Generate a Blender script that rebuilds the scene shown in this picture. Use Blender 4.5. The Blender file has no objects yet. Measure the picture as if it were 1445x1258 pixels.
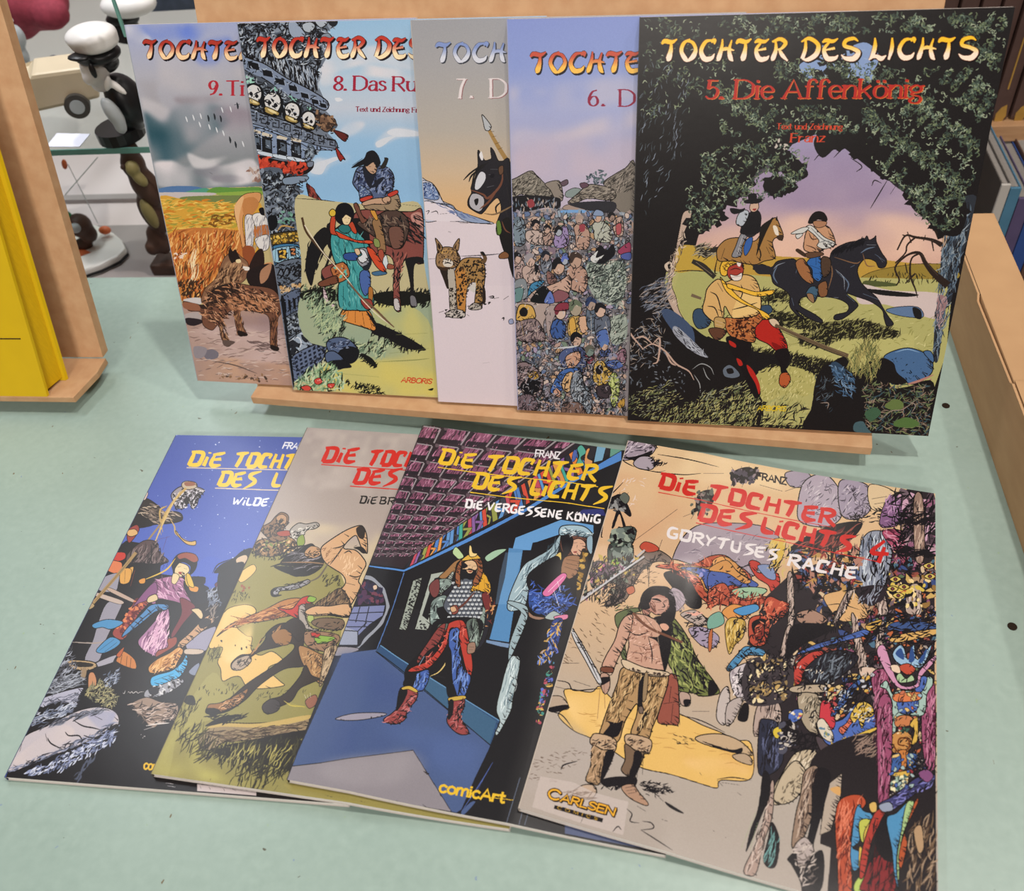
# Nine comic albums on a mint-green display table: five lean on a small MDF rack, four lie fanned in front.
import bpy, bmesh, math, random
import numpy as np
from mathutils import Matrix, Vector

SC = bpy.context.scene
COL = SC.collection
# ---------------------------------------------------------------- camera
CAM = np.array([0.0, 0.0, 0.52418])
RIGHT = np.array([0.98921, 0.11250, -0.09364]); FWD = np.array([-0.14328, 0.67193, -0.72662])
RIGHT /= np.linalg.norm(RIGHT); FWD -= RIGHT * (FWD @ RIGHT); FWD /= np.linalg.norm(FWD); UP = np.cross(RIGHT, FWD)
FOCAL, PW, PH = 1270.283, 1445, 1258
cd = bpy.data.cameras.new('camera'); cam = bpy.data.objects.new('camera', cd); COL.objects.link(cam)
cd.sensor_fit = 'HORIZONTAL'; cd.sensor_width = 36; cd.lens = 36 * FOCAL / PW
cd.clip_start = .01; cd.clip_end = 50
M = Matrix.Identity(4)
for i in range(3): M[i][0] = RIGHT[i]; M[i][1] = UP[i]; M[i][2] = -FWD[i]; M[i][3] = CAM[i]
cam.matrix_world = M
cd.dof.use_dof = True; cd.dof.focus_distance = .66; cd.dof.aperture_fstop = 9
SC.camera = cam
# ---------------------------------------------------------------- light
SC.view_settings.view_transform = 'Standard'; SC.view_settings.look = 'None'
SC.view_settings.exposure = 0.0; SC.view_settings.gamma = 1.0; SC.view_settings.use_curve_mapping = False
w = bpy.data.worlds.new('room_light'); SC.world = w; w.use_nodes = True
w.node_tree.nodes['Background'].inputs[0].default_value = (1.0, .93, .87, 1); w.node_tree.nodes['Background'].inputs[1].default_value = .17
def lamp(name, loc, aim, size, power, col=(1, .92, .84)):
    l = bpy.data.lights.new(name, 'AREA'); l.shape = 'RECTANGLE'; l.size, l.size_y = size; l.energy = power; l.color = col
    o = bpy.data.objects.new(name, l); COL.objects.link(o); o.location = loc
    o.rotation_euler = (Vector(aim) - Vector(loc)).to_track_quat('-Z', 'Y').to_euler()
lamp('ceiling_spot_over', (.42, .55, 2.3), (.1, .5, 0), (.07, .07), 22)
lamp('ceiling_spot_side', (1.3, .6, 2.3), (.1, .5, 0), (.12, .12), 13)
lamp('ceiling_lamp_back', (.35, 2.1, 2.3), (.1, .5, 0), (.35, .1), 7)
lamp('front_fill_light', (-.2, -2.25, 1.45), (0, .5, .1), (.8, .3), 53)  # unseen fill added low in front to brighten the standing covers
lamp('near_fill_light', (.7, -1.5, 2.0), (0, .5, .1), (.8, .3), 8)  # second added fill from the camera side, also for the covers
lamp('case_fill_light', (-.75, 1.0, .85), (-.7, 1.0, 0), (.9, .1), 7, (.93, .96, 1.0))  # unseen light added to brighten the white case
# ---------------------------------------------------------------- helpers
def prop(o, label=None, cat=None, group=None, kind=None):
    if label: o['label'] = label
    if cat: o['category'] = cat
    if group: o['group'] = group
    if kind: o['kind'] = kind
    return o
def empty(name, loc, label, cat, group=None):
    o = bpy.data.objects.new(name, None); COL.objects.link(o); o.location = loc; o.empty_display_size = .02
    return prop(o, label, cat, group)
def obj(name, bm, mat, parent=None, smooth=False):
    me = bpy.data.meshes.new(name); bmesh.ops.recalc_face_normals(bm, faces=bm.faces); bm.to_mesh(me); bm.free()
    for m in (mat if isinstance(mat, (list, tuple)) else [mat]): me.materials.append(m)
    if smooth:
        for p in me.polygons: p.use_smooth = True
    o = bpy.data.objects.new(name, me); COL.objects.link(o)
    if parent is not None:
        o.parent = parent; o.matrix_parent_inverse = Matrix.Translation(-Vector(parent.location))
    return o
def box(bm, lo, hi, mat=None, bevel=0):
    r = bmesh.ops.create_cube(bm, size=1)
    lo, hi = Vector(lo), Vector(hi)
    for v in r['verts']:
        v.co = Vector(((lo[i] + hi[i]) / 2 + v.co[i] * (hi[i] - lo[i])) for i in range(3))
        if mat is not None: v.co = mat @ v.co
    if bevel:
        e = list({e for v in r['verts'] for e in v.link_edges})
        bmesh.ops.bevel(bm, geom=e, offset=bevel, segments=2, affect='EDGES', profile=.6)
    return bm
def prism(bm, poly, z0, z1, mat=None, bevel=0):
    lo = [bm.verts.new(Vector((x, y, z0))) for x, y in poly]; hi = [bm.verts.new(Vector((x, y, z1))) for x, y in poly]
    bm.faces.new(lo[::-1]); bm.faces.new(hi)
    n = len(poly)
    for i in range(n): bm.faces.new((lo[i], lo[(i+1) % n], hi[(i+1) % n], hi[i]))
    if bevel:
        e = list({e for v in lo + hi for e in v.link_edges}); bmesh.ops.bevel(bm, geom=e, offset=bevel, segments=2, affect='EDGES', profile=.6)
    if mat is not None:
        for v in bm.verts: v.co = mat @ v.co
    return bm
def ball(bm, c, r, rot=None, seg=20):
    m = Matrix.Translation(Vector(c)) @ (rot.to_4x4() if rot else Matrix.Identity(4)) @ Matrix.Diagonal((*r, 1))
    bmesh.ops.create_uvsphere(bm, u_segments=seg, v_segments=seg * 2 // 3, radius=1, matrix=m); return bm
def cyl(bm, a, b, r0, r1=None, seg=20):
    a, b = Vector(a), Vector(b); d = b - a
    m = Matrix.Translation((a + b) / 2) @ d.to_track_quat('Z', 'Y').to_matrix().to_4x4()
    bmesh.ops.create_cone(bm, cap_ends=True, segments=seg, radius1=r0, radius2=r0 if r1 is None else r1, depth=d.length, matrix=m); return bm
def lin(h):
    c = [int(h[i:i+2], 16) / 255 for i in (0, 2, 4)]
    return tuple(((x + .055) / 1.055) ** 2.4 if x > .04 else x / 12.92 for x in c) + (1,)
def mat(name, col, rough=.5, spec=.4, var=.0, scale=60, col2=None, bump=0, bscale=300, stretch=(1, 1, 1), metal=0):
    m = bpy.data.materials.new(name); m.use_nodes = True; nt = m.node_tree; b = nt.nodes['Principled BSDF']
    b.inputs['Roughness'].default_value = rough; b.inputs['Specular IOR Level'].default_value = spec; b.inputs['Metallic'].default_value = metal
    tc = nt.nodes.new('ShaderNodeTexCoord'); mp = nt.nodes.new('ShaderNodeMapping'); nt.links.new(tc.outputs['Object'], mp.inputs[0]); mp.inputs['Scale'].default_value = stretch
    n = nt.nodes.new('ShaderNodeTexNoise'); n.inputs['Scale'].default_value = scale; n.inputs['Detail'].default_value = 5; nt.links.new(mp.outputs[0], n.inputs['Vector'])
    r = nt.nodes.new('ShaderNodeValToRGB'); a = lin(col); c2 = lin(col2) if col2 else tuple(x * (1 - var) for x in a[:3]) + (1,)
    r.color_ramp.elements[0].position = .35; r.color_ramp.elements[1].position = .65; r.color_ramp.elements[0].color = c2; r.color_ramp.elements[1].color = a
    nt.links.new(n.outputs['Fac'], r.inputs[0]); nt.links.new(r.outputs[0], b.inputs['Base Color'])
    if bump:
        n2 = nt.nodes.new('ShaderNodeTexNoise'); n2.inputs['Scale'].default_value = bscale; nt.links.new(mp.outputs[0], n2.inputs['Vector'])
        bp = nt.nodes.new('ShaderNodeBump'); bp.inputs['Strength'].default_value = bump; bp.inputs['Distance'].default_value = .0005
        nt.links.new(n2.outputs['Fac'], bp.inputs['Height']); nt.links.new(bp.outputs[0], b.inputs['Normal'])
    return m
def ray(px, py):
    d = RIGHT * ((px - PW / 2) / FOCAL) - UP * ((py - PH / 2) / FOCAL) + FWD
    return d
def at(px, py, y=None, z=None):
    """place of a photo point at depth y or height z"""
    d = ray(px, py)
    return Vector(CAM + d * ((y - CAM[1]) / d[1] if y is not None else (z - CAM[2]) / d[2]))
# ---------------------------------------------------------------- painter
# Draws the printed covers: polygons, brush strokes and lettering rasterised into a
# colour grid. Outlines are read off the real covers and mapped onto the cover's own u,v.
def hexc(s):
    return np.array([int(s[i:i+2], 16) / 255 for i in (0, 2, 4)], np.float32)

def pts_of(s):
    if isinstance(s, str):
        return np.array([[float(c) for c in q.split(',')] for q in s.split()], float)
    return np.array(s, float)

def spline(p, closed, n=5):
    m = len(p)
    if m < 3: return p
    if closed:
        q = np.concatenate([p[-1:], p, p[:2]]); segs = m
    else:
        q = np.concatenate([2 * p[:1] - p[1:2], p, 2 * p[-1:] - p[-2:-1]]); segs = m - 1
    t = np.linspace(0, 1, n, endpoint=False)[None, :, None]
    a, b, c, d = q[0:segs][:, None], q[1:segs+1][:, None], q[2:segs+2][:, None], q[3:segs+3][:, None]
    r = .5 * ((2*b) + (c-a)*t + (2*a-5*b+4*c-d)*t*t + (3*b-a-3*c+d)*t**3)
    r = r.reshape(-1, p.shape[1])
    return r if closed else np.concatenate([r, p[-1:]])

class Canvas:
    def __init__(s, mapper, w, h, base='808080', seed=1):
        s.map = mapper; s.w = w; s.h = h
        s.a = np.empty((h, w, 3), np.float32); s.a[:] = hexc(base)
        s.rng = np.random.RandomState(seed)
        s.frame(0, 0, 1); s.clump = None
    def frame(s, x0, y0, k):            # following coordinates count from x0,y0 in steps of k
        s.f = (x0, y0, k); s.wk = k
    def tx(s, p):
        return s.map(np.asarray(p, float)[:, :2] * s.f[2] + np.array(s.f[:2]))
    # --- raster
    def mask(s, t):
        x0, y0 = np.floor(t.min(0)).astype(int); x1, y1 = np.ceil(t.max(0)).astype(int) + 1
        x0 = max(x0, 0); y0 = max(y0, 0); x1 = min(x1, s.w); y1 = min(y1, s.h)
        if x1 <= x0 or y1 <= y0: return None
        hh, ww = y1 - y0, x1 - x0
        c = np.zeros((hh, ww + 1), np.int32)
        b = np.roll(t, -1, 0)
        ya, yb = t[:, 1], b[:, 1]
        lo = np.where(ya < yb, ya, yb); hi = np.where(ya < yb, yb, ya)
        r0 = np.clip(np.ceil(lo - .5).astype(int), y0, y1); r1 = np.clip(np.ceil(hi - .5).astype(int), y0, y1)
        n = r1 - r0; k = n > 0
        if not k.any(): return None
        idx = np.repeat(np.nonzero(k)[0], n[k])
        start = np.repeat(np.cumsum(n[k]) - n[k], n[k])
        rows = np.arange(len(idx)) - start + r0[idx]
        yc = rows + .5
        x = t[idx, 0] + (yc - ya[idx]) * (b[idx, 0] - t[idx, 0]) / (yb[idx] - ya[idx])
        col = np.clip(np.ceil(x - .5).astype(int) - x0, 0, ww)
        np.add.at(c, (rows - y0, col), 1)
        return y0, y1, x0, x1, (np.cumsum(c, 1)[:, :ww] & 1).astype(bool)
    def put(s, t, col, al=1.0):
        m = s.mask(t)
        if m is None: return
        y0, y1, x0, x1, k = m
        v = s.a[y0:y1, x0:x1]
        if callable(col): cc = col(y0, y1, x0, x1)[k]
        else: cc = col
        v[k] = v[k] * (1 - al) + cc * al if al < 1 else cc
    # --- drawing
    def F(s, col, p, o=0, oc='14110f', sm=1, al=1.0):
        p = pts_of(p)
        if sm: p = spline(p, True)
        if not callable(col): col = hexc(col)
        s.put(s.tx(p), col, al)
        if o >= 1 and not callable(col) and col.sum() > .6: s.shade(p)
        if o: s.S(oc, o, np.concatenate([p, p[:1]]), sm=0, taper=0)
    def within(s, p, q):
        c = np.zeros(len(q), bool)
        for (ax, ay), (bx, by) in zip(p, np.roll(p, -1, 0)):
            c ^= ((ay > q[:, 1]) != (by > q[:, 1])) & (q[:, 0] < (bx-ax)*(q[:, 1]-ay)/(by-ay+1e-12)+ax)
        return c
    def shade(s, p):
        """pen hatching of the drawing along the lower right of a shape"""
        k = s.f[2]; lo, hi = p.min(0), p.max(0); z = (hi - lo) * k
        if z.min() < 9 or z.max() > 240: return
        n = int(min(150, z[0] * z[1] / 14)); d = min(.26 * (hi - lo).min(), 9 / k); v = np.array([.82, .57]) * d
        q = s.rng.uniform(lo, hi, (n, 2)); q = q[s.within(p, q)]
        if not len(q): return
        q = q[~s.within(p, q + v * s.rng.uniform(.5, 1, (len(q), 1)))]
        for c in q:
            a = s.rng.normal(0, .25); r = np.array([v[0]*np.cos(a)-v[1]*np.sin(a), v[0]*np.sin(a)+v[1]*np.cos(a)])
            pp = np.array([c - r*.55, c - r*.05, c + r*.35]); s.put(s.tx(s.ribbon(pp, np.array([.3, .9, 1.5]) / k)), hexc('1a1618'))
    def ribbon(s, p, w):
        d = np.gradient(p, axis=0); d /= np.linalg.norm(d, axis=1)[:, None] + 1e-9
        n = np.stack([-d[:, 1], d[:, 0]], 1) * (w[:, None] / 2)
        return np.concatenate([p + n, (p - n)[::-1]])
    def S(s, col, w, p, sm=1, taper=1, al=1.0):
        """brush stroke; width w in photo pixels, or per-point as third value"""
        p = pts_of(p)
        if sm: p = spline(p, False)
        if p.shape[1] == 3: ww = p[:, 2].copy(); p = p[:, :2]
        else:
            t = np.linspace(0, 1, len(p))
            ww = np.full(len(p), w / s.f[2]) * ((np.sin(np.pi * np.clip(t*.9+.05, 0, 1))**.7) if taper else 1)
        col = hexc(col) if isinstance(col, str) else col
        n = len(p)
        if n < 30 and taper:
            s.put(s.tx(s.ribbon(p, ww)), col, al)
        else:
            for i in range(0, n - 1, 6):
                j = min(i + 8, n)
                if j - i >= 2: s.put(s.tx(s.ribbon(p[i:j], ww[i:j])), col, al)
    def L(s, col, w, *ps, sm=1, taper=1):
        for p in ps: s.S(col, w, p, sm, taper)
    def inside(s, p, n):
        p = pts_of(p); lo, hi = p.min(0), p.max(0); out = []
        b = np.roll(p, -1, 0)
        q = s.rng.uniform(lo, hi, (n * (14 if s.clump else 6) + 40, 2))
        c = np.zeros(len(q), bool)
        for (ax, ay), (bx, by) in zip(p, b):
            k = ((ay > q[:, 1]) != (by > q[:, 1])) & (q[:, 0] < (bx-ax)*(q[:, 1]-ay)/(by-ay+1e-12)+ax)
            c ^= k
        q = q[c]
        if s.clump:
            k, t, ph = s.clump; x, y = q[:, 0] / k, q[:, 1] / k
            f = np.sin(x*1.7+ph) * np.cos(y*2.1-ph) + np.sin(x*.9-y*1.3+2*ph) + .7*np.sin(x*3.1+y*2.3+ph)
            q = q[f > t]
        return q[:n]
    def H(s, cols, p, n, ln, ang, jit=.3, w=1.2, curve=.15):
        """n strokes inside a region: ln length, ang degrees (0 right, 90 up), jit radians"""
        cols = cols.split() if isinstance(cols, str) else cols
        cc = [hexc(c) for c in cols]
        for q in s.inside(p, n):
            a = np.radians(ang) + s.rng.normal(0, jit); l = ln * s.rng.uniform(.5, 1.3) / 2
            d = np.array([np.cos(a), -np.sin(a)]); m = np.array([-d[1], d[0]]) * l * s.rng.uniform(-curve, curve) * 2
            wv = w / s.f[2] * s.rng.uniform(.6, 1.3)
            pp = np.array([q - d*l, q + m, q + d*l]); pp = spline(pp, False, 3)
            ww = wv * np.sin(np.pi * np.linspace(.12, .97, len(pp)))
            s.put(s.tx(s.ribbon(pp, ww)), cc[s.rng.randint(len(cc))])
    def D(s, cols, p, n, r, asp=.6, jag=.35, ang=None, o=0, k=7):
        """n blobs inside a region"""
        cols = cols.split() if isinstance(cols, str) else cols
        cc = [hexc(c) for c in cols]
        th = np.linspace(0, 2*np.pi, k, endpoint=False)
        for q in s.inside(p, n):
            rr = r * s.rng.uniform(.4, 1.4) * (1 + s.rng.uniform(-jag, jag, k))
            a = s.rng.uniform(0, np.pi) if ang is None else np.radians(-ang) + s.rng.normal(0, .25)
            x = np.cos(th) * rr; y = np.sin(th) * rr * asp
            t = np.stack([x*np.cos(a)-y*np.sin(a), x*np.sin(a)+y*np.cos(a)], 1) + q
            t = s.tx(t)
            if o: s.put(t.mean(0) + (t - t.mean(0)) * (1 + o / (rr.mean() * s.f[2])), hexc('16131a'))
            s.put(t, cc[s.rng.randint(len(cc))])
    def grad(s, stops, x=None):
        """vertical gradient over the whole cover: (v, colour) from top 0 to bottom 1"""
        v = (np.arange(s.h) + .5) / s.h
        ys = [a for a, _ in stops]; cs = np.array([hexc(c) for _, c in stops])
        s.a[:] = np.stack([np.interp(v, ys, cs[:, i]) for i in range(3)], 1)[:, None, :]
    def noise(s, cells, seed):
        r = np.random.RandomState(seed); out = 0
        for c, am in cells:
            g = r.uniform(-1, 1, (c + 2, c + 2))
            y = np.linspace(0, c, s.h); x = np.linspace(0, c, s.w)
            iy = y.astype(int); ix = x.astype(int); fy = y - iy; fx = x - ix
            fy = (fy*fy*(3-2*fy))[:, None]; fx = (fx*fx*(3-2*fx))[None]
            out = out + am * (g[iy][:, ix]*(1-fy)*(1-fx) + g[iy+1][:, ix]*fy*(1-fx) + g[iy][:, ix+1]*(1-fy)*fx + g[iy+1][:, ix+1]*fy*fx)
        return out.astype(np.float32)
    def wash(s, col, p, al, cells=((6, .6), (18, .4)), seed=3, soft=0):
        """watercolour patch: colour laid through cloud-like noise inside a region"""
        m = s.mask(s.tx(spline(pts_of(p), True)))
        if m is None: return
        y0, y1, x0, x1, k = m
        if soft:
            g = 2 * soft + 2; a0, a1, b0, b1 = max(y0-g, 0), min(y1+g, s.h), max(x0-g, 0), min(x1+g, s.w)
            k = np.pad(k, ((y0-a0, a1-y1), (x0-b0, b1-x1))); y0, y1, x0, x1 = a0, a1, b0, b1
        n = s.noise(cells, seed)[y0:y1, x0:x1]
        kk = k.astype(np.float32)
        if soft:
            for ax in (0, 1):
                for _ in range(2):
                    c = np.cumsum(np.pad(kk, [(soft+1, soft) if ax == i else (0, 0) for i in (0, 1)]), ax)
                    kk = (np.take(c, range(2*soft+1, c.shape[ax]), ax) - np.take(c, range(0, c.shape[ax]-2*soft-1), ax)) / (2*soft+1)
        a = (np.clip(.5 + n, 0, 1) * al * kk)[..., None]
        v = s.a[y0:y1, x0:x1]; v[:] = v * (1 - a) + hexc(col) * a
    # --- lettering
    def text(s, txt, font, p0, p1, up, col, w=1.0, o=0, oc='000000', sh=None, col2=None, serif=0, track=0):
        """baseline p0 to p1, up = vector of the cap height; col2 = colour at the cap line"""
        p0, p1, up = (np.array(v, float) for v in (p0, p1, up))
        adv = []
        for ch in txt:
            adv.append(38 if ch == ' ' else font[ch][0] + 14 + track)
        tot = sum(adv) - 14; ex = (p1 - p0) / tot; ey = up / 100
        strokes = []; x = 0
        for ch, ad in zip(txt, adv):
            if ch != ' ':
                for st in font[ch][1]:
                    sm = st[0] == '~'; q = pts_of(st[1:] if sm or st[0] == '!' else st)
                    if sm or q.shape[1] == 3: q = spline(q, False, 6)
                    strokes.append((q, x))
            x += ad
        unit = np.linalg.norm(up) / 100
        def polys(grow, off):
            for q, x in strokes:
                base = p0 + off + (q[:, :1] + x) * ex + q[:, 1:2] * ey
                if q.shape[1] == 3:
                    ww = q[:, 2] * unit * w + grow
                elif serif:
                    d = np.gradient(base, axis=0); d /= np.linalg.norm(d, axis=1)[:, None] + 1e-9
                    e = up / np.linalg.norm(up)
                    ww = unit * w * (6.5 + 10.5 * np.abs(d @ e)**1.5) + grow
                else:
                    ww = np.full(len(q), unit * w * 10) + grow
                d = base[-1] - base[-2]; d = d / (np.linalg.norm(d) + 1e-9)
                e0 = base[0] - base[1]; e0 = e0 / (np.linalg.norm(e0) + 1e-9)
                cap = 0 if q.shape[1] == 3 else (.25 if serif else .35)
                bb = base.copy(); bb[0] += e0 * ww[0] * cap; bb[-1] += d * ww[-1] * cap
                for i in range(0, len(bb) - 1, 5):
                    j = min(i + 7, len(bb)); yield s.ribbon(bb[i:j], ww[i:j])
                if serif:
                    for k_, kk in ((0, 1), (-1, -2)):
                        v = base[k_] - base[kk]; v = v / (np.linalg.norm(v) + 1e-9)
                        yq = q[k_, 1]
                        if abs(v @ (up / np.linalg.norm(up))) > .8 and min(abs(yq - z) for z in (0, 100, 66)) < 3:
                            g = ex * 13 * (1 if serif == 1 else serif)
                            yield s.ribbon(np.array([base[k_] - g, base[k_] + g]), np.full(2, unit * w * 5 + grow))
        if sh is not None:
            c = hexc(sh[2])
            for p in polys(sh[3] if len(sh) > 3 else 0, np.array(sh[:2], float)): s.put(s.tx(p), c)
        if o:
            for p in polys(o / s.f[2] * 2, 0): s.put(s.tx(p), hexc(oc))
        c = hexc(col)
        if col2:
            ends = s.tx(np.array([p0, p0 + up, p1, p1 + up]))
            c1, c2 = hexc(col), hexc(col2)
            def c(y0, y1, x0, x1):
                yy = np.arange(y0, y1)[:, None] + .5; xx = np.arange(x0, x1)[None] + .5
                f = (xx - ends[0, 0]) / (ends[2, 0] - ends[0, 0] + 1e-9)
                b = ends[0, 1] + f * (ends[2, 1] - ends[0, 1]); t = ends[1, 1] + f * (ends[3, 1] - ends[1, 1])
                k = np.clip((yy - b) / (t - b + 1e-9), 0, 1)
                k = np.clip((k - .25) / .5, 0, 1)[..., None]
                return (c1 * (1 - k) + c2 * k).astype(np.float32)
        for p in polys(0, 0): s.put(s.tx(p), c)

BRUSH = {  # dagger-stroke capitals: x,y,width
 'T': (72, ["0,76,6 16,90,17 48,85,15 74,99,4", "46,84,8 44,50,14 34,12,20 27,-2,5"]),
 'O': (78, ["50,99,5 20,80,13 8,45,14 26,9,17 42,-1,8", "26,90,6 60,84,12 76,52,13 64,20,18 40,-1,9"]),
 'C': (74, ["74,74,3 72,92,17 58,82,5", "66,93,6 32,86,13 10,45,15 26,9,20 58,11,15 74,32,3"]),
 'H': (74, ["24,99,5 20,60,12 6,12,17 -2,-2,4", "68,94,5 56,50,12 62,12,17 74,-3,4", "12,42,5 40,54,13 80,46,4"]),
 'E': (70, ["2,80,5 20,90,15 48,85,13 72,98,4", "34,83,8 10,48,13 24,8,19 56,8,15 72,22,3", "18,46,6 58,54,10"]),
 'R': (72, ["18,97,6 20,50,13 6,10,17 -1,-2,4", "2,84,7 40,97,14 66,80,15 48,55,10 26,48,5", "34,52,7 50,24,15 76,-3,6"]),
 'D': (76, ["20,93,7 18,50,13 4,6,14", "0,84,5 36,99,14 74,70,15 66,28,18 30,3,15 4,6,4"]),
 'S': (74, ["76,84,4 56,97,12 22,88,14 16,64,14 50,52,14 76,34,17 56,6,20 20,7,14 0,24,3"]),
 'L': (60, ["20,99,5 20,60,15 8,16,14 -6,-2,4", "4,10,8 26,14,14 46,4,18 68,18,3"]),
 'I': (26, ["20,99,5 18,50,15 4,-2,8"]),
}
MARKER = {  # heavy square brush capitals
 'D': (72, ["18,104,9 14,50,16 6,2,14", "0,96,9 52,95,15 70,84,16 70,50,16 62,14,16 40,6,15 6,7,14"]),
 'I': (22, ["14,66,11 6,2,15", "18,98,12 20,88,12"]),
 'E': (66, ["16,86,9 8,24,16 26,5,17 66,12,7", "4,82,7 40,88,13 70,98,8", "12,46,8 58,54,13"]),
 'T': (78, ["0,90,8 40,92,15 84,102,6", "46,92,13 36,40,15 24,0,13"]),
 'O': (72, ["16,100,9 10,50,16 8,6,15", "4,95,9 54,95,15 70,84,15 68,44,16 58,10,16 8,6,15"]),
 'C': (70, ["72,94,9 36,94,14 16,86,15 8,44,16 12,10,16 64,8,10", "70,97,9 58,66,9"]),
 'H': (72, ["16,100,10 6,0,14", "66,100,10 60,0,14", "8,50,10 64,53,10"]),
 'R': (72, ["14,98,10 6,0,14", "0,92,9 52,96,14 68,78,13 46,54,12 14,50,8", "28,52,8 48,26,13 78,-2,11"]),
 'S': (66, ["88,108,5 34,88,14 26,66,15 64,42,15 52,16,13 4,-16,3"]),
 'L': (56, ["12,98,10 8,20,15 28,8,15 60,12,9"]),
 'W': (96, ["4,96,9 18,10,13", "18,10,9 48,72,11", "48,72,10 58,10,13", "58,10,9 98,100,9"]),
 'V': (70, ["4,96,10 28,4,14", "28,4,10 72,100,9"]),
 'G': (72, ["70,94,9 30,94,14 10,60,15 14,12,15 60,10,14 66,44,12", "42,44,9 74,46,10"]),
 'N': (74, ["14,98,10 6,0,13", "12,94,10 58,6,13", "58,4,10 68,100,10"]),
 'K': (70, ["14,98,10 6,0,14", "66,98,9 14,46,12", "22,52,9 68,2,13"]),
 'Ö': (72, ["14,78,9 8,6,15", "4,76,9 62,76,15 62,10,15 8,6,15", "20,102,12 24,94,12", "48,102,12 52,94,12"]),
 'B': (66, ["14,98,10 8,2,14", "2,94,9 54,92,14 46,56,11 12,52,8", "14,52,9 60,42,14 52,10,14 6,6,10"]),
 'Y': (66, ["4,98,10 30,50,13", "68,100,9 30,50,12 16,0,12"]),
 'U': (68, ["12,98,11 8,24,15 28,6,15 54,14,13 62,98,10"]),
 'A': (70, ["36,98,9 6,0,13", "36,98,10 66,0,13", "14,32,9 60,36,10"]),
 '4': (60, ["46,104,8 4,40,13 70,44,10", "50,74,9 36,-6,13"]),
}
PLAIN = {
 'A': (70, ["0,0 35,100 70,0", "13,34 57,34"]), 'B': (58, ["0,0 0,100", "~0,100 38,98 50,76 38,54 0,52", "~0,52 44,50 58,27 44,2 0,0"]),
 'C': (72, ["~72,82 50,99 20,92 2,50 20,8 50,1 72,18"]), 'D': (72, ["0,0 0,100", "~0,100 40,98 68,76 72,50 68,24 40,2 0,0"]),
 'E': (54, ["0,0 0,100", "0,100 54,100", "0,53 46,53", "0,0 54,0"]), 'F': (52, ["0,0 0,100", "0,100 52,100", "0,52 44,52"]),
 'G': (72, ["~72,84 50,99 20,92 2,50 20,8 50,1 70,16 72,44", "42,46 72,46"]), 'I': (6, ["3,0 3,100"]),
 'H': (64, ["0,0 0,100", "64,0 64,100", "0,52 64,52"]), 'K': (60, ["0,0 0,100", "56,100 0,44", "18,58 60,0"]),
 'L': (50, ["0,0 0,100", "0,0 50,0"]), 'M': (80, ["0,0 4,100", "4,100 40,16", "40,16 76,100", "76,100 80,0"]),
 'N': (66, ["0,0 0,100", "0,100 66,0", "66,0 66,100"]), 'O': (78, ["~39,100 10,88 0,50 10,12 39,0 68,12 78,50 68,88 39,100"]),
 'R': (60, ["0,0 0,100", "~0,100 40,98 54,76 40,52 0,50", "24,50 60,0"]),
 'S': (56, ["~54,84 34,100 8,92 4,70 26,54 50,40 54,18 32,0 0,14"]), 'T': (66, ["33,0 33,100", "0,100 66,100"]),
 'Z': (58, ["0,100 58,100", "58,100 0,0", "0,0 58,0"]), 'U': (64, ["~0,100 0,30 16,2 48,2 64,30 64,100"]),
 'a': (46, ["~4,56 24,68 42,58 44,40", "44,44 44,0", "~44,40 14,36 2,18 14,0 34,6 44,20"]),
 'c': (46, ["~46,56 26,67 6,52 2,32 10,8 28,0 46,12"]), 'd': (50, ["50,0 50,100", "~50,46 30,68 6,54 2,32 10,6 28,0 50,22"]),
 'e': (48, ["~3,36 47,38 40,60 24,67 6,54 2,32 12,6 30,0 47,12"]), 'f': (36, ["~46,86 36,100 20,96 14,80 14,60", "14,62 14,0", "0,64 32,64"]),
 'g': (48, ["~46,52 26,67 4,54 4,38 22,28 42,36 46,52", "~16,30 8,18 36,8 46,-8 34,-28 8,-26 2,-12 16,2", "42,60 56,64"]),
 'h': (48, ["0,0 0,100", "~0,42 20,66 40,62 46,44", "46,46 46,0"]), 'i': (6, ["3,0 3,66", "!3,90 3,94"]),
 'k': (46, ["0,0 0,100", "42,66 2,28", "16,40 46,0"]), 'm': (76, ["0,0 0,66", "~0,42 16,66 32,62 37,44", "37,46 37,0", "~37,42 54,66 70,62 75,44", "75,46 75,0"]),
 'n': (48, ["0,0 0,66", "~0,42 20,66 40,62 46,44", "46,46 46,0"]), 'r': (34, ["0,0 0,66", "~0,40 14,62 34,62"]),
 'o': (50, ["~25,67 6,56 0,33 6,10 25,0 44,10 50,33 44,56 25,67"]), 'ö': (50, ["~25,67 6,56 0,33 6,10 25,0 44,10 50,33 44,56 25,67", "!12,86 12,91", "!38,86 38,91"]),
 's': (40, ["~38,56 20,67 4,56 14,40 34,28 36,10 16,0 0,10"]), 't': (34, ["~12,92 12,20 20,2 34,6", "0,64 32,64"]),
 'u': (48, ["~2,66 2,22 14,2 34,6 46,24", "46,66 46,0"]), 'x': (46, ["0,66 46,0", "46,66 0,0"]), 'z': (44, ["0,66 44,66", "44,66 0,0", "0,0 44,0"]),
 '.': (8, ["!4,2 4,8"]),
 '5': (52, ["48,98 12,98", "12,98 8,56", "~8,56 28,64 48,50 50,28 36,4 14,2 0,12"]),
 '6': (54, ["~46,94 22,84 4,44 8,12 28,0 48,12 52,34 40,56 20,54 6,34"]), '7': (52, ["0,98 52,98", "~52,98 30,54 20,0"]),
 '8': (52, ["~26,52 6,66 6,86 26,98 46,86 46,66 26,52 2,34 2,14 26,0 50,14 50,34 26,52"]),
 '9': (54, ["~8,4 32,16 50,56 46,88 26,100 6,88 2,66 14,44 34,46 48,66"]),
}
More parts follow.
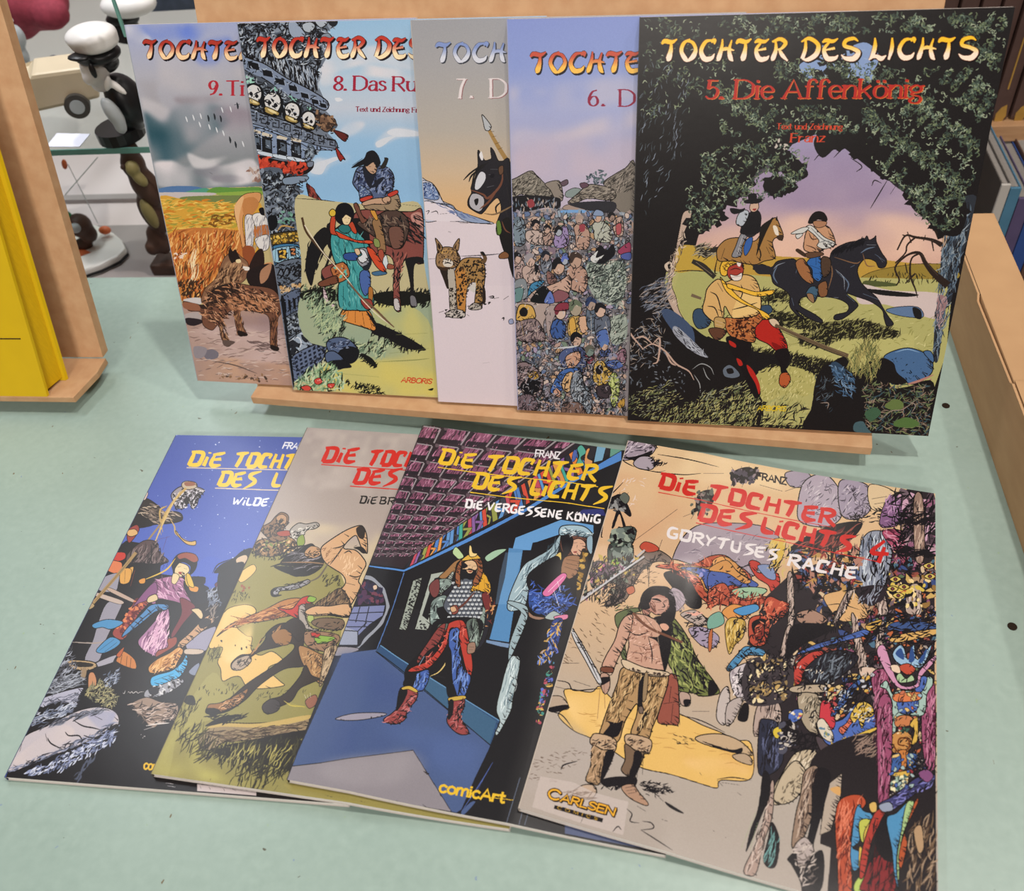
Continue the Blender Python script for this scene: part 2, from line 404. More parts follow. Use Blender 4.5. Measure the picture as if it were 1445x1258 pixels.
def art_affen(c):
    c.a[:] = hexc('1b1819')
    K = '1b1819'
    # sky seen through the leaves
    c.frame(0, 0, 1)
    def sky(y0, y1, x0, x1):
        v = np.linspace(y0, y1, y1 - y0) / c.h
        st = [0, .3, .42, .5, .6, 1]; cs = np.array([hexc(q) for q in ('7d93bd', '9a8fae', 'a793a6', 'c3a097', 'd6ab93', 'd6ab93')])
        g = np.stack([np.interp(v, st, cs[:, i]) for i in range(3)], 1)[:, None]
        return np.broadcast_to(g, (y1-y0, x1-x0, 3)).astype(np.float32)
    c.F(sky, "975,372 985,335 1000,292 1060,255 1096,232 1118,204 1150,190 1205,192 1228,230 1262,262 1300,288 1322,320 1346,350 1346,380", sm=0)
    c.wash('8f7f9e', "1060,250 1120,215 1200,205 1230,240 1270,270 1200,290 1100,290", .7, seed=5, soft=14)
    c.wash('e2bda6', "1000,330 1080,310 1180,300 1300,310 1340,360 1000,370", .7, seed=8, soft=14)
    for p in ("1128,92 1150,84 1172,96 1160,112 1140,110", "1196,70 1222,60 1240,78 1232,100 1212,108 1200,92", "1216,100 1232,106 1226,116 1214,112", "1150,70 1165,64 1176,76 1160,84"):
        c.F('8299c4', p)
    # far fields, meadow, pond
    c.F('b28f3f', "950,348 1000,349 1100,362 1180,366 1240,366 1290,372 1346,372 1346,400 950,400", sm=0)
    c.F('8d7836', "1225,386 1260,377 1310,372 1345,378 1345,395 1225,396", o=.6)
    c.F('a8a56a', "940,384 1000,382 1100,392 1220,392 1345,395 1335,500 1300,600 960,600 930,450", sm=0)
    c.H('2c2a1c', "1225,390 1270,384 1345,390 1345,398 1230,400", 60, 8, 80, .5, 1.2)
    c.F('4d5330', "1222,396 1262,400 1262,404 1222,404"); c.F('c6b6b4', "1214,402 1258,410 1330,416 1326,448 1300,446 1250,430 1212,428")
    c.F('1d1c1d', "1222,408 1260,411 1296,416 1280,419 1240,416"); c.F('5b7396', "1250,438 1270,433 1296,434 1302,448 1270,446", o=.8)
    c.F('1d1c1d', "1288,434 1299,438 1300,450 1291,448")
    c.F('b9b574', "960,470 1100,490 1290,470 1290,500 1200,520 1100,520 980,500", sm=0, al=.5)
    c.H('d0cb92 8b8a4e 77763f', "960,400 1330,450 1320,520 1160,540 960,470", 420, 9, 20, .5, .9)
    c.H('2a2a1a', "975,398 1150,440 1150,470 975,450", 130, 8, 25, .5, 1.1)
    # grass shadows
    for p, n in (("1060,410 1120,412 1130,425 1070,424", 70), ("1085,440 1140,448 1150,462 1085,458", 90), ("1140,460 1215,452 1270,470 1250,478 1160,474", 150), ("1050,490 1110,500 1180,512 1150,536 1080,520 1040,506", 260), ("1130,470 1180,478 1160,490 1130,484", 40)):
        c.F('211f18', p, al=.35); c.H('211f18', p, n * 2, 14, 50, .5, 1.6)
        c.H('8f8f55 b2af72', p, n // 3, 9, 40, .5, .9)
    # left trunk and its roots
    c.F(K, "886,20 965,40 975,180 970,300 944,352 938,400 946,430 968,455 990,470 1010,480 1060,490 1080,560 1075,600 880,596", sm=0)
    c.frame(870, 300, .2544)
    c.F('b39d8f', "372,0 420,0 372,120 335,230 318,330 305,400 330,470 345,540 380,600 420,640 400,645 345,590 300,520 275,450 285,380 300,300 330,190 350,90", o=.8)
    c.F('a2a266', "345,240 420,200 500,260 545,360 500,420 470,520 440,600 505,660 500,690 430,640 372,575 345,500 325,420 345,340")
    c.F('b3953f', "345,195 440,185 500,215 545,270 520,320 420,325 330,325"); c.S(K, 1.4, "325,328 420,322 520,330")
    c.F(K, "318,175 335,190 325,235 308,215"); c.F('c1b0a0', "265,290 295,270 315,300 290,330 270,315", o=.8); c.F(K, "285,290 300,285 300,310 288,312")
    c.H('c9b7a6 5e5248', "300,250 370,100 390,150 330,300 310,420 340,520 300,480 280,400", 90, 40, 70, .4, 1.2)
    c.H('6f7684 4c5262 9a8f8a', "140,420 300,340 290,560 230,560 150,520", 170, 50, 25, .35, 1.1)
    c.F('3d4c68', "250,560 300,540 420,640 430,760 400,740 330,680"); c.F('8e929e', "310,650 345,640 500,790 480,800 420,770 340,700")
    c.H('aab0bc 22232a', "310,650 345,640 500,790 440,790", 60, 40, -40, .3, 1)
    c.H('767c86 a39488 5a6270', "80,620 250,560 300,780 60,900", 120, 40, -20, .8, 1)
    c.L('b2978a', 2.6, "140,760 200,730 270,770 330,840 400,880 430,930", "200,730 240,700 230,820 200,840", "270,770 300,830 330,850", "100,700 150,690 200,730", "60,640 90,690 150,760")
    c.L('8f9396', 1.4, "420,870 470,840 520,860 540,900", "430,900 460,950 465,1000", "480,860 500,910 520,930")
    c.F('5c6674', "590,870 625,845 665,870 685,905 650,920 600,910", o=.8); c.F(K, "610,870 640,865 650,890 620,895")
    c.D('4b525c 6b717a', "60,800 250,820 380,900 380,1000 60,960", 60, 9, .4)
    c.H('7f8052 a5a26e 5f6a48 8a8f78', "60,1010 300,930 330,1010 450,1050 480,1000 740,930 800,1010 760,1180 250,1160 60,1110", 620, 34, 30, .35, 1.1)
    c.H('8d8b55 b3ae74 6e7048 9aa06a', "250,1090 740,1000 1050,1050 1080,1200 250,1170", 500, 36, 58, .35, 1.2)
    c.H('1b1819', "60,1000 300,960 750,1000 1050,1080 1080,1210 60,1130", 330, 42, 50, .5, 1.6)
    # sunlit grass between the boulders
    c.F('a9a465', "740,960 800,880 900,850 1000,860 1100,900 1110,960 1050,1020 960,1000 830,1050 790,1010")
    c.H('cfc98e 7c7b42', "740,960 900,850 1110,910 1050,1020 830,1050", 160, 22, 60, .4, .9)
    c.F(K, "730,770 850,790 960,800 940,870 870,840 790,880 740,920 700,850"); c.H(K, "720,760 980,780 1190,860 1100,900 950,830 760,900", 150, 38, 55, .5, 1.5)
    # boulder bottom right
    c.F(K, "1110,930 1180,840 1297,830 1297,1250 1080,1230 1090,1030")
    # --- the walker with staff
    c.S('2e2a26', 0, "420,270,24 480,300,34 545,360,26"); c.L('8d7d68', 2, "440,275 530,345")
    c.S('6b5a48', 0, "415,458,18 470,478,14"); 
    c.F('33475f', "430,545 470,535 520,580 510,630 455,645 425,600", o=1); c.F('33475f', "800,520 850,515 865,545 840,565 805,555", o=1)
    c.F('a8261f', "775,610 850,595 900,640 945,730 940,765 890,770 840,730 770,690", o=1.2); c.F('7c1715', "890,770 940,765 920,745 860,720")
    c.F('191416', "885,765 945,755 960,800 940,860 950,890 915,895 905,840 880,800"); c.F('a8542f', "915,893 950,890 965,930 935,972 905,955 903,920", o=1)
    c.F('191416', "610,690 740,700 740,790 720,850 770,930 800,1000 770,1030 720,940 680,840 640,780"); c.F('a8261f', "722,845 760,880 795,960 790,1010 770,950 735,890"); c.F('a8261f', "665,810 690,820 700,845 680,850"); c.F('a8261f', "625,710 660,730 660,750 630,735")
    c.F('a8653a', "600,585 700,590 790,555 810,590 770,640 770,710 740,720 640,690 605,640", o=1.1)
    c.D('3a1d14', "610,590 780,570 760,705 640,690", 60, 11, .45); c.D('c98b52', "610,590 780,570 760,705 640,690", 26, 6, .5)
    c.F('c9a268', "505,420 560,370 610,385 700,345 770,370 800,460 790,560 700,585 640,580 600,520 590,600 545,610 480,550 490,480", o=1.3)
    c.F('dab878', "690,450 780,440 790,540 700,575 640,575"); c.L(K, 1.6, "520,440 560,470 590,590", "640,540 720,520 780,500", "680,500 700,440 690,400", "560,390 590,440", "740,400 770,430", "505,520 545,530 570,590")
    c.F('e0b03c', "575,360 600,385 680,470 760,520 835,560 850,585 815,590 780,540 690,500 610,440", o=1); c.F('e0b03c', "620,395 700,420 780,440 870,430 860,455 780,465 690,440 620,420", o=1)
    c.F('d9ab38', "575,300 600,260 650,245 690,265 700,290 650,290 620,310 610,350 580,345", o=1.2); c.L('7a5a1c', 1.2, "590,300 640,265 690,270", "600,330 610,290 660,275")
    c.F('9c3a30', "622,305 660,288 700,285 702,335 685,372 640,375 615,345", o=1); c.F('d9cfc8', "630,345 665,350 695,335 690,372 650,378", o=.8); c.F('d9cfc8', "668,275 690,280 684,300 672,295"); c.L(K, 1.3, "630,320 660,310 690,318", "640,360 690,352")
    c.F('b08f5a', "545,585 600,590 600,640 550,650", o=1); c.F('5a3a2c', "510,650 560,640 610,660 580,700 545,705", o=1); c.L('c5a98e', 2.2, "550,600 590,615", "550,620 585,630")
    c.F('c9b49a', "845,595 880,590 905,620 890,640 860,625", o=1)
    c.S('5f4f3c', 0, "880,625,18 1000,680,20 1150,745,22 1285,797,24"); c.L('9b8a6c', 1.2, "900,630 1270,788"); c.L(K, 1.2, "885,645 1150,760 1280,808")
    # --- pale horse and its rider with tall hat
    c.frame(870, 300, .2544)
    c.F('2a2723', "450,180 500,210 560,190 540,230 480,250"); c.H('2a2723 9a917c', "450,170 560,190 540,250 450,240", 50, 60, 15, .3, 1.4)
    c.F('9a7240', "565,190 610,150 680,140 760,160 800,120 830,60 860,40 885,30 905,70 925,125 915,155 885,140 865,170 880,250 820,270 760,290 640,270 570,270 555,230", o=1.2)
    c.F('1f1a16', "800,80 850,40 870,30 830,110 800,180 775,240 790,150"); c.L('1f1a16', 1.8, "780,170 800,230 790,270", "830,190 850,230", "600,200 580,260", "700,170 720,230", "560,250 545,330 560,340")
    c.F('d9cfc0', "868,75 890,80 900,125 880,120"); c.F('1f1a16', "882,40 890,20 893,45"); c.F('3a2c22', "890,130 925,125 915,155 895,150")
    c.F('7f7f86', "690,120 735,110 700,180 690,240 640,245 660,190", o=1); c.F('345a9c', "722,150 755,140 745,195 715,240 705,200", o=.8); c.L('c9c6c4', 1.8, "700,130 670,230")
    c.F('262426', "690,60 740,40 790,60 785,110 740,140 700,110"); 
    c.frame(870, 0, .3979)
    c.F('1c1a1d', "468,760 490,740 512,760 512,800 500,829 440,829 450,790"); c.F('a9b0ba', "430,765 450,745 470,755 450,800 425,795", o=1); c.F('1c1a1d', "405,738 440,742 455,738 450,750 420,760 405,752")
    c.F('c0a08c', "472,735 480,718 500,716 504,738 490,752 476,748", o=.8); c.F('1c1a1d', "452,714 470,706 508,704 518,710 500,722 460,722"); c.F('1c1a1d', "468,690 494,687 496,708 470,710"); c.F('8a2f2c', "482,742 496,740 490,748")
    # --- dark horse at a gallop and its rider
    c.frame(1080, 260, .2862)
    D = '26252c'
    c.F(D, "-60,420 -20,395 30,410 60,380 130,368 150,375 200,400 300,400 330,330 400,290 480,275 500,255 512,275 535,265 545,255 548,285 575,340 598,375 590,408 560,412 540,380 490,370 455,420 470,480 500,515 550,560 580,610 605,650 632,690 600,700 585,660 575,620 520,580 450,555 400,540 455,590 440,620 380,665 340,668 345,645 400,630 410,600 380,575 330,560 280,555 200,555 170,570 170,600 240,640 280,670 275,685 230,670 180,640 150,620 190,660 200,672 150,640 120,600 120,550 90,520 40,490 20,440", o=1)
    c.F(D, "-60,400 20,405 40,440 0,445 -40,440"); c.L('5a6a80', 2, "470,340 500,320 540,310", "540,345 590,380", "420,410 440,400", "380,450 410,490 400,530", "60,400 40,450 60,490", "160,400 150,440", "350,430 390,470", "480,540 560,570", "400,545 440,580", "130,560 140,600")
    c.L('8b93a0', 1, "345,420 385,460 390,520", "500,300 545,300", "300,560 360,560", "560,360 580,385", "40,420 60,400 100,385"); c.H('17161b', "330,330 480,270 490,290 340,345", 60, 40, 45, .4, 2)
    c.L('7a5a40', 1.6, "320,380 330,440 310,520", "480,340 500,400 540,405", "340,360 440,390 470,380")
    c.F('94633f', "150,385 190,370 230,450 235,490 200,480 165,440", o=1); c.F('2f5fa0', "205,385 250,350 275,370 285,440 265,480 235,460 230,420", o=1); c.L('15243c', 1.5, "220,400 270,420", "240,440 280,440", "250,360 250,400")
    c.F('4a382c', "280,360 320,370 320,430 290,460 275,420", o=1); c.F('7a5236', "260,500 300,480 305,545 270,555", o=1); c.F('3e5a70', "200,540 225,505 260,515 245,580 215,570", o=1); c.F('8a6a4e', "205,540 235,545 240,585 215,570", o=.8)
    c.F('b98c6c', "190,290 200,240 225,215 300,205 330,240 345,290 330,310 300,290 290,320 250,340 200,330 188,310", o=1.2); c.L('3a2419', 1.4, "200,300 240,315 250,330", "215,240 230,270 260,270", "310,230 330,280", "240,250 235,280")
    c.F('c3c3c0', "200,215 230,205 290,260 340,285 335,305 290,320 255,305 265,280 240,250", o=1); c.F('c3c3c0', "125,245 180,215 215,215 190,240 150,250 160,270 185,245", o=.8); c.L('606468', 1.2, "225,215 280,270 330,290", "260,290 300,280 325,300")
    c.F('1a1617', "225,155 250,135 285,138 305,165 300,185 260,175 230,195 210,190"); c.F('a07458', "240,182 300,185 295,205 265,215 240,205", o=.8); c.S('1a1617', 1.6, "238,178 300,182")
    c.F('3c2c22', "150,330 162,318 200,345 195,360"); c.F('5a4030', "200,340 270,335 285,350 215,365", o=.8)
    # --- right tree, dead branches, boulders
    c.frame(1080, 260, .2862)
    c.F('2c3038', "915,90 1040,60 1000,260 960,380 915,580 880,640 855,860 828,850 840,640 860,560 900,560 890,480 860,500 870,300 880,140")
    c.H('5d6f80 46586c 8b97a0 1b1819', "900,120 1010,120 960,380 910,580 850,850 830,830 860,420", 420, 60, 75, .35, 1.3)
    c.H('b0947c', "880,130 905,160 900,290 872,290", 25, 60, 85, .2, 1.2); c.F('8d6f72', "850,560 880,550 895,590 850,680"); c.H('a88f92 3a4656', "850,560 900,560 870,720 845,690", 60, 40, 75, .3, 1)
    c.L('2b211d', 0, "870,300,26 820,275,16 740,262,12 690,255,9 650,325,7", "740,262,10 700,300,8 690,340,7 640,390,6", "900,500,40 830,440,30 790,390,22 760,340,16 700,350,10 640,410,9 660,470,8 645,500,5", "760,340,10 720,370,8 715,450,10 740,520,7 750,560,3", "740,440,8 690,490,5", "700,440,6 690,390,5", "860,270,20 840,220,26 805,210,14", "690,255,8 675,250,4", "820,275,8 830,330,5", "720,290,6 700,235,4", "780,280,5 790,250,3")
    c.L('6b5648', 1.2, "800,395 850,450", "750,268 830,280", "770,345 810,400")
    c.F('46658e', "585,850 640,820 710,808 780,830 820,860 825,920 790,960 740,985 700,980 640,930 600,890", o=1.2); c.F('46658e', "780,830 810,822 830,850 825,880", o=1)
    c.F(K, "570,860 630,880 650,930 700,975 640,990 580,950"); c.L('7fa0c4', 1.4, "640,830 700,815 760,830"); c.D('16202c', "600,850 800,870 800,940 700,970", 20, 6, .4); c.L('a7786e', 3.5, "690,990 760,970 830,940", "740,1000 790,985 820,960")
    c.F(K, "250,960 300,890 350,880 430,930 540,860 600,900 620,1000 700,1000 830,980 800,1245 500,1225 200,1210 240,1080")
    c.F('2f4258', "320,890 350,875 390,910 380,960 340,950", o=.8); c.H('4d6c8e 36506c 6f8aa6', "310,890 440,920 440,1060 360,1040 340,940", 90, 30, -50, .5, 1.6)
    c.H('6c6c42 8b8652 4d5636 a59a60', "400,880 500,760 560,800 570,880 530,960 420,920", 220, 60, 80, .5, 1.2); c.L('4a4630', 1.4, "500,860 480,690", "470,880 440,790", "520,860 560,800", "510,870 510,760")
    c.H('4a5a44 6f7a52 59483e 39505a 8c7a6a', "480,980 830,990 800,1240 500,1220", 420, 34, 20, .9, 1.3)
    c.F('5f7040', "590,1090 640,1060 680,1080 670,1110 610,1110"); c.F('4f6a3a', "640,1170 700,1150 760,1180 720,1200 640,1195"); c.F('3d5a44', "490,1130 540,1100 570,1130 520,1170"); c.F('415a62', "440,1180 480,1170 500,1200 520,1230 440,1220")
    c.H('2f3d4a 56626c', "250,950 340,960 330,1120 250,1090", 40, 30, 60, .5, 1); c.L('8f7f76', 1.3, "560,1170 620,1120 680,1110 760,1050", "600,1180 650,1230", "700,1070 740,1090 720,1130", "270,1080 310,1080 305,1110")
    # foliage over everything
    c.frame(870, 0, .3979)
    G = '3f4a3c 56624a 2f3c36 6d7a5c 4a5a50 39463e'.split()
    for p in ("640,560 590,520 560,470 520,560 480,640 440,700 380,730 310,750 300,680 420,620 540,580 620,640 680,620", "850,560 790,520 730,560 700,500 760,440 900,440 1000,520 1050,640 960,640 900,600", "1040,690 1100,640 1160,640 1240,720 1220,829 1150,829 1100,780 1050,740", "290,700 350,720 380,760 340,800 300,829 270,829", "540,640 620,640 600,680 560,690"):
        c.F(K, p); c.D(K, p, 60, 22, .6, .6); 
    c.D(K, "640,180 880,140 900,300 640,300", 26, 18, .6, .6)
    LV = (("100,60 700,60 700,130 400,200 360,300 240,420 90,420", 260, 0), ("420,55 1390,45 1370,110 420,120", 420, .2), ("1230,80 1390,60 1330,420 1280,420 1240,240", 260, .1), ("560,215 880,215 1000,240 880,300 560,290", 200, -.2), ("380,230 560,370 860,380 860,470 560,480 380,480 340,360", 420, .1), ("870,370 1290,340 1280,600 1230,700 1080,740 950,620 880,520", 900, 0), ("300,540 560,480 680,560 660,640 560,700 380,740 290,760 300,640", 460, -.3), ("880,240 1280,240 1290,350 880,370", 200, .5), ("1060,640 1240,700 1220,800 1150,820 1060,760", 160, -.4), ("250,650 350,720 370,780 300,829 250,800", 80, -.5))
    for i, (p, n, t) in enumerate(LV):
        c.clump = (34, t, i * 1.3); c.H(G, p, n, 16, 30, 1.2, 1.7, .6); c.D(G, p, n // 3, 6, .5)
        c.clump = (22, t + .5, i * 2.1 + 1); c.H('84927a 9aa58c 6f7f70', p, n // 3, 14, 30, 1.2, 1.6, .6)
    c.clump = None
    c.H('7a8494 59646e 3c454c', "100,200 260,260 230,560 90,780 80,400", 130, 26, 70, .3, 1.0); c.H('8fa5c8', "640,180 880,150 890,270 650,280", 26, 14, 30, 1.2, 1.6)
    c.D('b8b0a8', "560,490 610,500 610,530 570,530", 8, 8)
    c.L(K, 1.5, "830,560 870,590 850,610", "960,640 930,690 900,740", "940,650 915,640 905,660", "700,570 730,540 800,510", "990,660 970,690", "1060,660 1030,700", "770,560 800,530 830,520")
    c.frame(870, 0, .3979); c.F('1c1a1d', "452,714 470,706 508,704 518,710 500,722 460,722"); c.F('1c1a1d', "468,690 494,687 496,708 470,710")
    # lettering
    A = dict(sh=(3, 3, '0a0606', 5), col2='f0c02a', o=.5, oc='7a2a10')
    c.text('TOCHTER', BRUSH, (160, 216), (604, 214), (0, -78), 'f3e2cc', 1.25, **A)
    c.text('DES', BRUSH, (655, 214), (856, 212), (0, -78), 'f3e2cc', 1.25, **A)
    c.text('LICHTS', BRUSH, (900, 211), (1274, 209), (0, -78), 'f3e2cc', 1.25, **A)
    B = dict(serif=1, sh=(2, 2, 'd8742e', 0))
    c.text('5.', PLAIN, (316, 350), (374, 350), (6, -66), 'b02a22', 1, **B)
    c.text('Die', PLAIN, (420, 349), (552, 349), (6, -66), 'b02a22', 1, **B)
    c.text('Affenkönig', PLAIN, (592, 348), (1080, 346), (6, -66), 'b02a22', 1, **B)
    c.text('Text und Zeichnung', PLAIN, (568, 458), (800, 460), (1, -20), 'c8442a', 1.2, serif=1)
    c.text('Franz', PLAIN, (618, 504), (738, 503), (3, -30), 'c8442a', 1.2, serif=1)
    c.frame(870, 300, .2544)
    c.text('ARBORIS', PLAIN, (782, 1098), (938, 1102), (4, -26), 'd0b62c', 2.0)
def art_village(c):
    c.grad([(0, '7f8fca'), (.1, '8797cd'), (.2, '9aa2cb'), (.3, 'a8a6c2'), (.45, 'b6aabb'), (1, '8f8994')])
    c.frame(700, 0, .2543)
    c.wash('b6b3c6', "50,490 250,480 480,450 780,420 780,560 500,600 300,620 60,640", .8, seed=4, soft=16)
    c.wash('c9bcc2', "60,720 350,740 560,660 780,600 780,700 500,760 280,800 60,800", .8, seed=6, soft=14)
    c.wash('c2b9c6', "50,490 130,490 300,510 120,540 60,560", .8, seed=7, soft=10)
    c.wash('b9acbd', "70,800 780,760 780,940 500,1000 70,980", .9, seed=9, soft=20)
    c.wash('7385c6', "60,300 400,260 780,300 780,340 400,380 60,400", .5, seed=2, soft=30)
    INK = '1c1b1f'
    c.frame(700, 230, .2941)
    c.F('8b8589', "55,235 320,215 660,210 660,1260 60,1260", sm=0)
    # palms, huts
    c.D('4d5a64 5f6d72 39434d', "435,60 480,45 530,25 535,60 520,95 470,105 440,90", 60, 9, .4); c.L(INK, .8, "500,60 492,110", "470,80 480,110")
    c.F('7d8a8a', "335,140 375,120 410,130 400,160 340,165", o=.7)
    c.F('777068', "515,95 560,60 620,25 665,0 665,260 560,200 540,130", o=1); c.F('857d73', "345,190 400,140 440,105 500,108 560,125 575,160 540,180 440,170 380,195", o=1.1)
    c.H('4a4440 a39a90 2a2725', "345,190 440,105 570,130 560,175 440,170", 150, 26, 15, .3, 1); c.H('4a4440 9b9188 2a2725', "520,95 660,5 660,130 560,140", 150, 28, 50, .3, 1)
    c.F('7a756c', "50,100 100,70 165,38 195,60 240,105 290,160 200,165 120,150 60,175", o=1.1); c.H('45413c a1998e 2a2725', "50,110 165,40 285,160 120,145 60,170", 200, 26, 40, .35, 1)
    c.F('837a72', "235,100 300,85 318,130 318,180 285,175 260,130", o=1); c.F('5b4a55', "310,95 340,80 345,100 320,112", o=.8); c.F('5b4250', "402,100 430,95 445,110 415,122", o=.8)
    c.F(INK, "65,175 130,155 290,165 310,190 300,220 240,215 160,230 70,230"); c.F('98867d', "330,205 400,190 440,195 440,225 330,225", o=.7)
    c.F('2a2a30', "350,195 560,185 560,240 480,235 430,225"); c.H('8d8a90 5a6a7a a7988e', "70,170 300,170 300,240 70,240", 60, 24, 85, .4, 1.6); c.F('8b3c42', "150,185 175,175 185,205 160,215")
    c.F('6f9acb', "305,230 385,225 430,228 440,250 380,260 310,256"); c.F('5c86b8', "440,235 470,232 465,260 440,255")
    # crowd base
    c.F('6d6a70', "65,240 660,240 650,640 620,800 620,1240 90,1200 80,700", sm=0)
    pal = '8d8794 5c6270 a08d88 6f7f8c b79d8e 7b6a78 8b97a4 9a8f96 4c5668'.split()
    c.D(pal, "65,235 655,235 650,640 620,800 620,1230 95,1190 80,700", 900, 17, .6, .5)
    c.H(INK, "65,235 655,235 650,640 620,800 620,1230 95,1190 80,700", 1100, 26, 60, 1.0, 1.3, .5)
    c.H('b5aeb4 8f97a8 c0aaa0', "65,235 655,235 650,640 620,800 620,1230 95,1190 80,700", 500, 18, 30, 1.0, 1.1, .5)
    c.D('a98f86 8d9aa8 b79d8e 5f6f90 9a8fa8 a8886a c0b0a8 6f7f70', "65,240 655,240 650,640 620,800 620,1230 95,1190 80,700", 420, 14, .6, .4, o=1)
    # reeds patch and open ground
    c.F('8f9a92', "440,480 520,490 600,470 625,560 600,660 540,680 470,640 440,570"); c.H('3a423e 5f6d66 b3bdb2 23272a', "435,470 620,465 625,600 600,690 480,650", 360, 46, 35, .7, 1.3)
    c.F('a3938e', "90,675 300,672 290,700 230,760 240,840 270,860 200,840 190,760", o=.7); c.F('9b8d8c', "240,700 300,690 270,760 250,840", o=.5)
    c.F('8f9a92', "540,760 620,730 625,840 560,870"); c.H('2f3632 a7b0a6', "530,740 625,730 625,860 550,870", 80, 36, 50, .5, 1.2)
    def man(x, y, r, head, body, bp, hair=INK):
        c.F(body, bp, o=1); c.H([INK], bp, 10, 28, 60, .6, 1.2)
        c.F(head, [(x + r*np.cos(a)*.8, y + r*np.sin(a)) for a in np.linspace(0, 6.28, 9)[:-1]], o=.9)
        c.F(hair, [(x - r*.9, y), (x - r*.7, y - r*.9), (x, y - r*1.25), (x + r*.8, y - r*.7), (x + r*.8, y - r*.2), (x, y - r*.45), (x - r*.5, y + r*.3)])
    man(105, 285, 22, '7f8d9a', '73828f', "85,300 105,262 135,280 140,380 100,400 80,350", '5f6d7a'); man(190, 300, 24, 'b79a8c', 'b3a19a', "145,330 190,322 235,345 240,385 190,395 145,370")
    man(245, 320, 20, 'b39688', 'a48a80', "225,340 262,335 270,385 235,395"); man(300, 330, 22, '9aa0ac', '8f7fa8', "280,350 330,300 350,350 340,400 285,405")
    man(400, 275, 22, 'a88f86', 'a98a7c', "375,300 420,292 450,340 440,410 390,408 380,350", '9b8a80'); c.F('8c3f48', "400,300 425,295 425,325 405,330")
    man(488, 262, 24, 'b99a88', 'a7aa9f', "465,290 520,282 555,330 545,380 480,372 468,330", '7c8dab'); c.F('7c8dab', "465,250 480,225 510,232 516,252 490,256", o=.8)
    man(555, 260, 20, '8f7a70', 'b0968a', "570,270 605,262 610,340 580,355 560,310"); c.F('a05055', "575,300 600,290 600,335 580,345", o=.7)
    c.F('8f3c58', "585,420 640,380 645,430 600,440", o=.8); c.F('4c5a98', "600,440 645,430 645,465 605,460", o=.8)
    c.F('15151a', "470,440 500,395 530,420 560,390 570,440 520,480 480,480"); c.F('c3c6c6', "455,450 490,420 480,455 520,440 480,480 455,470", o=.6)
    man(100, 460, 26, 'b49a90', 'a58f8c', "80,480 130,470 140,540 95,560"); man(165, 470, 30, 'b89f94', 'b09a92', "130,500 190,490 215,560 160,580 130,550", '8f8a90'); c.F('16161a', "185,490 205,495 190,540")
    man(238, 450, 24, '9b8680', '6e7480', "215,465 262,460 265,520 225,525", '20242e'); man(300, 500, 36, 'b99b8a', '7f5f5a', "245,520 285,545 290,580 250,580")
    man(382, 470, 36, 'ad9080', 'ac8b7c', "345,500 420,500 440,560 420,620 350,600", '3c302b'); man(330, 470, 20, '9aa2b0', '5a6a9a', "318,440 345,435 350,480 325,485", '5a6ab0')
    c.F('b9998a', "230,600 300,570 345,540 362,570 350,620 300,640 262,615", o=1.1); c.F('7d5058', "262,640 300,610 350,630 330,660 270,670", o=.8); c.F('3f7aa0', "150,640 170,580 230,565 215,590 175,620", o=1); c.F('15161a', "175,640 225,590 260,620 250,672 170,668"); c.F('5c70b0', "240,640 262,615 280,670 232,672", o=.8)
    c.F('7b8288', "90,570 140,560 150,640 90,660", o=.7); c.F('5f7f80', "85,610 130,600 120,660 85,665", o=.7)
    # hooded figure, middle row
    c.F('c09a52', "95,745 110,685 140,678 175,690 190,740 160,755 110,758", o=1.2); c.F('191719', "112,712 132,692 152,708 145,735 120,735"); c.F('75666a', "90,780 130,755 190,750 225,800 235,850 180,860 110,850", o=1.1); c.H('2b2629 a28f8c', "95,770 190,755 230,850 110,850", 60, 34, 70, .5, 1.3); c.S('c8a878', 1.6, "118,740 132,830")
    man(310, 720, 32, 'c3ad9f', '3a5690', "262,790 285,750 330,770 330,835 290,845 265,830", '6b2c38'); c.F('7d3342', "278,705 300,675 345,672 345,705 300,710", o=1)
    man(382, 700, 36, '9a9080', 'b5965a', "345,760 370,735 440,745 440,800 400,830 350,830", '5f6a58'); c.F('c39f86', "395,745 440,740 440,800 410,815", o=1); c.F('c49a4c', "350,760 375,745 385,820 360,835", o=.8)
    man(455, 680, 30, '9d8a80', '5c6878', "435,705 480,700 480,800 440,790", '2d3a5c'); man(500, 710, 32, 'c0a596', '5a6272', "475,740 535,730 550,800 520,850 480,830"); c.F('4f68a4', "480,820 530,800 545,860 500,880", o=1)
    c.L('b9b4b0', 2, "525,760 550,875", "465,870 490,950", "455,720 460,880"); man(385, 850, 32, 'b89b8c', '4a567e', "300,930 340,890 420,890 430,980 330,985", '15151a')
    c.L('b9bec4', 2.6, "275,890 350,885 395,878"); c.F('b8907a', "335,930 395,905 405,945 370,985 345,985", o=1); c.L('c6ccd0', 1.8, "330,990 355,940")
    man(450, 905, 26, '6d7d78', '8f4a5a', "430,920 470,915 465,960 435,960", '5a5a52'); man(520, 880, 22, 'b79c8c', '4c5c8c', "500,900 545,895 545,925 505,930", '5470a4'); man(560, 940, 24, '9d8a8c', '8a6878', "520,970 570,920 618,890 620,960 560,985", '7d8098')
    c.F('4e64a0', "525,960 580,945 610,975 560,990", o=.8)
    # front row
    c.F('7d6c70', "90,980 130,955 180,975 225,1030 215,1110 170,1120 100,1060", o=1.3); c.F('151418', "120,1060 160,1030 200,1020 215,1060 190,1110 150,1110 120,1090"); c.F('a8853e', "150,1010 190,1000 205,1035 170,1040", o=.8); c.H('2a2628 9b8a8c', "95,970 180,970 190,1030 110,1060", 50, 34, 45, .4, 1.3)
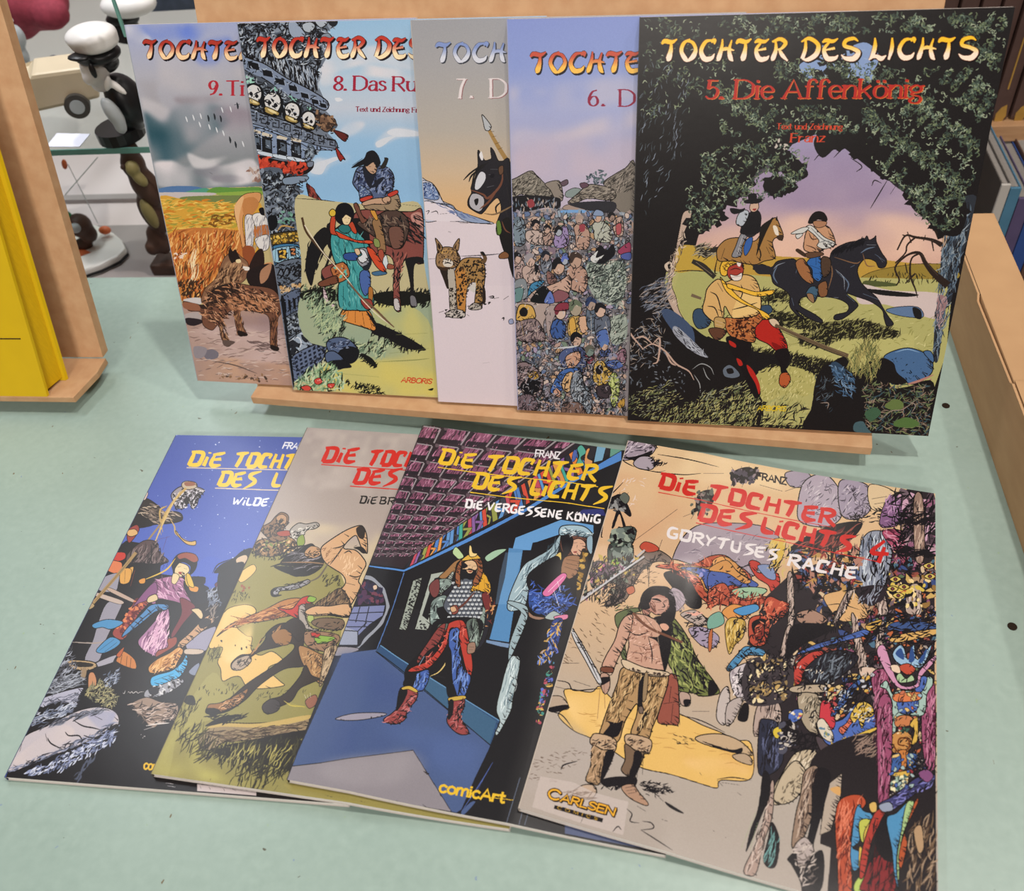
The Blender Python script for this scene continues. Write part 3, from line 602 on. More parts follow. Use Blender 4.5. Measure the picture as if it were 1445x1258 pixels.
    c.F('3f62a2', "260,1100 290,1030 330,990 410,985 400,1020 340,1040 310,1100", o=1.1); c.F('c3a076', "315,1060 340,1010 370,1010 372,1080 335,1100", o=1.1); c.F('7d8794', "358,1110 370,1010 410,1008 425,1080 460,1120 450,1205 410,1180", o=1.2); c.H('3a424c a9b2bb', "362,1105 380,1015 420,1090 450,1190", 50, 46, 75, .3, 1.3)
    c.F('b99a50', "465,1020 475,960 510,950 535,985 560,1010 540,1050 500,1075 470,1050", o=1.2); c.F('191719', "478,985 500,968 515,990 500,1015 482,1010"); c.F('a3b068', "540,1040 570,1005 592,1050 590,1120 565,1175 545,1120", o=1); c.H('5a6a34 c3cc8c', "540,1040 590,1050 570,1170", 30, 36, 80, .3, 1.1)
    c.F('3a3238', "480,1080 540,1065 550,1120 500,1130", o=1); c.F('b98f7c', "275,1105 290,1080 315,1110 300,1125", o=.8); c.F('6f5a54', "320,1160 400,1150 430,1210 330,1215", o=1); c.F('b08a40', "585,1150 615,1130 615,1170 590,1175", o=.7)
    c.F('6f6068', "95,1130 160,1110 200,1150 190,1190 100,1190", o=1)
    c.H(INK, "90,980 620,900 620,1235 95,1190", 420, 30, 55, .9, 1.2, .5); c.H('a9a4aa 7d8696', "90,980 620,900 620,1235 95,1190", 130, 24, 35, .9, 1, .5)
    c.H(INK, "70,250 650,250 640,640 620,1220 95,1190", 420, 22, 60, .8, 1.1, .5); c.H('c8bcb4 aab4c4', "70,250 650,250 640,640 620,1220 95,1190", 130, 14, 50, .8, 1, .5)
    c.S(INK, .8, "95,1190 620,1222", taper=0)
    c.frame(700, 0, .2543)
    c.text('TOCHTER', BRUSH, (190, 404), (900, 398), (0, -116), 'f0bc54', 1.25, sh=(6, 9, '16131a', 4), col2='c0503c', o=.6, oc='3a1c1a')
    c.text('6.', PLAIN, (512, 588), (608, 588), (0, -92), '8a2340', .95, serif=1, track=10)
    c.text('D', PLAIN, (688, 590), (768, 590), (0, -92), '8a2340', .95, serif=1)
def art_snow(c):
    c.grad([(0, '96979d'), (.1, '9d9c9f'), (.25, 'aaa39b'), (.35, 'c0aa90'), (.45, 'd0a878'), (.52, 'd8ac7a'), (1, 'd8ac7a')])
    INK = '1b191a'
    c.frame(570, 280, .2464)
    W = 'cfc4cc'
    c.F(W, "90,120 240,128 330,132 430,140 540,145 640,140 660,1240 160,1240", sm=0)
    c.F('c7bcc6', "130,350 640,320 650,500 150,500", sm=0, al=.4)
    c.frame(570, 10, .2545)
    c.F('b9bbcc', "85,960 130,965 165,985 195,1030 215,1075 270,1100 300,1130 400,1165 500,1200 420,1200 300,1190 200,1185 100,1175", o=.9); c.F('6f84ad', "85,1000 110,975 150,980 180,1010 195,1060 160,1070 90,1050", o=.8); c.H('3a4a74 a9b6cf 23305a', "88,975 160,980 195,1060 90,1050", 90, 20, 40, .8, 1.2)
    c.F('d3cad2', "95,1085 160,1085 260,1110 310,1185 100,1172"); c.F('8796b5', "150,1085 250,1095 300,1130 400,1165 480,1198 380,1195 310,1170 270,1120 190,1090", o=.6); c.L(INK, 1.1, "95,1080 140,1075 190,1090 260,1098", "85,960 130,965 165,985 200,1045 230,1095 300,1130", "150,1140 180,1132 190,1150", "120,1135 140,1130 130,1150", "200,1148 240,1145", "310,1198 365,1200", "245,1246 260,1250")
    c.H('5f6f98', "180,1090 310,1130 420,1180 300,1170", 40, 30, -30, .2, .9)
    # spear and horse head
    c.S('9a7a48', 0, "465,670,18 520,770,22 590,880,26"); c.L('3a2a1c', 1.5, "480,690 500,690", "490,720 512,715", "505,760 530,750", "520,790 545,780", "455,660 485,650"); c.F('a9adb2', "432,596 460,625 484,662 472,685 450,680 440,640", o=1)
    c.F('222026', "410,795 430,820 448,850 475,845 485,835 480,780 500,800 522,850 545,855 590,870 600,1260 520,1260 515,1200 540,1120 520,1060 480,1090 440,1140 415,1145 360,1110 355,1070 375,1030 372,1000 395,940 410,880", o=1)
    c.F('c3c4cc', "400,960 425,915 450,925 450,960 420,1005 395,1010"); c.F('a7a5ac', "362,1070 380,1035 420,1040 445,1065 440,1110 415,1135 370,1110", o=.9); c.F('1b191a', "390,1070 412,1062 410,1090 398,1100"); c.F('d6d3d6', "430,800 440,840 430,850 418,820")
    c.L('5f6068', 2, "470,930 500,930", "460,1000 500,990", "430,1050 460,1060", "480,900 520,900"); c.F('15131a', "480,930 500,925 498,945 478,945"); c.S('6b4334', 3.5, "372,1015 440,1040 465,1060 520,1010 545,960 545,890"); c.S('6b4334', 3, "420,1120 470,1080 520,1010"); c.F('5f4434', "525,890 550,880 550,920 530,930", o=.8)
    c.L(INK, 2.4, "440,870 370,920 330,960", "450,880 380,930 360,970", "470,860 400,910 375,990", "540,1080 510,1110 515,1150"); c.S('7a6248', 2.4, "445,1145 500,1150 560,1125 640,1080"); c.L('3a3630', 1, "560,900 590,1000", "570,1000 590,1100", "555,1100 585,1200"); c.F('5b7a34', "515,1205 535,1190 550,1230 540,1260 515,1260", o=.8)
    # near leg and boot
    c.frame(570, 280, .2464)
    c.F('1b191a', "550,140 612,130 630,440 610,410 595,345 570,300 545,210"); c.L('6b4334', 2, "560,130 580,180 610,200"); c.F('7a5236', "545,325 575,305 600,320 595,342 550,345", o=.9); c.F('5b7a34', "530,140 550,130 560,190 540,210", o=.7)
    c.L('55525a', 1.6, "122,348 190,345", "325,332 470,325 550,318")
    # lynx
    c.F('9a7748', "335,350 400,340 450,350 465,420 460,500 450,600 440,630 405,620 412,520 400,480 370,500 355,560 350,660 310,670 300,560 285,480 290,420", o=1.2)
    c.F('b07a3e', "290,420 340,400 360,470 355,560 348,640 320,650 300,560"); c.F('2a211c', "205,400 240,390 262,400 262,470 250,520 225,460"); c.F('a9a196', "250,410 285,400 300,520 300,600 290,650 265,640 258,540", o=.8)
    c.H('1f1916', "300,360 450,350 460,480 400,480 350,560 320,640 290,440", 170, 16, 70, .6, 1.9); c.H('1f1916', "255,500 300,500 300,640 265,640", 40, 14, 60, .6, 1.6); c.H('1f1916', "415,500 455,490 445,610 410,610", 36, 14, 70, .5, 1.8)
    c.F('c0bcb8', "360,520 400,485 412,490 405,540 370,520"); c.F('2a211c', "450,510 465,520 468,590 452,600")
    c.F('b7b0aa', "250,650 300,635 345,650 345,680 280,685 240,668", o=1); c.F('a9a29a', "370,630 400,600 440,612 445,632 400,640", o=1); c.H(INK, "235,640 350,640 350,690 240,680", 50, 14, 20, .5, 1.4); c.H(INK, "365,610 495,590 490,610 380,640", 26, 16, 10, .4, 1.2)
    c.F('8d7050', "190,315 215,285 250,278 290,290 318,330 320,360 295,395 250,402 205,405 183,370", o=1.2); c.F('8d7050', "180,228 210,262 222,288 195,310 188,270", o=1); c.F('8d7050', "318,230 310,300 282,292 290,262", o=1); c.F('c9c1b8', "225,355 250,345 280,365 270,392 230,388"); c.F('3a2a20', "185,385 215,395 262,395 240,415 205,405")
    c.H('2a1d16', "190,290 310,290 318,360 200,370", 60, 12, 60, .7, 1.3); c.H('c09858', "200,290 300,290 300,350 205,350", 24, 12, 70, .4, 1.2); c.L(INK, 1.7, "210,328 232,338", "262,334 285,322", "238,352 258,352", "232,375 250,368 272,376", "180,226 188,236", "316,230 318,242"); c.F('2a1d16', "195,255 210,275 205,292 195,280"); c.F('2a1d16', "300,262 296,290 288,285")
    c.S('5c4630', 0, "455,368,24 465,345,22 455,322,18 440,312,12"); c.F(INK, "436,308 455,306 466,325 458,330 445,318")
    c.L(INK, 1.8, "485,565 510,560 512,570 490,570", "515,575 545,568", "570,580 600,560", "560,690 572,684 570,700", "200,655 230,645", "360,665 375,675"); c.F('8f98b8', "600,700 620,690 628,715 605,720", o=.6); c.L('8a828a', .9, "450,945 490,940", "255,188 270,192")
    c.frame(570, 10, .2545)
    c.text('TOCHTER', BRUSH, (175, 305), (850, 300), (0, -110), 'cdd0dc', 1.25, sh=(5, 6, '33363f', 3), col2='7d90c4', o=.5, oc='4a4e5c')
    c.text('7.', PLAIN, (292, 504), (398, 504), (0, -106), 'd9d0d2', .85, serif=1, sh=(5, 3, '8a5f62', 0), track=24)
    c.text('D', PLAIN, (482, 502), (566, 500), (0, -104), 'd9d0d2', .85, serif=1, sh=(5, 3, '8a5f62', 0))
def art_rider(c):
    c.grad([(0, '8fb4d4'), (.12, 'a3bdd3'), (.2, 'b6bfce'), (.28, '8db2d3'), (.4, '86aed2'), (.52, '8fb9dc'), (1, 'b5ad84')])
    INK = '18171a'
    c.frame(320, 10, .2226)
    for p, s in (("600,360 700,330 1000,380 1200,400 1200,470 900,440 760,460 600,500", 1), ("560,320 760,260 1000,250 1200,300 1200,400 900,360 640,420", 2), ("680,575 730,580 735,600 700,600", 3), ("520,1040 560,960 640,960 700,930 780,940 760,980 660,1010 620,1060 540,1070", 4), ("1010,790 1080,765 1240,790 1240,820 1090,830 990,880 950,890 945,850", 5), ("760,740 870,730 860,770 800,810 700,830", 6)):
        c.wash('cfcdd4', p, 1.1, seed=s, soft=5)
    c.F('c5cbd6', "530,1045 565,990 640,965 690,950 720,960 640,1000 600,1060"); c.F('c9ced8', "1015,795 1080,770 1230,795 1230,815 1080,822"); c.F('c6ccd6', "945,860 1000,830 1080,815 1040,840 990,880 955,890"); c.F('cfd2da', "685,578 715,575 735,590 700,600")
    # carved tower
    ST = '6a7382'
    c.F(ST, "40,60 360,60 690,62 700,100 640,150 610,185 620,240 660,250 650,290 600,380 560,410 595,440 580,500 620,590 640,620 620,650 660,690 690,710 680,760 640,800 690,850 690,900 600,905 560,940 530,990 545,1000 520,1020 505,1110 440,1120 430,1260 480,1260 380,2400 380,2400 180,950 130,650", sm=0)
    c.D('4a5260 8893a3 303640 59626f 7d8796 3f464f', "40,65 690,65 640,180 600,380 330,360 100,300 60,200", 420, 24, .5, .5)
    c.H(INK, "40,65 700,65 640,200 600,380 560,480 100,300 60,200", 420, 44, 40, .9, 2, .4); c.H('a9b4c4 c3ccd6', "40,65 690,65 600,380 100,300", 120, 30, 30, .7, 1.2)
    c.F('8e9bb0', "390,100 430,90 470,130 500,180 440,200 400,170", o=1); c.F('a3acb8', "480,110 530,95 560,120 530,160 490,150", o=1); c.F('a3acb8', "560,80 620,75 640,100 600,130 570,110", o=1); c.F('202329', "640,75 690,65 704,100 680,125 650,110"); c.F('7c8796', "600,180 640,165 665,190 650,230 610,225", o=1)
    c.H(INK, "100,290 330,330 580,420 580,540 330,420 110,330", 140, 60, -85, .15, 2.4); c.H('8793a4 aab3c0', "100,260 600,420 580,520 300,400", 80, 50, -80, .15, 1.6)
    # beams with square sockets
    c.F('75829a', "80,270 130,320 240,360 380,450 520,520 640,600 620,655 500,600 380,560 260,470 150,420 90,370", o=1.4)
    for x, y in ((170, 372), (258, 420), (337, 473), (420, 515), (495, 562), (560, 600), (612, 625)):
        r = 38 - (x - 170) * .035
        c.F('17181c', [(x-r, y-r*.8), (x+r*.75, y-r*.35), (x+r, y+r*.75), (x-r*.75, y+r*.4)], sm=0); c.S('8f9db2', 2, [(x-r*1.15, y-r), (x+r*.8, y-r*.5)], sm=0); c.S('b3bdcb', 1.5, [(x+r*.8, y-r*.5), (x+r*1.1, y+r*.8)], sm=0)
    c.F('4b525e', "100,420 200,440 330,520 460,600 560,650 640,690 690,720 690,770 560,770 400,720 240,690 130,640"); c.D('2a2d33 79838f 96a0a8 454c56', "100,420 330,520 560,650 690,720 640,780 400,700 130,640", 200, 15, .6, .5); c.H(INK, "100,420 330,520 690,720 680,780 400,720 130,640", 120, 30, 40, .9, 1.8)
    c.D('7fb3a4 94c4b4', "120,440 170,450 160,490 125,480", 10, 12); c.D('7fb3a4', "275,510 320,520 310,560 270,550", 8, 10); c.D('7fb3a4', "390,560 440,590 430,620 400,600", 8, 10); c.D('7fb3a4', "500,630 540,640 520,660", 6, 9)
    for x, y, r in ((172, 555, 60), (290, 612, 66), (415, 668, 58), (520, 718, 52)):
        c.F('17181c', [(x-r*1.05, y-r*.6), (x, y-r*1.25), (x+r, y-r*.5), (x+r*.9, y+r*.9), (x, y+r*1.35), (x-r*.9, y+r*.8)])
        c.F('c9c8c8', [(x-r*.8, y-r*.5), (x-r*.2, y-r*1.05), (x+r*.55, y-r*.8), (x+r*.8, y), (x+r*.5, y+r*.7), (x-r*.1, y+r*.85), (x-r*.6, y+r*.4)], o=.8)
        c.F('9c8650', [(x-r*.7, y+r*.3), (x-r*.2, y+r*.45), (x+r*.6, y+r*.85), (x+r*.5, y+r*1.15), (x-r*.2, y+r*1.05), (x-r*.75, y+r*.75)], o=1); c.F('d8c896', [(x-r*.5, y+r*.5), (x, y+r*.62), (x+r*.45, y+r*.95), (x-r*.1, y+r*.85)])
        for a, b in ((-.3, -.1), (.3, .15)): c.F('1b1b20', [(x+r*a-r*.2, y+r*b), (x+r*a, y+r*b-r*.22), (x+r*a+r*.2, y+r*b+r*.04), (x+r*a, y+r*b+r*.22)])
        c.F('1b1b20', [(x-r*.05, y+r*.2), (x+r*.05, y+r*.22), (x, y+r*.38)])
    # fretted band, niches
    c.F('667082', "135,640 240,680 380,725 520,790 640,840 690,850 692,905 560,880 400,830 280,780 140,740", o=1.4); c.F('7f90ad', "140,735 280,775 400,825 560,875 690,900 620,908 500,895 380,850 250,800 145,760", o=1)
    for i in range(8):
        x = 165 + i*72; y = 690 + i*24; r = 30 - i
        c.S(INK, 1.8, [(x-r, y-r), (x+r*.8, y-r*.6), (x+r*.8, y+r), (x-r*.6, y+r*.7), (x-r*.6, y-r*.2), (x+r*.2, y)], sm=0, taper=0); c.S('8e9cb4', 1.2, [(x-r*1.15, y-r), (x-r*1.05, y+r*.9)], sm=0)
    c.F('7888a4', "150,760 300,800 480,870 545,930 500,980 350,960 200,940 175,900", o=1)
    for x, y in ((185, 850), (255, 872), (350, 890), (440, 905)):
        c.F('1b1c20', [(x-34, y-55), (x+30, y-40), (x+34, y+55), (x-30, y+45)], sm=0); c.F('545f6e', [(x-12, y-35), (x+24, y-26), (x+26, y+30), (x-10, y+20)], sm=0, o=.7); c.F('c3b9a8', [(x-30, y-80), (x+34, y-62), (x+30, y-45), (x-34, y-58)], sm=0); c.F('b9c4d2', [(x-50, y+40), (x+50, y+62), (x+40, y+80), (x-50, y+62)], o=.6)
    c.D('59636f 8b97a6 23262b', "500,870 590,890 560,940 500,960", 30, 14); 
    c.F('1d1617', "180,940 350,975 545,990 500,1060 350,1070 200,1040"); c.H('b5402e c74a34 9c3526', "185,950 350,985 530,1000 490,1060 350,1060 205,1030", 70, 44, 60, .9, 4.5, .5)
    c.F('6d7688', "510,985 548,980 545,1010 515,1015", o=1)
    # beast capital and column
    c.F('4f5866', "200,1050 330,1020 380,1080 500,1080 440,1130 430,1300 220,1300"); c.D('2c3038 7a8594 98a3ae 3f4650 5b6472', "195,1040 500,1070 430,1300 220,1300", 260, 18, .6, .5); c.H(INK, "195,1040 500,1070 430,1300 220,1300", 150, 34, 60, .9, 2, .5)
    c.F('76818e', "275,1170 310,1150 350,1180 345,1225 305,1235 280,1210", o=1.2); c.F('17181b', "300,1180 320,1175 325,1200 305,1205"); c.F('76869a', "360,1085 500,1070 505,1100 380,1130", o=1)
    c.frame(320, 270, .2385)
    c.F(ST, "205,0 410,0 440,260 440,560 455,680 500,750 570,830 585,880 570,1000 500,1060 400,1130 360,900 320,640 260,300", sm=0)
    c.D('2f343c 7a8594 56606d 98a3ae 454d58', "210,0 410,0 430,240 260,250", 150, 15, .6, .5); c.H(INK, "210,0 410,0 430,240 260,250", 90, 30, 70, .8, 2, .5); c.D('6f9a8c 5b8578', "300,120 390,110 400,190 310,190", 24, 10); c.F('15161a', "245,150 290,145 300,200 270,235 245,215"); c.S('b08a50', 2.4, "300,235 330,205 400,215")
    c.F('4c3f24', "248,260 430,235 432,275 410,300 260,318", o=1.4); c.D('c09a3e d8b85c a07c2c', "255,265 430,240 420,295 265,312", 60, 8, .7)
    c.F('3d6f96', "262,330 420,315 438,400 280,440", o=1.2); c.F('8fb5c9', "275,345 415,328 428,390 290,425", o=1); c.F('26262a', "298,348 352,340 358,398 308,412", sm=0); c.S('d2a846', 3, "310,360 345,355 335,380 315,385 350,392", taper=0); c.F('26262a', "370,335 405,330 412,380 378,386", sm=0); c.S('c07a4c', 2.4, "380,345 400,345 385,365 405,372", taper=0)
    for k in range(4): c.S('1c2a36', 2, [(285+k*40, 428-k*8), (290+k*40, 340-k*6)], sm=0)
    c.F('5c6675', "285,440 438,400 440,500 310,560", o=1.2)
    for k in range(4):
        c.S(INK, 2, [(300+k*36, 500-k*9), (320+k*36, 460-k*9), (335+k*36, 490-k*9), (318+k*36, 515-k*9)], taper=0); c.S('a3adba', 1.2, [(306+k*36, 495-k*9), (322+k*36, 468-k*9)])
    c.H(INK, "290,440 440,410 440,540 310,560", 60, 22, 20, .7, 1.5); c.D('c3a680 b08a5c', "310,570 430,545 440,570 320,600", 18, 11, .8); c.F('56627a', "320,640 430,580 455,700 340,760", o=1)
    for k in range(3): c.S(INK, 2.2, [(345+k*28, 655-k*10), (350+k*28, 720-k*10), (372+k*28, 700-k*10), (365+k*28, 640-k*8)], sm=0, taper=0)
    c.F('59626f', "340,760 450,700 500,760 480,790 360,860", o=1); c.D('7d8896 333941 98a3b0', "345,760 450,700 500,755 360,860", 90, 12, .7); c.H(INK, "345,760 450,700 500,755 360,860", 70, 20, 50, .9, 1.5)
    c.F('8f9dae', "365,890 500,800 550,830 585,890 380,980", o=1.3); c.D('26282e', "375,905 430,870 440,930 395,960", 6, 26, .8); c.F('26282e', "440,850 490,825 515,870 465,895"); c.F('26282e', "510,820 545,830 565,865 525,870"); c.S('c4ccd6', 1.8, "368,888 420,865 440,905 400,970"); c.S('c4ccd6', 1.8, "430,840 480,860 480,900")
    c.F('5f6c88', "380,985 585,890 580,960 560,1005 500,1060 400,1130", o=1.3)
    for k in range(6):
        for j in range(7):
            x = 400+j*27+k*3; y = 985+k*24-j*14
            if x < 575 and y < 1110 - (x-400)*.6: c.F('1d2230', [(x, y), (x+16, y-8), (x+17, y+6), (x+2, y+13)], sm=0)
    c.frame(320, 10, .2226); c.H('17181c', "60,280 620,600 690,850 540,980 190,930 120,600", 260, 26, -20, .9, 1.6); c.H('aab6c8', "60,280 620,600 690,850 540,980 190,930", 90, 20, -20, .5, 1)
    c.frame(320, 270, .2385); c.H('17181c', "260,310 430,260 440,560 500,760 570,850 570,990 400,1110 330,640", 230, 18, 40, .9, 1.4); c.F('17181c', "320,640 340,640 365,860 400,1130 380,1130 350,860")
    # tassels
    c.frame(320, 10, .2226)
    c.F('6a5040', "590,690 650,690 690,720 680,750 640,790 600,770", o=1.2); c.D('3a2c26 8a6c54', "560,650 690,700 690,790 580,780", 40, 14)
    c.F('5a2420', "680,780 765,810 760,840 745,852 700,815", o=1); c.F('8a2a24', "693,890 750,965 735,965 720,978 700,940", o=1); c.S(INK, 2, "500,1090 515,1130")
    c.F('4a2426', "505,1120 540,1150 610,1240 620,1290 580,1250 540,1290 520,1200", o=1.2); c.H('8a4038 2a1a1a', "510,1130 560,1170 610,1260 540,1270", 40, 50, -65, .15, 1.6)
    # plain and grass
    c.frame(320, 270, .2385)
    c.F('b5ac86', "405,42 560,52 800,75 1000,70 1150,88 1165,400 1200,800 900,800 560,800 450,680 440,400"); c.L(INK, 1, "405,42 560,52 640,62", "1040,78 1150,90"); c.F('98a488', "440,620 700,620 1190,620 1205,830 1000,900 500,900")
    c.F('b9b574', "900,640 1190,760 1210,1180 720,1190 640,1060 800,980 860,830")
    c.wash('8fa08a', "600,850 1200,640 1210,900 900,1000 700,960", 1, seed=4, soft=14); c.wash('c8bd6a', "640,1000 1200,1050 1220,1230 500,1200", 1.3, seed=8, soft=10)
    c.F('1a1b18', "440,600 560,570 660,590 680,640 560,660 450,640"); c.H('1a1b18 1a1b18 6d7f64', "440,560 680,560 680,660 450,650", 120, 40, 65, .4, 1.8); c.F('1a1b18', "870,610 1000,590 1200,610 1195,650 1000,680 880,650"); c.H('1a1b18', "870,580 1200,580 1200,680 880,670", 150, 44, 65, .4, 1.8)
    # horse
    B = '7d4640'
    c.F('1b1a1c', "590,205 640,190 640,330 600,430 580,520 560,520 560,480 590,420 620,300"); c.F('1b1a1c', "585,215 530,250 490,320 470,400 468,480 500,560 520,480 545,400 580,330 620,280", o=.6); c.H('1b1a1c', "590,215 480,320 470,520 510,520 600,300", 50, 80, 70, .2, 2)
    c.F(B, "800,110 1000,120 1100,120 1155,110 1165,300 1150,430 1060,400 1020,520 1030,700 990,690 985,560 990,440 960,380 860,360 760,260 740,170", o=1.3); c.F('1b1a1c', "1060,400 1150,390 1165,430 1110,440 1110,620 1120,680 1085,680 1085,560 1070,470"); c.F('1b1a1c', "750,160 830,200 850,360 830,440 700,420 600,330 620,240"); c.F('b5837a', "1090,140 1150,130 1160,240 1110,200")
    c.H('1b1a1c', "1030,180 1160,140 1160,320 1060,300", 50, 60, -40, .25, 1.8); c.H('1b1a1c a9665a', "980,360 1060,380 1010,600 985,560", 60, 40, 75, .3, 1.5); c.F('b9b4b4', "988,640 1015,640 1025,700 995,700", o=1); c.F('6d6c72', "1085,620 1115,625 1125,680 1090,675", o=1); c.F('c3aeb4', "570,560 590,600 610,660 650,670 640,690 600,690 575,650", o=1); c.F(B, "560,470 640,430 660,520 600,540", o=1)
    c.F('4a3a34', "770,190 860,160 960,110 1040,130 1080,200 1040,330 970,330 900,290 860,260", o=1.3); c.H('1b1a1c 7d6a5c', "780,190 960,130 1070,180 1020,320 900,280", 110, 44, -60, .5, 1.7); c.F('6a4a40', "960,220 1040,220 1040,320 980,335", o=1); c.F('8a6a4a', "860,180 900,160 930,260 940,360 900,370 880,260", o=1); c.F('7d8a50', "870,280 900,290 905,330 875,325", o=.8)
    c.F('6a4438', "750,80 775,75 800,140 830,170 800,190 775,140", o=1); c.F('c08a3c', "850,120 870,105 895,160 880,170", o=.8); c.F('9a4a3a', "895,360 925,350 935,440 915,450", o=.8); c.F('c3ccd0', "925,400 945,380 955,450 925,455", o=.8); c.F('8a4a38', "955,430 990,440 985,460 950,458", o=.8); c.F('3f6486', "860,480 930,470 945,490 880,500", o=.8)
    # rider
    c.frame(320, 10, .2226)
    c.F('8f7a62', "890,1210 930,1200 1030,1180 1080,1180 1100,1258 1060,1290 880,1280", o=1)
    c.F('4f5c7c', "800,1100 830,1020 900,1010 1000,1010 1050,1050 1060,1110 1040,1190 1010,1230 860,1240 840,1180 805,1130", o=1.3); c.H('18171a 2b3350 7d8aaa', "805,1080 850,1015 1040,1030 1060,1110 1030,1180 900,1160 840,1170", 190, 34, 60, .8, 2); c.F('20222c', "860,1020 900,1000 940,1060 920,1130 960,1090 1000,1080 960,1130 900,1140")
    c.F('46567c', "840,1130 900,1160 920,1200 850,1220", o=1); c.H('18171a 8fa0b8', "840,1130 910,1160 900,1215 850,1215", 36, 18, 20, .6, 1.2); c.F('b23c30', "845,1215 910,1195 925,1210 860,1235", o=1); c.F('b23c30', "1020,1185 1075,1160 1085,1180 1035,1205", o=1)
    c.F('b5937a', "860,1240 930,1215 1010,1210 1040,1225 1020,1250 930,1250 870,1260", o=1); c.F('b5937a', "985,1215 1025,1200 1040,1225 1005,1245", o=1)
    c.F('1b1a1e', "870,960 890,920 930,910 960,940 975,990 950,1010 880,1000 840,1010 790,1020 830,985"); c.F('b5937a', "875,1000 905,975 945,990 950,1040 925,1060 895,1040", o=1); c.F('1b1a1e', "880,960 940,950 965,1000 950,1020 930,985 890,1010 875,1000"); c.L(INK, 1.1, "890,1010 915,1012", "905,1042 930,1038"); c.L(INK, 1.6, "860,960 795,1005", "960,950 965,940"); c.F('2a2724', "975,1020 1000,970 1000,955 1022,960 1018,985 1000,1020", o=.6)
    # robed archer
    c.frame(320, 270, .2385)
    c.F('1b1a1c', "880,780 960,810 1080,870 1180,940 1060,930 940,870 860,840"); c.H('1b1a1c', "850,780 1000,830 1180,930 1060,950 860,850", 120, 40, 60, .5, 1.9)
    c.F('cc8440', "690,700 830,700 880,800 870,825 820,810 790,800 740,785 680,760", o=1.3); c.L('4a2a14', 2, "720,710 710,760", "760,710 760,780", "800,710 815,800", "840,720 860,810"); c.F('1b1a1c', "820,700 880,770 890,800 870,790")
    c.F('3f8f92', "660,215 700,195 760,230 840,320 850,420 830,500 870,620 850,700 760,705 670,690 660,560 680,470 640,420 615,330 620,250", o=1.4); c.L('123436', 2.2, "690,260 700,350 720,480", "660,300 670,400", "720,540 730,680", "770,500 800,690", "690,560 690,680", "640,290 650,380", "750,560 770,690"); c.H('66b0ae 1f5a5e', "630,240 800,260 850,600 840,690 680,680", 90, 50, -75, .25, 1.4)
    c.F('2f4a86', "695,370 770,365 775,395 760,410 700,405", o=1); c.F('46609c', "790,480 840,470 850,560 820,620 790,560", o=1); c.F('a06a34', "840,570 865,580 860,660 840,650", o=.8); c.F('8a3a34', "795,640 850,640 865,680 830,700 800,670", o=1)
    c.F('8c8f98', "780,340 830,340 855,400 830,450 790,440 770,400 800,380", o=1.2); c.F('c9cdd2', "785,345 815,350 835,400 800,425 775,395 800,375", o=1); c.F('20242a', "830,350 858,420 830,470 800,450 840,420"); c.F('cbae8e', "755,345 780,340 790,370 770,378", o=.8)
    c.F('a8663c', "620,450 690,420 725,470 720,510 660,540 625,490", o=1.2); c.D('56b0a6 d8a050 4a2a20', "630,455 690,430 720,490 660,525", 30, 8, .6); c.F('6a4030', "545,540 640,500 660,530 640,550 560,565", o=1.2)
    c.F('c0482c', "640,235 700,260 770,290 850,290 860,310 780,305 700,285 660,270", o=1); c.F('c0482c', "830,330 870,350 940,460 920,475 880,440 840,370", o=1); c.F('b0442c', "620,150 645,150 640,230 655,260 615,250 610,200", o=1); c.F('b0442c', "720,190 745,180 770,240 755,250 725,215", o=1)
    c.F('2a6a6c', "660,215 700,190 735,225 710,250 675,240", o=1); c.F('16151a', "645,170 640,120 660,80 700,68 735,85 755,130 745,175 725,190 700,200 670,195"); c.F('d8c39a', "680,150 700,130 735,140 732,180 715,200 690,192", o=.9); c.F('16151a', "670,150 700,120 745,140 735,155 705,140 685,160"); c.L(INK, 1, "695,160 708,158", "718,160 728,160", "706,185 718,184"); c.F('c9a83c', "605,125 625,105 645,120 640,145 615,148", o=1)
    c.S('4a3626', 0, "445,155,14 470,240,12 540,330,11 640,440,10"); c.S('d2c8b4', 1.3, "460,200 560,350 650,450 720,530 800,640 900,740 985,800", taper=0); c.S('6a5340', 0, "715,535,9 800,630,11 880,700,12 940,760,12 990,805,6"); c.L(INK, 1, "560,380 640,470")
    # boulders, grass, flowers
    c.H('2a2f28 8fa388 5f7560 b3bf98 1a1b18', "440,560 560,640 700,700 680,860 800,900 960,880 940,980 760,960 600,900 520,760", 420, 54, 60, .5, 1.9); c.H('a9b890 7d9478', "480,640 660,700 660,820 560,830", 120, 50, 60, .4, 1.5)
    c.F('4f5e7c', "590,900 630,868 700,868 760,910 775,960 740,1010 680,1010 610,960", o=1.4); c.F('1a1b1f', "700,920 775,930 780,980 740,1020 660,1010 650,970"); c.F('4f5e7c', "585,960 630,945 680,980 690,1010 640,1030 590,1010", o=1.3); c.F('1a1b1f', "600,1010 690,1000 740,1040 690,1050 640,1060"); c.H('8796b4 23283a', "600,890 720,880 720,930 610,940", 50, 24, 20, .4, 1.3)
    c.F('1a1b18', "800,960 860,990 890,1040 860,1030 820,1000"); c.H('1a1b18', "780,950 900,1020 880,1050 800,1000", 40, 34, 40, .5, 1.6); c.L('7f8450', 1.2, "900,1010 1100,1000 1200,990", "680,1080 900,1100", "1000,850 1190,840", "960,960 1200,930")
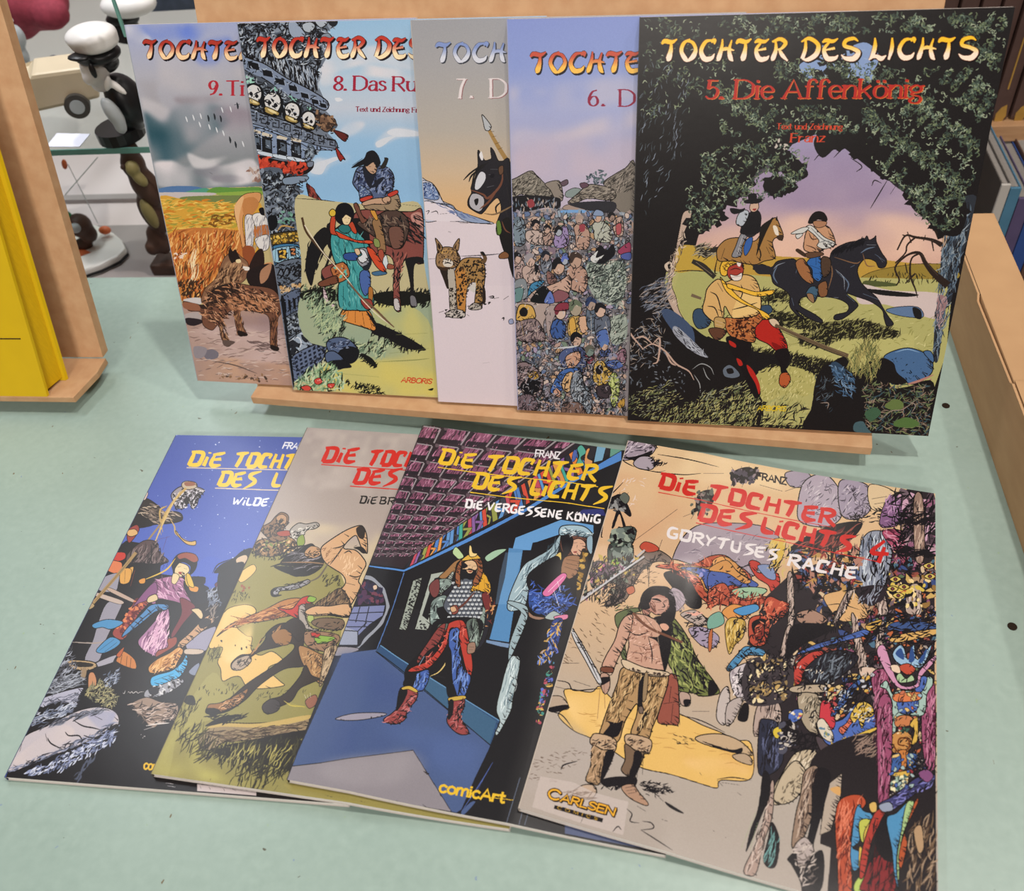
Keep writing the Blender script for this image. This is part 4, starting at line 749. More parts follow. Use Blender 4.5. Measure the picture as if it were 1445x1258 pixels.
    c.H('8fae88 5b7a5c 1d241c b9cba8', "400,1130 480,1060 600,1010 700,1080 690,1170 560,1190 420,1180", 260, 50, 65, .6, 1.9); c.F('c2483e', "520,1115 550,1105 565,1130 540,1145 520,1135", o=.8); c.F('c2483e', "440,1160 480,1150 500,1170 470,1185", o=.8); c.F('c2483e', "600,1140 640,1140 625,1165 600,1160", o=.8); c.D('e0b0a8', "520,1110 560,1110 640,1150 600,1160", 8, 5)
    c.H('1a1b18', "700,1120 880,1150 940,1210 780,1190", 90, 30, 30, .6, 1.5); c.F('1a1b18', "1190,1175 1222,1165 1215,1180")
    c.text('ARBORIS', PLAIN, (1032, 1130), (1210, 1140), (8, -28), 'c0442c', 2.0)
    c.frame(320, 10, .2226)
    c.text('TOCHTER', BRUSH, (190, 318), (872, 320), (0, -130), 'f0dcb4', 1.25, sh=(10, 9, '16131a', 3), col2='b8382c', o=.6, oc='4a1c18')
    c.text('DES', BRUSH, (940, 322), (1240, 324), (0, -130), 'f0dcb4', 1.25, sh=(10, 9, '16131a', 3), col2='b8382c', o=.6, oc='4a1c18')
    c.text('8.', PLAIN, (682, 528), (758, 528), (4, -90), '98243a', 1.15, serif=1, track=4)
    c.text('Das', PLAIN, (808, 528), (1008, 530), (2, -90), '98243a', 1.15, serif=1)
    c.text('Ru', PLAIN, (1056, 532), (1200, 533), (2, -90), '98243a', 1.15, serif=1)
    c.text('Text und Zeichnung', PLAIN, (818, 662), (1156, 666), (0, -30), '7d2438', 1.3, serif=1)
    c.text('Franz', PLAIN, (1176, 667), (1280, 667), (0, -30), '7d2438', 1.3, serif=1)
def art_dogs(c):
    c.grad([(0, '9aa2c4'), (.12, 'a6a6b2'), (.25, '9d9ca4'), (.34, '7f8489'), (.42, '6a767e'), (.5, 'a3a1a6'), (.54, 'c0bcc0'), (1, '9d8678')])
    c.frame(160, 15, .2187)
    c.wash('7c8dc8', "60,50 560,40 560,180 420,190 220,180 160,90", 1.6, seed=3, soft=10); c.wash('d6d2d4', "40,100 130,80 200,140 240,190 120,220 60,200", 1.6, seed=5, soft=5); c.wash('bcb9c0', "330,40 460,40 440,110 360,130", 1.2, seed=2, soft=8)
    c.wash('7486c6', "520,290 600,200 760,180 680,320 620,370 560,350", 1.5, seed=6, soft=8); c.wash('b9b4b8', "80,230 400,290 540,310 640,370 820,350 850,440 520,520 140,440", 1, seed=9, soft=14); c.wash('857d7a', "150,480 350,480 360,600 280,650 180,600", 1.2, seed=10, soft=16); c.wash('b3b0b6', "170,560 360,640 300,720 200,680", 1, seed=11, soft=8)
    c.wash('566a74', "180,660 330,720 420,600 640,600 760,700 560,860 420,960 300,1000 220,960", 1.7, seed=12, soft=10); c.wash('7d7076', "430,560 850,570 880,680 650,600 440,600", 1, seed=13, soft=8); c.wash('8e8590', "640,640 880,640 880,800 720,780", 1, seed=15, soft=10)
    c.wash('bdbabf', "250,990 380,970 480,1010 560,960 700,1000 900,960 930,1100 600,1140 280,1130", 1.2, seed=14, soft=5); c.wash('70707a', "520,1030 620,1000 700,980 760,1040 680,1090 540,1060", 1, seed=16, soft=5); c.wash('85838c', "640,1070 760,1060 840,1080 820,1110 660,1105", 1.2, seed=17, soft=4); c.wash('c9c6ca', "480,920 600,960 740,940 640,1010 520,1010", .8, seed=18, soft=4)
    for x, y in ((470, 700), (515, 690), (562, 680), (556, 735), (618, 750), (665, 770), (708, 790), (700, 640), (755, 635), (835, 860)): c.S('cfd2d8', 1.8, [(x-4, y-18), (x+2, y), (x+8, y+20)])
    for x, y in ((612, 695), (652, 685), (692, 698), (752, 835), (788, 865), (800, 615)): c.S('2a2e33', 2.6, [(x-4, y-22), (x+2, y), (x+4, y+22)])
    c.S('2a2e33', 2, "780,608 815,604"); c.L('40444c', 1.2, "620,1045 640,1055", "600,1150 610,1152")
    c.frame(190, 230, .2542)
    # land
    c.F('b8a878', "100,150 720,130 720,300 900,1230 300,1230", sm=0)
    c.F('50709c', "115,150 200,130 330,130 400,145 480,150 480,165 120,165"); c.F('4f8f7a', "280,165 380,140 420,150 420,168"); c.F('5d8a40', "400,160 450,135 560,138 690,135 700,160 560,175 430,172"); c.F('86a048', "430,170 560,160 700,155 700,180 560,186"); c.F('b9b0b0', "120,165 420,165 430,180 250,195 130,190")
    c.F('6d7a48', "260,190 400,182 560,180 700,180 640,230 300,210"); c.F('c8973c', "130,200 300,208 560,225 700,225 700,500 200,500"); c.H('a9963c d2a84c 8d8a40 c07a2c e0b85a', "135,200 580,210 570,420 190,420", 330, 50, 5, .2, 2.2); c.H('8a5a24 6a4a20', "430,280 560,290 560,340 340,360 430,310", 50, 30, 10, .3, 2)
    c.F('b5703a', "180,400 580,380 600,520 520,640 380,720 260,760"); c.H('d2924c b8602c 8a4a24 e0b070 c98040 a8542c 5a3a22', "190,380 580,390 560,560 480,640 370,740 260,740", 560, 64, 75, .35, 1.8); c.H('ddc8b8', "210,500 290,500 280,530 220,530", 14, 20, 30, .5, 2); c.H('e6d0a8', "300,520 360,480 340,640 310,640", 18, 90, 75, .12, 1.2); c.H('3a2a20', "240,660 380,640 370,740 270,750", 70, 30, 70, .5, 2)
    c.F('c3bcbc', "270,760 330,748 370,755 365,785 300,780")
    # path
    c.F('a3877c', "260,800 480,800 800,830 870,1000 890,1230 340,1210 300,950"); c.wash('b9a09a', "320,920 860,920 870,1100 340,1080", 1.2, seed=4, soft=8); c.wash('8a7478', "480,850 820,860 830,960 560,900", .9, seed=7, soft=8); c.wash('c09a80', "340,1080 880,1130 880,1230 350,1210", 1.1, seed=8, soft=6); c.H('7d6660 c4aea4 8f7a74', "290,900 860,900 880,1210 350,1200", 170, 50, 3, .15, 1.3)
    c.F('6f6a74', "380,1050 430,1035 465,1055 455,1085 400,1090"); c.F('8a8288', "330,1020 400,1030 380,1080 335,1080"); c.F('a59a98', "280,840 360,830 365,870 290,880"); c.F('2a2226', "285,862 360,868 380,885 330,905 290,895"); c.D('4a3c34 8a6a50', "450,1180 720,1170 740,1215 480,1205", 26, 9); c.S('5a4c48', 1.6, "430,1100 560,1125 680,1170"); c.H('6a5856', "640,990 800,1000 790,1060 680,1040", 24, 60, -10, .15, 1.6); c.L('d8cec8', 1.4, "690,1048 800,1050", "340,1098 420,1090")
    # woman with white bundle, half hidden
    c.F('c98f5c', "560,230 600,180 650,165 700,170 690,220 620,260 600,330 615,480 600,480 580,380 555,290", o=.6); c.F('b57a48', "600,210 660,190 690,230 650,290 610,300"); c.F('d6a878', "555,240 590,190 605,200 580,300 585,400 560,300")
    c.F('cfcaca', "612,300 650,290 665,340 655,480 640,535 625,530 615,420", o=.7); c.F('d8d4d2', "655,290 700,278 735,310 735,360 690,370 665,340", o=.7); c.F('b06a3c', "668,360 735,345 742,410 690,430 665,400"); c.F('d4d0ce', "670,420 740,400 745,470 710,490 680,460", o=.7); c.H('8d8a90', "615,300 735,300 735,480 630,520", 50, 44, 80, .2, 1.2); c.F('8a4a2c', "600,470 660,470 670,560 640,600 610,560"); c.F('2a1e1c', "670,500 710,480 720,560 690,620 650,660 620,620"); c.F('c98a5c', "700,600 720,560 765,555 750,600 720,660 690,670 680,630"); c.F('18161a', "690,255 715,250 720,290 700,285"); c.D('c9c0c0 b09a90 8a6a60', "630,40 700,20 700,110 660,90", 30, 14); 
    # dogs
    c.F('7d5a44', "370,770 390,700 450,640 490,540 530,500 560,495 590,520 630,560 620,640 560,680 440,700 410,780", o=.6); c.F('8a684e', "500,560 560,540 600,560 560,640 500,660"); c.F('241c1a', "520,500 530,470 545,490 560,480 575,510 590,545 545,560 525,530"); c.F('9a7458', "545,555 590,550 635,580 630,598 590,590 555,580"); c.F('d8d0c8', "600,575 636,580 632,597 610,595"); c.F('d8c498', "562,540 585,535 590,552 568,556")
    c.H('5a3f30 a07c5c 3a2820 b8906c', "380,760 500,560 600,570 600,650 450,690 410,770", 160, 34, 65, .3, 1.5)
    c.F('241c1c', "630,600 760,560 800,640 810,740 740,720 640,680"); c.F('6d4838', "268,770 330,780 400,790 420,720 480,680 560,668 640,680 760,700 810,760 815,830 795,870 790,1000 800,1040 760,1035 752,1000 745,860 680,830 590,822 600,900 620,950 580,960 560,900 545,820 490,870 500,960 540,1000 510,1020 480,970 465,900 430,930 380,900 366,830 300,820", o=.7)
    c.F('30231f', "420,720 480,680 560,668 600,690 520,740 480,800 430,800 380,812 340,790 400,780"); c.F('98694c', "520,760 640,740 760,750 720,810 600,810 540,820"); c.F('b07c5c', "540,780 640,790 740,830 660,820 570,810"); c.H('3a2820 b8805c 5a3c2e c09070 241c1a', "400,720 560,670 800,740 800,850 560,810 480,900 380,880 370,820", 420, 34, -30, .5, 1.5); c.H('9a7050 4a3226', "545,820 590,830 610,940 570,950", 40, 34, 85, .2, 1.4); c.H('8a5c40 3a2820', "750,860 795,870 790,1020 760,1020", 50, 40, 85, .15, 1.5); c.H('a07858 3a2820', "460,890 500,880 530,1000 490,980", 40, 34, -70, .2, 1.4)
    c.F('a3785c', "700,600 760,560 740,640 700,670"); c.F('8a5a44', "270,775 350,785 360,820 280,810"); c.F('241c1a', "755,1010 800,1025 795,1042 760,1035"); c.F('241c1a', "575,930 625,948 620,962 580,958"); c.F('5a4a44', "490,985 555,992 540,1010 500,1018")
    c.frame(160, 15, .2187)
    c.text('TOCHTER', BRUSH, (190, 308), (900, 316), (0, -122), 'eecba0', 1.25, sh=(9, 9, '17141a', 4), col2='a8382e', o=.6, oc='4a1c18')
    c.text('9.', PLAIN, (618, 546), (700, 546), (2, -92), 'a82c38', 1.15, serif=1, track=4); c.text('Ti', PLAIN, (730, 546), (835, 546), (0, -92), 'a82c38', 1.15, serif=1)
    c.frame(190, 230, .2542)
    c.text('Franz', PLAIN, (465, 1180), (525, 1182), (0, -16), 'cdbab0', 1.3)
def art_wild(c):
    c.grad([(0, '4c5c9f'), (.2, '4a5ca8'), (.5, '4c62b4'), (1, '4c62b4')])
    INK = '1a1719'
    c.frame(0, 600, 1)
    c.wash('3f4d90', "240,610 430,610 420,640 235,640", 1, seed=3, soft=20); c.wash('8d9ac8', "330,612 350,612 372,650 360,660", .8, seed=2, soft=10)
    c.frame(180, 590, .2067)
    c.D('c3cbe0 8fa2d6', "330,100 1180,120 1000,600 800,1000 560,1000 150,650", 46, 4, .8, .2)
    c.frame(0, 780, .2782)
    # night street: everything below the sky is ink first
    c.F(INK, "0,1200 560,0 640,-60 760,-40 850,40 820,110 900,120 1010,130 1050,160 1140,180 1180,60 1240,-20 1240,400 1040,1240 0,1180", sm=0)
    c.F(INK, "1000,620 1900,620 1900,1500 900,1400", sm=0)
    c.F('4a60b4', "1010,60 1060,20 1160,60 1130,140 1060,190 1030,150"); c.F('4a60b4', "820,60 880,20 880,90 820,110"); c.F(INK, "940,130 1040,125 1030,160 1060,180 1040,210 960,220 920,200")
    c.frame(180, 590, .2067)
    # prow with skull and ribbons
    c.F('2a2524', "60,620 120,550 210,600 250,640 330,640 370,660 370,700 300,720 180,730 100,750 20,740", o=1); c.H('8d7d70 5d5048 b3a390', "60,620 210,590 360,660 300,710 100,720", 70, 50, -20, .3, 1.5); c.F('c9b4ac', "110,510 130,490 140,520 120,560 100,550", o=.6); c.F(INK, "30,640 180,720 100,750 0,730")
    c.F('8d8890', "300,520 360,470 450,470 500,480 525,500 490,540 470,600 440,620 420,580 380,620 330,610 310,570", o=1.2); c.H('1a1719 c9c6cc 1a1719', "310,520 400,470 520,490 470,600 330,620", 130, 26, 50, .8, 1.8); c.F('b3a48c', "370,450 400,432 460,440 475,470 430,490 380,480", o=1); c.F(INK, "385,555 420,540 425,580 395,590"); c.F('8a5a44', "390,440 450,438 460,460 400,465"); c.L('d9d4d0', 2.2, "440,590 455,625", "420,570 430,600", "500,500 530,495", "460,480 520,505")
    c.S('b39658', 3.4, "400,480 340,540 280,620 230,720", taper=0); c.S('c2a86c', 3, "360,500 300,600 250,700 170,890", taper=1); c.L('b39658', 2.4, "270,600 220,640 240,780", "290,690 320,740 330,790 400,840 465,850", "240,640 280,680", "210,720 230,800", "180,860 165,905"); c.F('c2a060', "330,770 380,830 430,845 465,840 460,870 400,860 340,800", o=.9)
    # pole, tower roof
    c.S('8f7a58', 2.6, "230,720 120,860 0,1000", taper=0)
    c.F('4f3f40', "0,930 110,840 200,850 220,920 280,980 200,1000 60,1000 0,1010", o=1); c.H('1a1719 7a6a68', "0,930 200,850 260,980 60,1000", 70, 60, 65, .2, 1.6); c.F(INK, "0,1000 180,995 270,985 180,1040 150,1130 0,1140"); c.F('c89a54', "0,1040 40,1020 20,1090 0,1100"); c.S('a04038', 1.4, "50,1040 20,1150"); c.F('8a3a34', "0,770 60,730 80,760 60,800 20,850 0,840", o=.8); c.F('c8a06a', "0,770 50,760 70,790 30,810 0,800", o=.8); c.L('5a2a3c', 1.3, "210,830 290,810", "270,810 240,905"); c.L(INK, 2, "180,1050 190,1020", "210,1045 220,1015", "240,1030 250,1005", "265,1020 275,995")
    # dark pagoda
    c.F('1d1b22', "420,1100 520,1090 530,1130 500,1140 550,1160 520,1180 560,1200 540,1260 400,1260")
    # bearded elder right
    c.F('1d1a1c', "590,1060 640,1000 720,960 780,910 850,890 840,960 780,1060 700,1180 660,1260 620,1260 600,1160 680,1060"); c.L(INK, 1.6, "720,960 620,1000 580,1060", "700,990 600,1030", "740,980 640,1060"); c.F('c0a98e', "740,965 800,935 820,960 780,1020 755,1010", o=.7); c.F('5a2c40', "600,1130 700,1080 690,1130 620,1160", o=.6); c.H('8a8fa0 c3c6d0 1a1719', "690,1030 790,1000 760,1090 700,1120", 46, 40, 60, .4, 1.4)
    c.frame(0, 780, .2782)
    c.H('8f96a6 5a6274', "1050,190 1110,180 1120,270 1060,270", 50, 30, 60, .5, 1.6); c.F(INK, "1110,100 1180,60 1240,60 1180,220 1110,230")
    # red lantern and box top left
    c.F('b5382e', "565,5 630,0 635,30 600,45 570,40", o=.8); c.F('c8744c', "545,40 600,45 620,60 610,110 560,100 540,80", o=.9); c.F('8f8d9a', "520,130 600,105 600,160 580,200 500,190", o=.6); c.F('c9964c', "615,90 665,85 655,150 610,155", o=.6); c.L(INK, 1.2, "635,88 632,152")
    # street slabs
    c.F('8d8b98', "500,350 545,255 620,250 575,360 535,450 500,550 430,545 470,450 485,400", o=.6); c.F('b3a298', "480,200 620,245 600,262 470,215", o=.5); c.F('b09a8c', "560,180 680,240 670,252 550,195", o=.5); c.F('9a98a4', "490,560 590,520 600,545 500,580", o=.5); c.S('9a8e88', 2, "360,455 480,460 540,450")
    c.F('8d8ba0', "960,440 1090,375 1075,440 1040,500 950,490", o=.8); c.F('a9a6b4', "975,400 1000,370 985,420", o=.5); c.F('b9a898', "945,490 1030,495 1015,515 940,515", o=.5); c.F('7a8298', "960,600 1010,560 1000,620 970,620", o=.5)
    c.S('9a7f54', 4.4, "690,0 600,110 460,270", taper=0); c.L(INK, 1, "660,40 480,250"); c.F('a58f6a', "450,245 480,270 450,290 440,270", o=.6)
    # dancing woman
    c.F('1c1719', "580,540 700,430 860,430 880,490 760,560 740,700 640,700 590,620")
    c.F('9c6f92', "840,270 860,310 850,380 855,440 890,440 880,480 820,500 800,530 770,520 720,490 700,450 740,400 800,330", o=1.2); c.H('c89cb8 6d4464 d8b4c8', "840,290 860,430 820,500 720,470 780,370", 110, 70, 65, .25, 1.8); c.F('8a4438', "850,440 895,430 890,470 830,510 790,530 800,500 850,480", o=.9)
    c.F('976487', "790,140 870,120 930,130 935,180 980,270 970,300 900,320 860,270 790,270 720,230 690,270 740,190", o=1.2); c.H('c99fba 5a3854', "790,140 930,130 930,220 800,230", 50, 44, -50, .4, 1.6); c.F('1a1719', "800,235 850,240 920,260 950,300 890,410 860,430 860,300 830,262 790,265"); c.F('6a2c34', "915,230 985,265 980,300 930,360 880,430 870,410 920,310", o=.8)
    c.F('8d3f38', "690,240 740,215 760,250 700,320 640,430 600,440 570,405 630,330", o=1.2); c.D('c8784c 5a1f22', "690,240 740,230 690,320 640,420 580,400", 60, 9, .7); c.F('7a4a74', "740,190 790,150 790,220 700,260 670,280", o=.8)
    c.F('c9b48c', "755,225 790,212 800,240 760,255 745,248", o=1); c.F('c9b48c', "970,290 1010,285 1030,315 1020,340 990,310", o=1)
    c.F('4d7fb0', "770,265 850,265 845,290 790,300 740,340 690,380 620,430 640,390 720,310", o=1); c.L(INK, 1.3, "800,275 720,340 660,400"); c.F('4a86b4', "470,365 540,340 620,350 610,370 560,390 520,380 480,385", o=.9); c.F('4a86b4', "560,430 610,450 590,480 530,510 490,505 500,480", o=.9); c.L(INK, 1.2, "580,440 500,500", "595,455 530,505")
    c.F('b8743c', "590,545 620,500 680,540 690,590 640,580 600,560", o=.9); c.L(INK, 2, "620,520 610,570", "645,525 640,580", "665,535 660,585"); c.F('a8542c', "590,520 630,480 610,530", o=.7)
    c.F('d0bd92', "880,60 900,50 950,65 960,95 930,120 900,125 880,110", o=1); c.F('d0bd92', "880,105 910,120 890,160 870,150", o=.7); c.F('1a1719', "870,60 900,10 960,0 1000,40 990,90 960,115 965,70 920,50 890,80 885,110"); c.F('8a4a3c', "900,15 940,0 990,10 1005,40 980,50 940,30 910,35", o=.8); c.L(INK, 1.1, "900,75 918,70", "932,80 948,85", "905,108 920,108"); c.F('8a2f2c', "904,100 922,100 915,112"); c.S('c8a848', 2.2, "890,30 840,90 730,140"); c.S('c8a848', 3, "940,110 950,160 990,190"); c.F('c88a3c', "705,140 735,130 735,155 710,158", o=.8); c.F('c88a3c', "960,170 1005,175 1000,200 965,195", o=.8); c.F('c8a848', "945,110 965,115 985,175 955,165", o=.7)
    # sleeve, arm and blue cloth of the second dancer
    c.F('b58f6c', "1040,330 1080,320 1085,350 1000,420 930,480 905,500 905,460 960,410", o=1); c.F('2a2426', "1010,350 1050,335 1070,360 1020,385", o=.8); c.H('7d7068 1a1719', "1050,270 1110,270 1100,340 1060,350", 30, 40, 60, .4, 1.6)
    c.F('c08a4c', "755,580 800,540 860,510 905,480 930,500 900,560 880,590 800,610 760,610", o=1.1); c.H('7a4a24 dcb078', "760,570 920,490 890,580 780,605", 50, 40, 50, .3, 1.5); c.F('4aa0d0', "765,640 800,620 870,600 920,560 945,520 950,570 900,640 780,680", o=1.1); c.L(INK, 1.4, "890,600 930,540", "780,650 880,615", "900,570 910,620"); c.F('8f9098', "740,700 800,680 900,640 930,660 840,720 740,740", o=1); c.D('2a2628 c6c6ca', "750,690 920,640 860,710 750,735", 30, 8); c.F('26242a', "755,690 800,685 800,715 765,720", o=.8)
    c.L('b9b4b0', 1, "622,712 630,716 636,698", "648,714 652,706 660,714 668,706 676,714 690,706 700,714 712,708 730,708")
    c.F('8f7a6c', "660,770 740,735 820,760 900,770 890,840 830,850 780,890 740,860 680,780", o=1); c.H('1a1719 b8a498 5d4c44', "670,770 890,770 880,840 760,880", 90, 50, 10, .4, 1.7); c.L('cfc6c0', 2, "740,880 800,870 860,865", "730,900 780,885"); c.D('c6c0bc', "700,920 740,930 730,950", 4, 4)
    # pots, grasses, broken wall
    c.F('a88f6c', "340,555 380,545 470,555 490,580 440,600 370,590", o=1.3); c.F('26211c', "360,562 400,555 470,565 460,580 390,580"); c.F('b5805c', "450,620 475,610 490,650 480,690 450,700", o=.8); c.F('8f7a60', "415,590 440,590 430,640 410,630")
    c.H('7d7b5c a39a70 4f4e40', "440,680 520,640 600,740 570,790 430,740", 160, 30, 60, .8, 1.7); c.H('6d707c 9a9fac 45464e', "300,500 370,480 400,640 250,690", 120, 40, 40, .4, 1.5); c.H('5a6478 9aa2b4', "520,600 600,590 600,660 540,690", 40, 30, 40, .5, 1.4)
    c.F('a5a6b8', "195,760 240,730 415,685 400,730 380,790 340,760 280,760 210,790", o=1); c.H('5d6070', "200,760 410,700 390,760 220,780", 40, 40, 20, .2, 1.2); c.H('8d95a8 5d667c b6bccb', "170,820 390,760 370,810 150,880", 110, 46, 25, .3, 1.5); c.H('9aa0ac 60646e', "220,660 420,600 420,670 240,720", 90, 60, 15, .3, 1.5)
    c.F('b5aeb4', "560,795 600,830 595,880 520,930 420,970 330,1010 200,1050 80,1110 20,1100 60,1020 130,930 240,880 380,810 480,785", o=1.3); c.wash('8a90b0', "440,815 560,805 585,830 520,900", 1, seed=2, soft=3); c.wash('c9bcb8', "80,1040 300,880 370,930 120,1070", 1, seed=4, soft=3)
    c.H('4c4f5c 777b8a 2a2a30', "150,900 480,790 560,800 300,870", 70, 60, 22, .15, 1.6); c.H('5b6074 2a2a32 8b91a8', "590,850 590,900 380,1000 160,1080 60,1120 60,1100 300,990 480,920", 190, 46, 25, .3, 1.8); c.L(INK, 2, "370,850 420,880 470,890 510,900", "240,940 260,970 320,1000", "230,920 240,960", "110,970 100,1010", "330,910 350,930 400,930 420,960", "480,830 520,850")
    c.F(INK, "590,870 590,920 480,1010 400,1130 60,1130 200,1060 400,980 500,930"); c.H('8a93b4 5d6684 c0c6d8', "590,880 580,960 440,1040 300,1110 100,1130 240,1060 420,980", 190, 40, 40, .35, 2); c.H('4a5062', "440,1060 480,1040 400,1150 360,1150", 20, 40, 50, .3, 2)
    c.L('c0bcc0', 2, "840,1170 880,1175", "850,1185 890,1190")
    c.F('c2b7b8', "1000,1175 1090,1185 1300,1215 1300,1235 1000,1210", sm=0); c.L(INK, 1.2, "1015,1185 1020,1200", "1060,1190 1068,1204", "1130,1195 1140,1210", "1180,1200 1200,1212")
    c.text('comicArt', PLAIN, (728, 1098), (905, 1122), (8, -44), 'd8b02c', 2.0)
    # lettering
    c.frame(180, 590, .2067)
    c.text('FRANZ', PLAIN, (1058, 208), (1225, 216), (18, -40), 'd9dce4', 2.0)
    Y = 'e0bc3c'
    c.text('DIE', MARKER, (408, 326), (632, 334), (32, -98), Y, 1.75); c.text('TOCHTER', MARKER, (716, 334), (1290, 356), (32, -98), Y, 1.75)
    c.text('DES', MARKER, (612, 464), (860, 470), (30, -98), Y, 1.75); c.text('LICHTS', MARKER, (980, 470), (1430, 490), (30, -98), Y, 1.75)
    c.S('c8b8a0', 1.5, "403,340 1100,356 1300,362", sm=0, taper=0); c.S('c8b8a0', 1.5, "597,480 1040,495 1300,500", sm=0, taper=0)
    c.text('WILDE', MARKER, (712, 596), (950, 602), (16, -54), 'd6dae4', 1.7); c.S('d6dae4', 1.2, "975,575 990,572")
def art_fallen(c):
    c.grad([(0, '9e9491'), (.2, 'a0958f'), (.36, 'a4978f'), (.42, 'b8a68c'), (.5, 'c8b488'), (1, '8d8448')])
    INK = '1b1714'
    c.frame(340, 590, .2305)
    c.wash('b3a8a2', "400,60 1100,90 900,500 700,450 380,400", .8, ((8, .8), (40, .5)), seed=3, soft=16); c.wash('c9b896', "60,700 300,640 600,660 700,640 900,760 800,880 500,800 100,820", 1.2, seed=4, soft=14)
    # olive ground with sand patches
    c.frame(200, 800, .2783)
    G = '878048'
    c.F(G, "380,-60 480,-160 600,-100 700,-90 900,-60 1010,40 1040,120 1000,420 850,870 720,1110 830,1200 1100,1200 1100,1240 20,1120 60,1000", sm=0)
    c.F('d3b06a', "490,40 560,-10 580,15 540,60 500,80", o=.6); c.F('d3b06a', "415,235 500,195 560,200 580,230 540,270 480,300 530,350 560,360 555,420 600,450 660,430 715,470 720,490 690,490 640,520 700,580 718,605 590,620 530,605 500,560 460,560 410,580 400,520 385,480 410,410 340,405", o=1); c.wash('e0c284', "420,240 560,200 540,420 420,480", .9, seed=6, soft=6)
    c.F('a0995a', "60,1000 330,560 420,600 500,660 400,760 200,830 150,1000 120,1080", al=.5); c.wash('a9a258', "60,1030 200,800 340,860 300,1010 600,1120 200,1130", 1, seed=7, soft=12); c.wash('6f6a3a', "220,950 420,960 480,1060 260,1040", .9, seed=9, soft=14)
    c.H('2d2a18', "280,600 480,590 500,640 300,650", 24, 22, 80, .4, 1.1); c.H('2d2a18 5f5a30', "330,410 400,410 400,460 340,470", 34, 34, 70, .3, 1.2); c.H('2d2a18', "470,110 560,150 500,180 450,170", 24, 20, 70, .4, 1.1); c.H('2d2a18', "920,40 1010,50 1000,100 920,100", 34, 22, 60, .4, 1.3); c.D('8a4a30 5f5a40', "500,90 560,110 540,130 500,120", 8, 9); c.H('2d2a18', "560,650 860,600 840,640 560,680", 24, 20, 60, .4, 1); c.D(INK, "390,370 580,400 590,500 500,440", 6, 7)
    # background riders
    c.frame(340, 590, .2305)
    c.F('8a6a44', "80,780 140,740 210,760 260,720 320,740 340,790 260,830 180,850 90,830", o=1.1); c.D('3a2a1e a8845a 6a7a3a c8a878', "90,770 330,740 320,820 110,830", 60, 14); c.H(INK, "80,740 360,760 330,850 90,840", 80, 30, 40, .8, 1.7)
    c.F('7a5c40', "120,680 180,640 215,600 250,578 290,600 285,650 260,680 280,740 200,760 170,740", o=1.2); c.F('a98460', "215,610 250,590 280,610 270,650 230,650", o=.9); c.H(INK, "130,680 270,600 270,730 170,740", 60, 30, 50, .7, 1.6); c.F('9a4434', "220,700 290,690 300,720 240,725", o=.7)
    c.F('9a948c', "300,690 350,645 400,650 460,640 480,660 450,680 400,690 370,740 320,730", o=1.1); c.H('1b1714 c9c4bc', "310,690 470,650 380,720 320,730", 44, 24, 30, .5, 1.5); c.F('7d8f3a', "345,740 380,715 390,770 350,790", o=.8); c.D(INK, "60,800 110,790 100,830 70,830", 6, 10)
    c.H('2d2a18', "70,830 260,850 200,870 80,860", 26, 20, 70, .4, 1.2)
    # falling man's hair and back
    c.F(INK, "420,770 330,810 270,850 240,900 330,910 200,910 300,960 400,970 480,930 510,880 480,820 450,780"); c.L(INK, 3, "420,790 300,830 230,870", "440,860 300,880 180,912", "470,920 360,965 300,960", "400,780 300,800 250,850"); c.H('4a4448 8a848a', "300,820 480,800 490,920 330,940", 34, 90, 20, .15, 1.2)
    c.F('b28a62', "390,820 430,785 480,800 485,840 440,860 400,850", o=1); c.H(INK, "395,820 475,800 470,845 410,850", 20, 20, 20, .5, 1.2); c.S('8a6a48', 2, "250,885 420,885 520,895")
    SK = 'c29a72'
    c.F(SK, "490,800 530,760 640,690 720,660 750,670 770,720 775,800 770,830 740,800 720,750 700,720 650,760 630,800 700,810 750,860 765,900 740,950 720,1000 730,1040 660,1160 610,1120 600,1070 640,1010 620,960 560,920 520,890 495,850", o=1.4); c.F('2a1f18', "705,680 735,662 760,690 750,740 720,730"); c.L(INK, 1.7, "640,770 590,840 545,900", "650,960 700,975 735,965", "640,1010 700,1025", "560,800 610,790 640,770", "630,830 660,815 680,830", "760,760 770,820", "690,790 710,780"); c.F(INK, "690,795 740,790 770,825 745,830 720,810"); c.H('8a6444', "500,800 620,800 560,890 520,870", 20, 30, 50, .4, 1.1); c.H('d8b894', "600,840 720,860 700,960 640,980", 24, 34, 70, .3, 1.3)
    c.F(SK, "410,1190 460,1165 660,1150 660,1220 540,1210 440,1215 400,1230", o=1.3); c.H('6a4a30', "520,1170 655,1160 650,1200 530,1200", 26, 20, 80, .3, 1)
    # bow and its quiver
    c.F('8a888c', "215,1040 280,1030 380,1000 410,990 420,1010 330,1050 240,1060 225,1085 190,1080 185,1060", o=1.3); c.S(INK, 4, "220,1045 190,1065 200,1090 250,1085"); c.S('5a5044', 2.4, "400,1010 470,980 510,930 540,880"); c.H(INK, "200,1030 400,1000 400,1020 220,1070", 26, 30, 15, .3, 1.4)
    c.frame(200, 800, .2783)
    # horse tail/mane, saddle
    c.F('a8703c', "380,355 440,300 520,260 620,220 720,170 800,160 830,190 780,240 700,260 600,280 500,290 430,320", o=1.1); c.H('5a2f1c c89058 8a4a28', "400,330 520,260 800,170 790,230 560,280", 100, 70, 20, .2, 1.6); c.L('7d4a28', 1.5, "450,250 550,270 650,250", "440,300 560,260")
    c.F('5a4634', "880,190 940,150 1010,110 1060,190 1040,250 900,230", o=1); c.H('1b1714 8a7050', "890,180 1010,110 1050,200 900,220", 60, 40, 50, .4, 1.6)
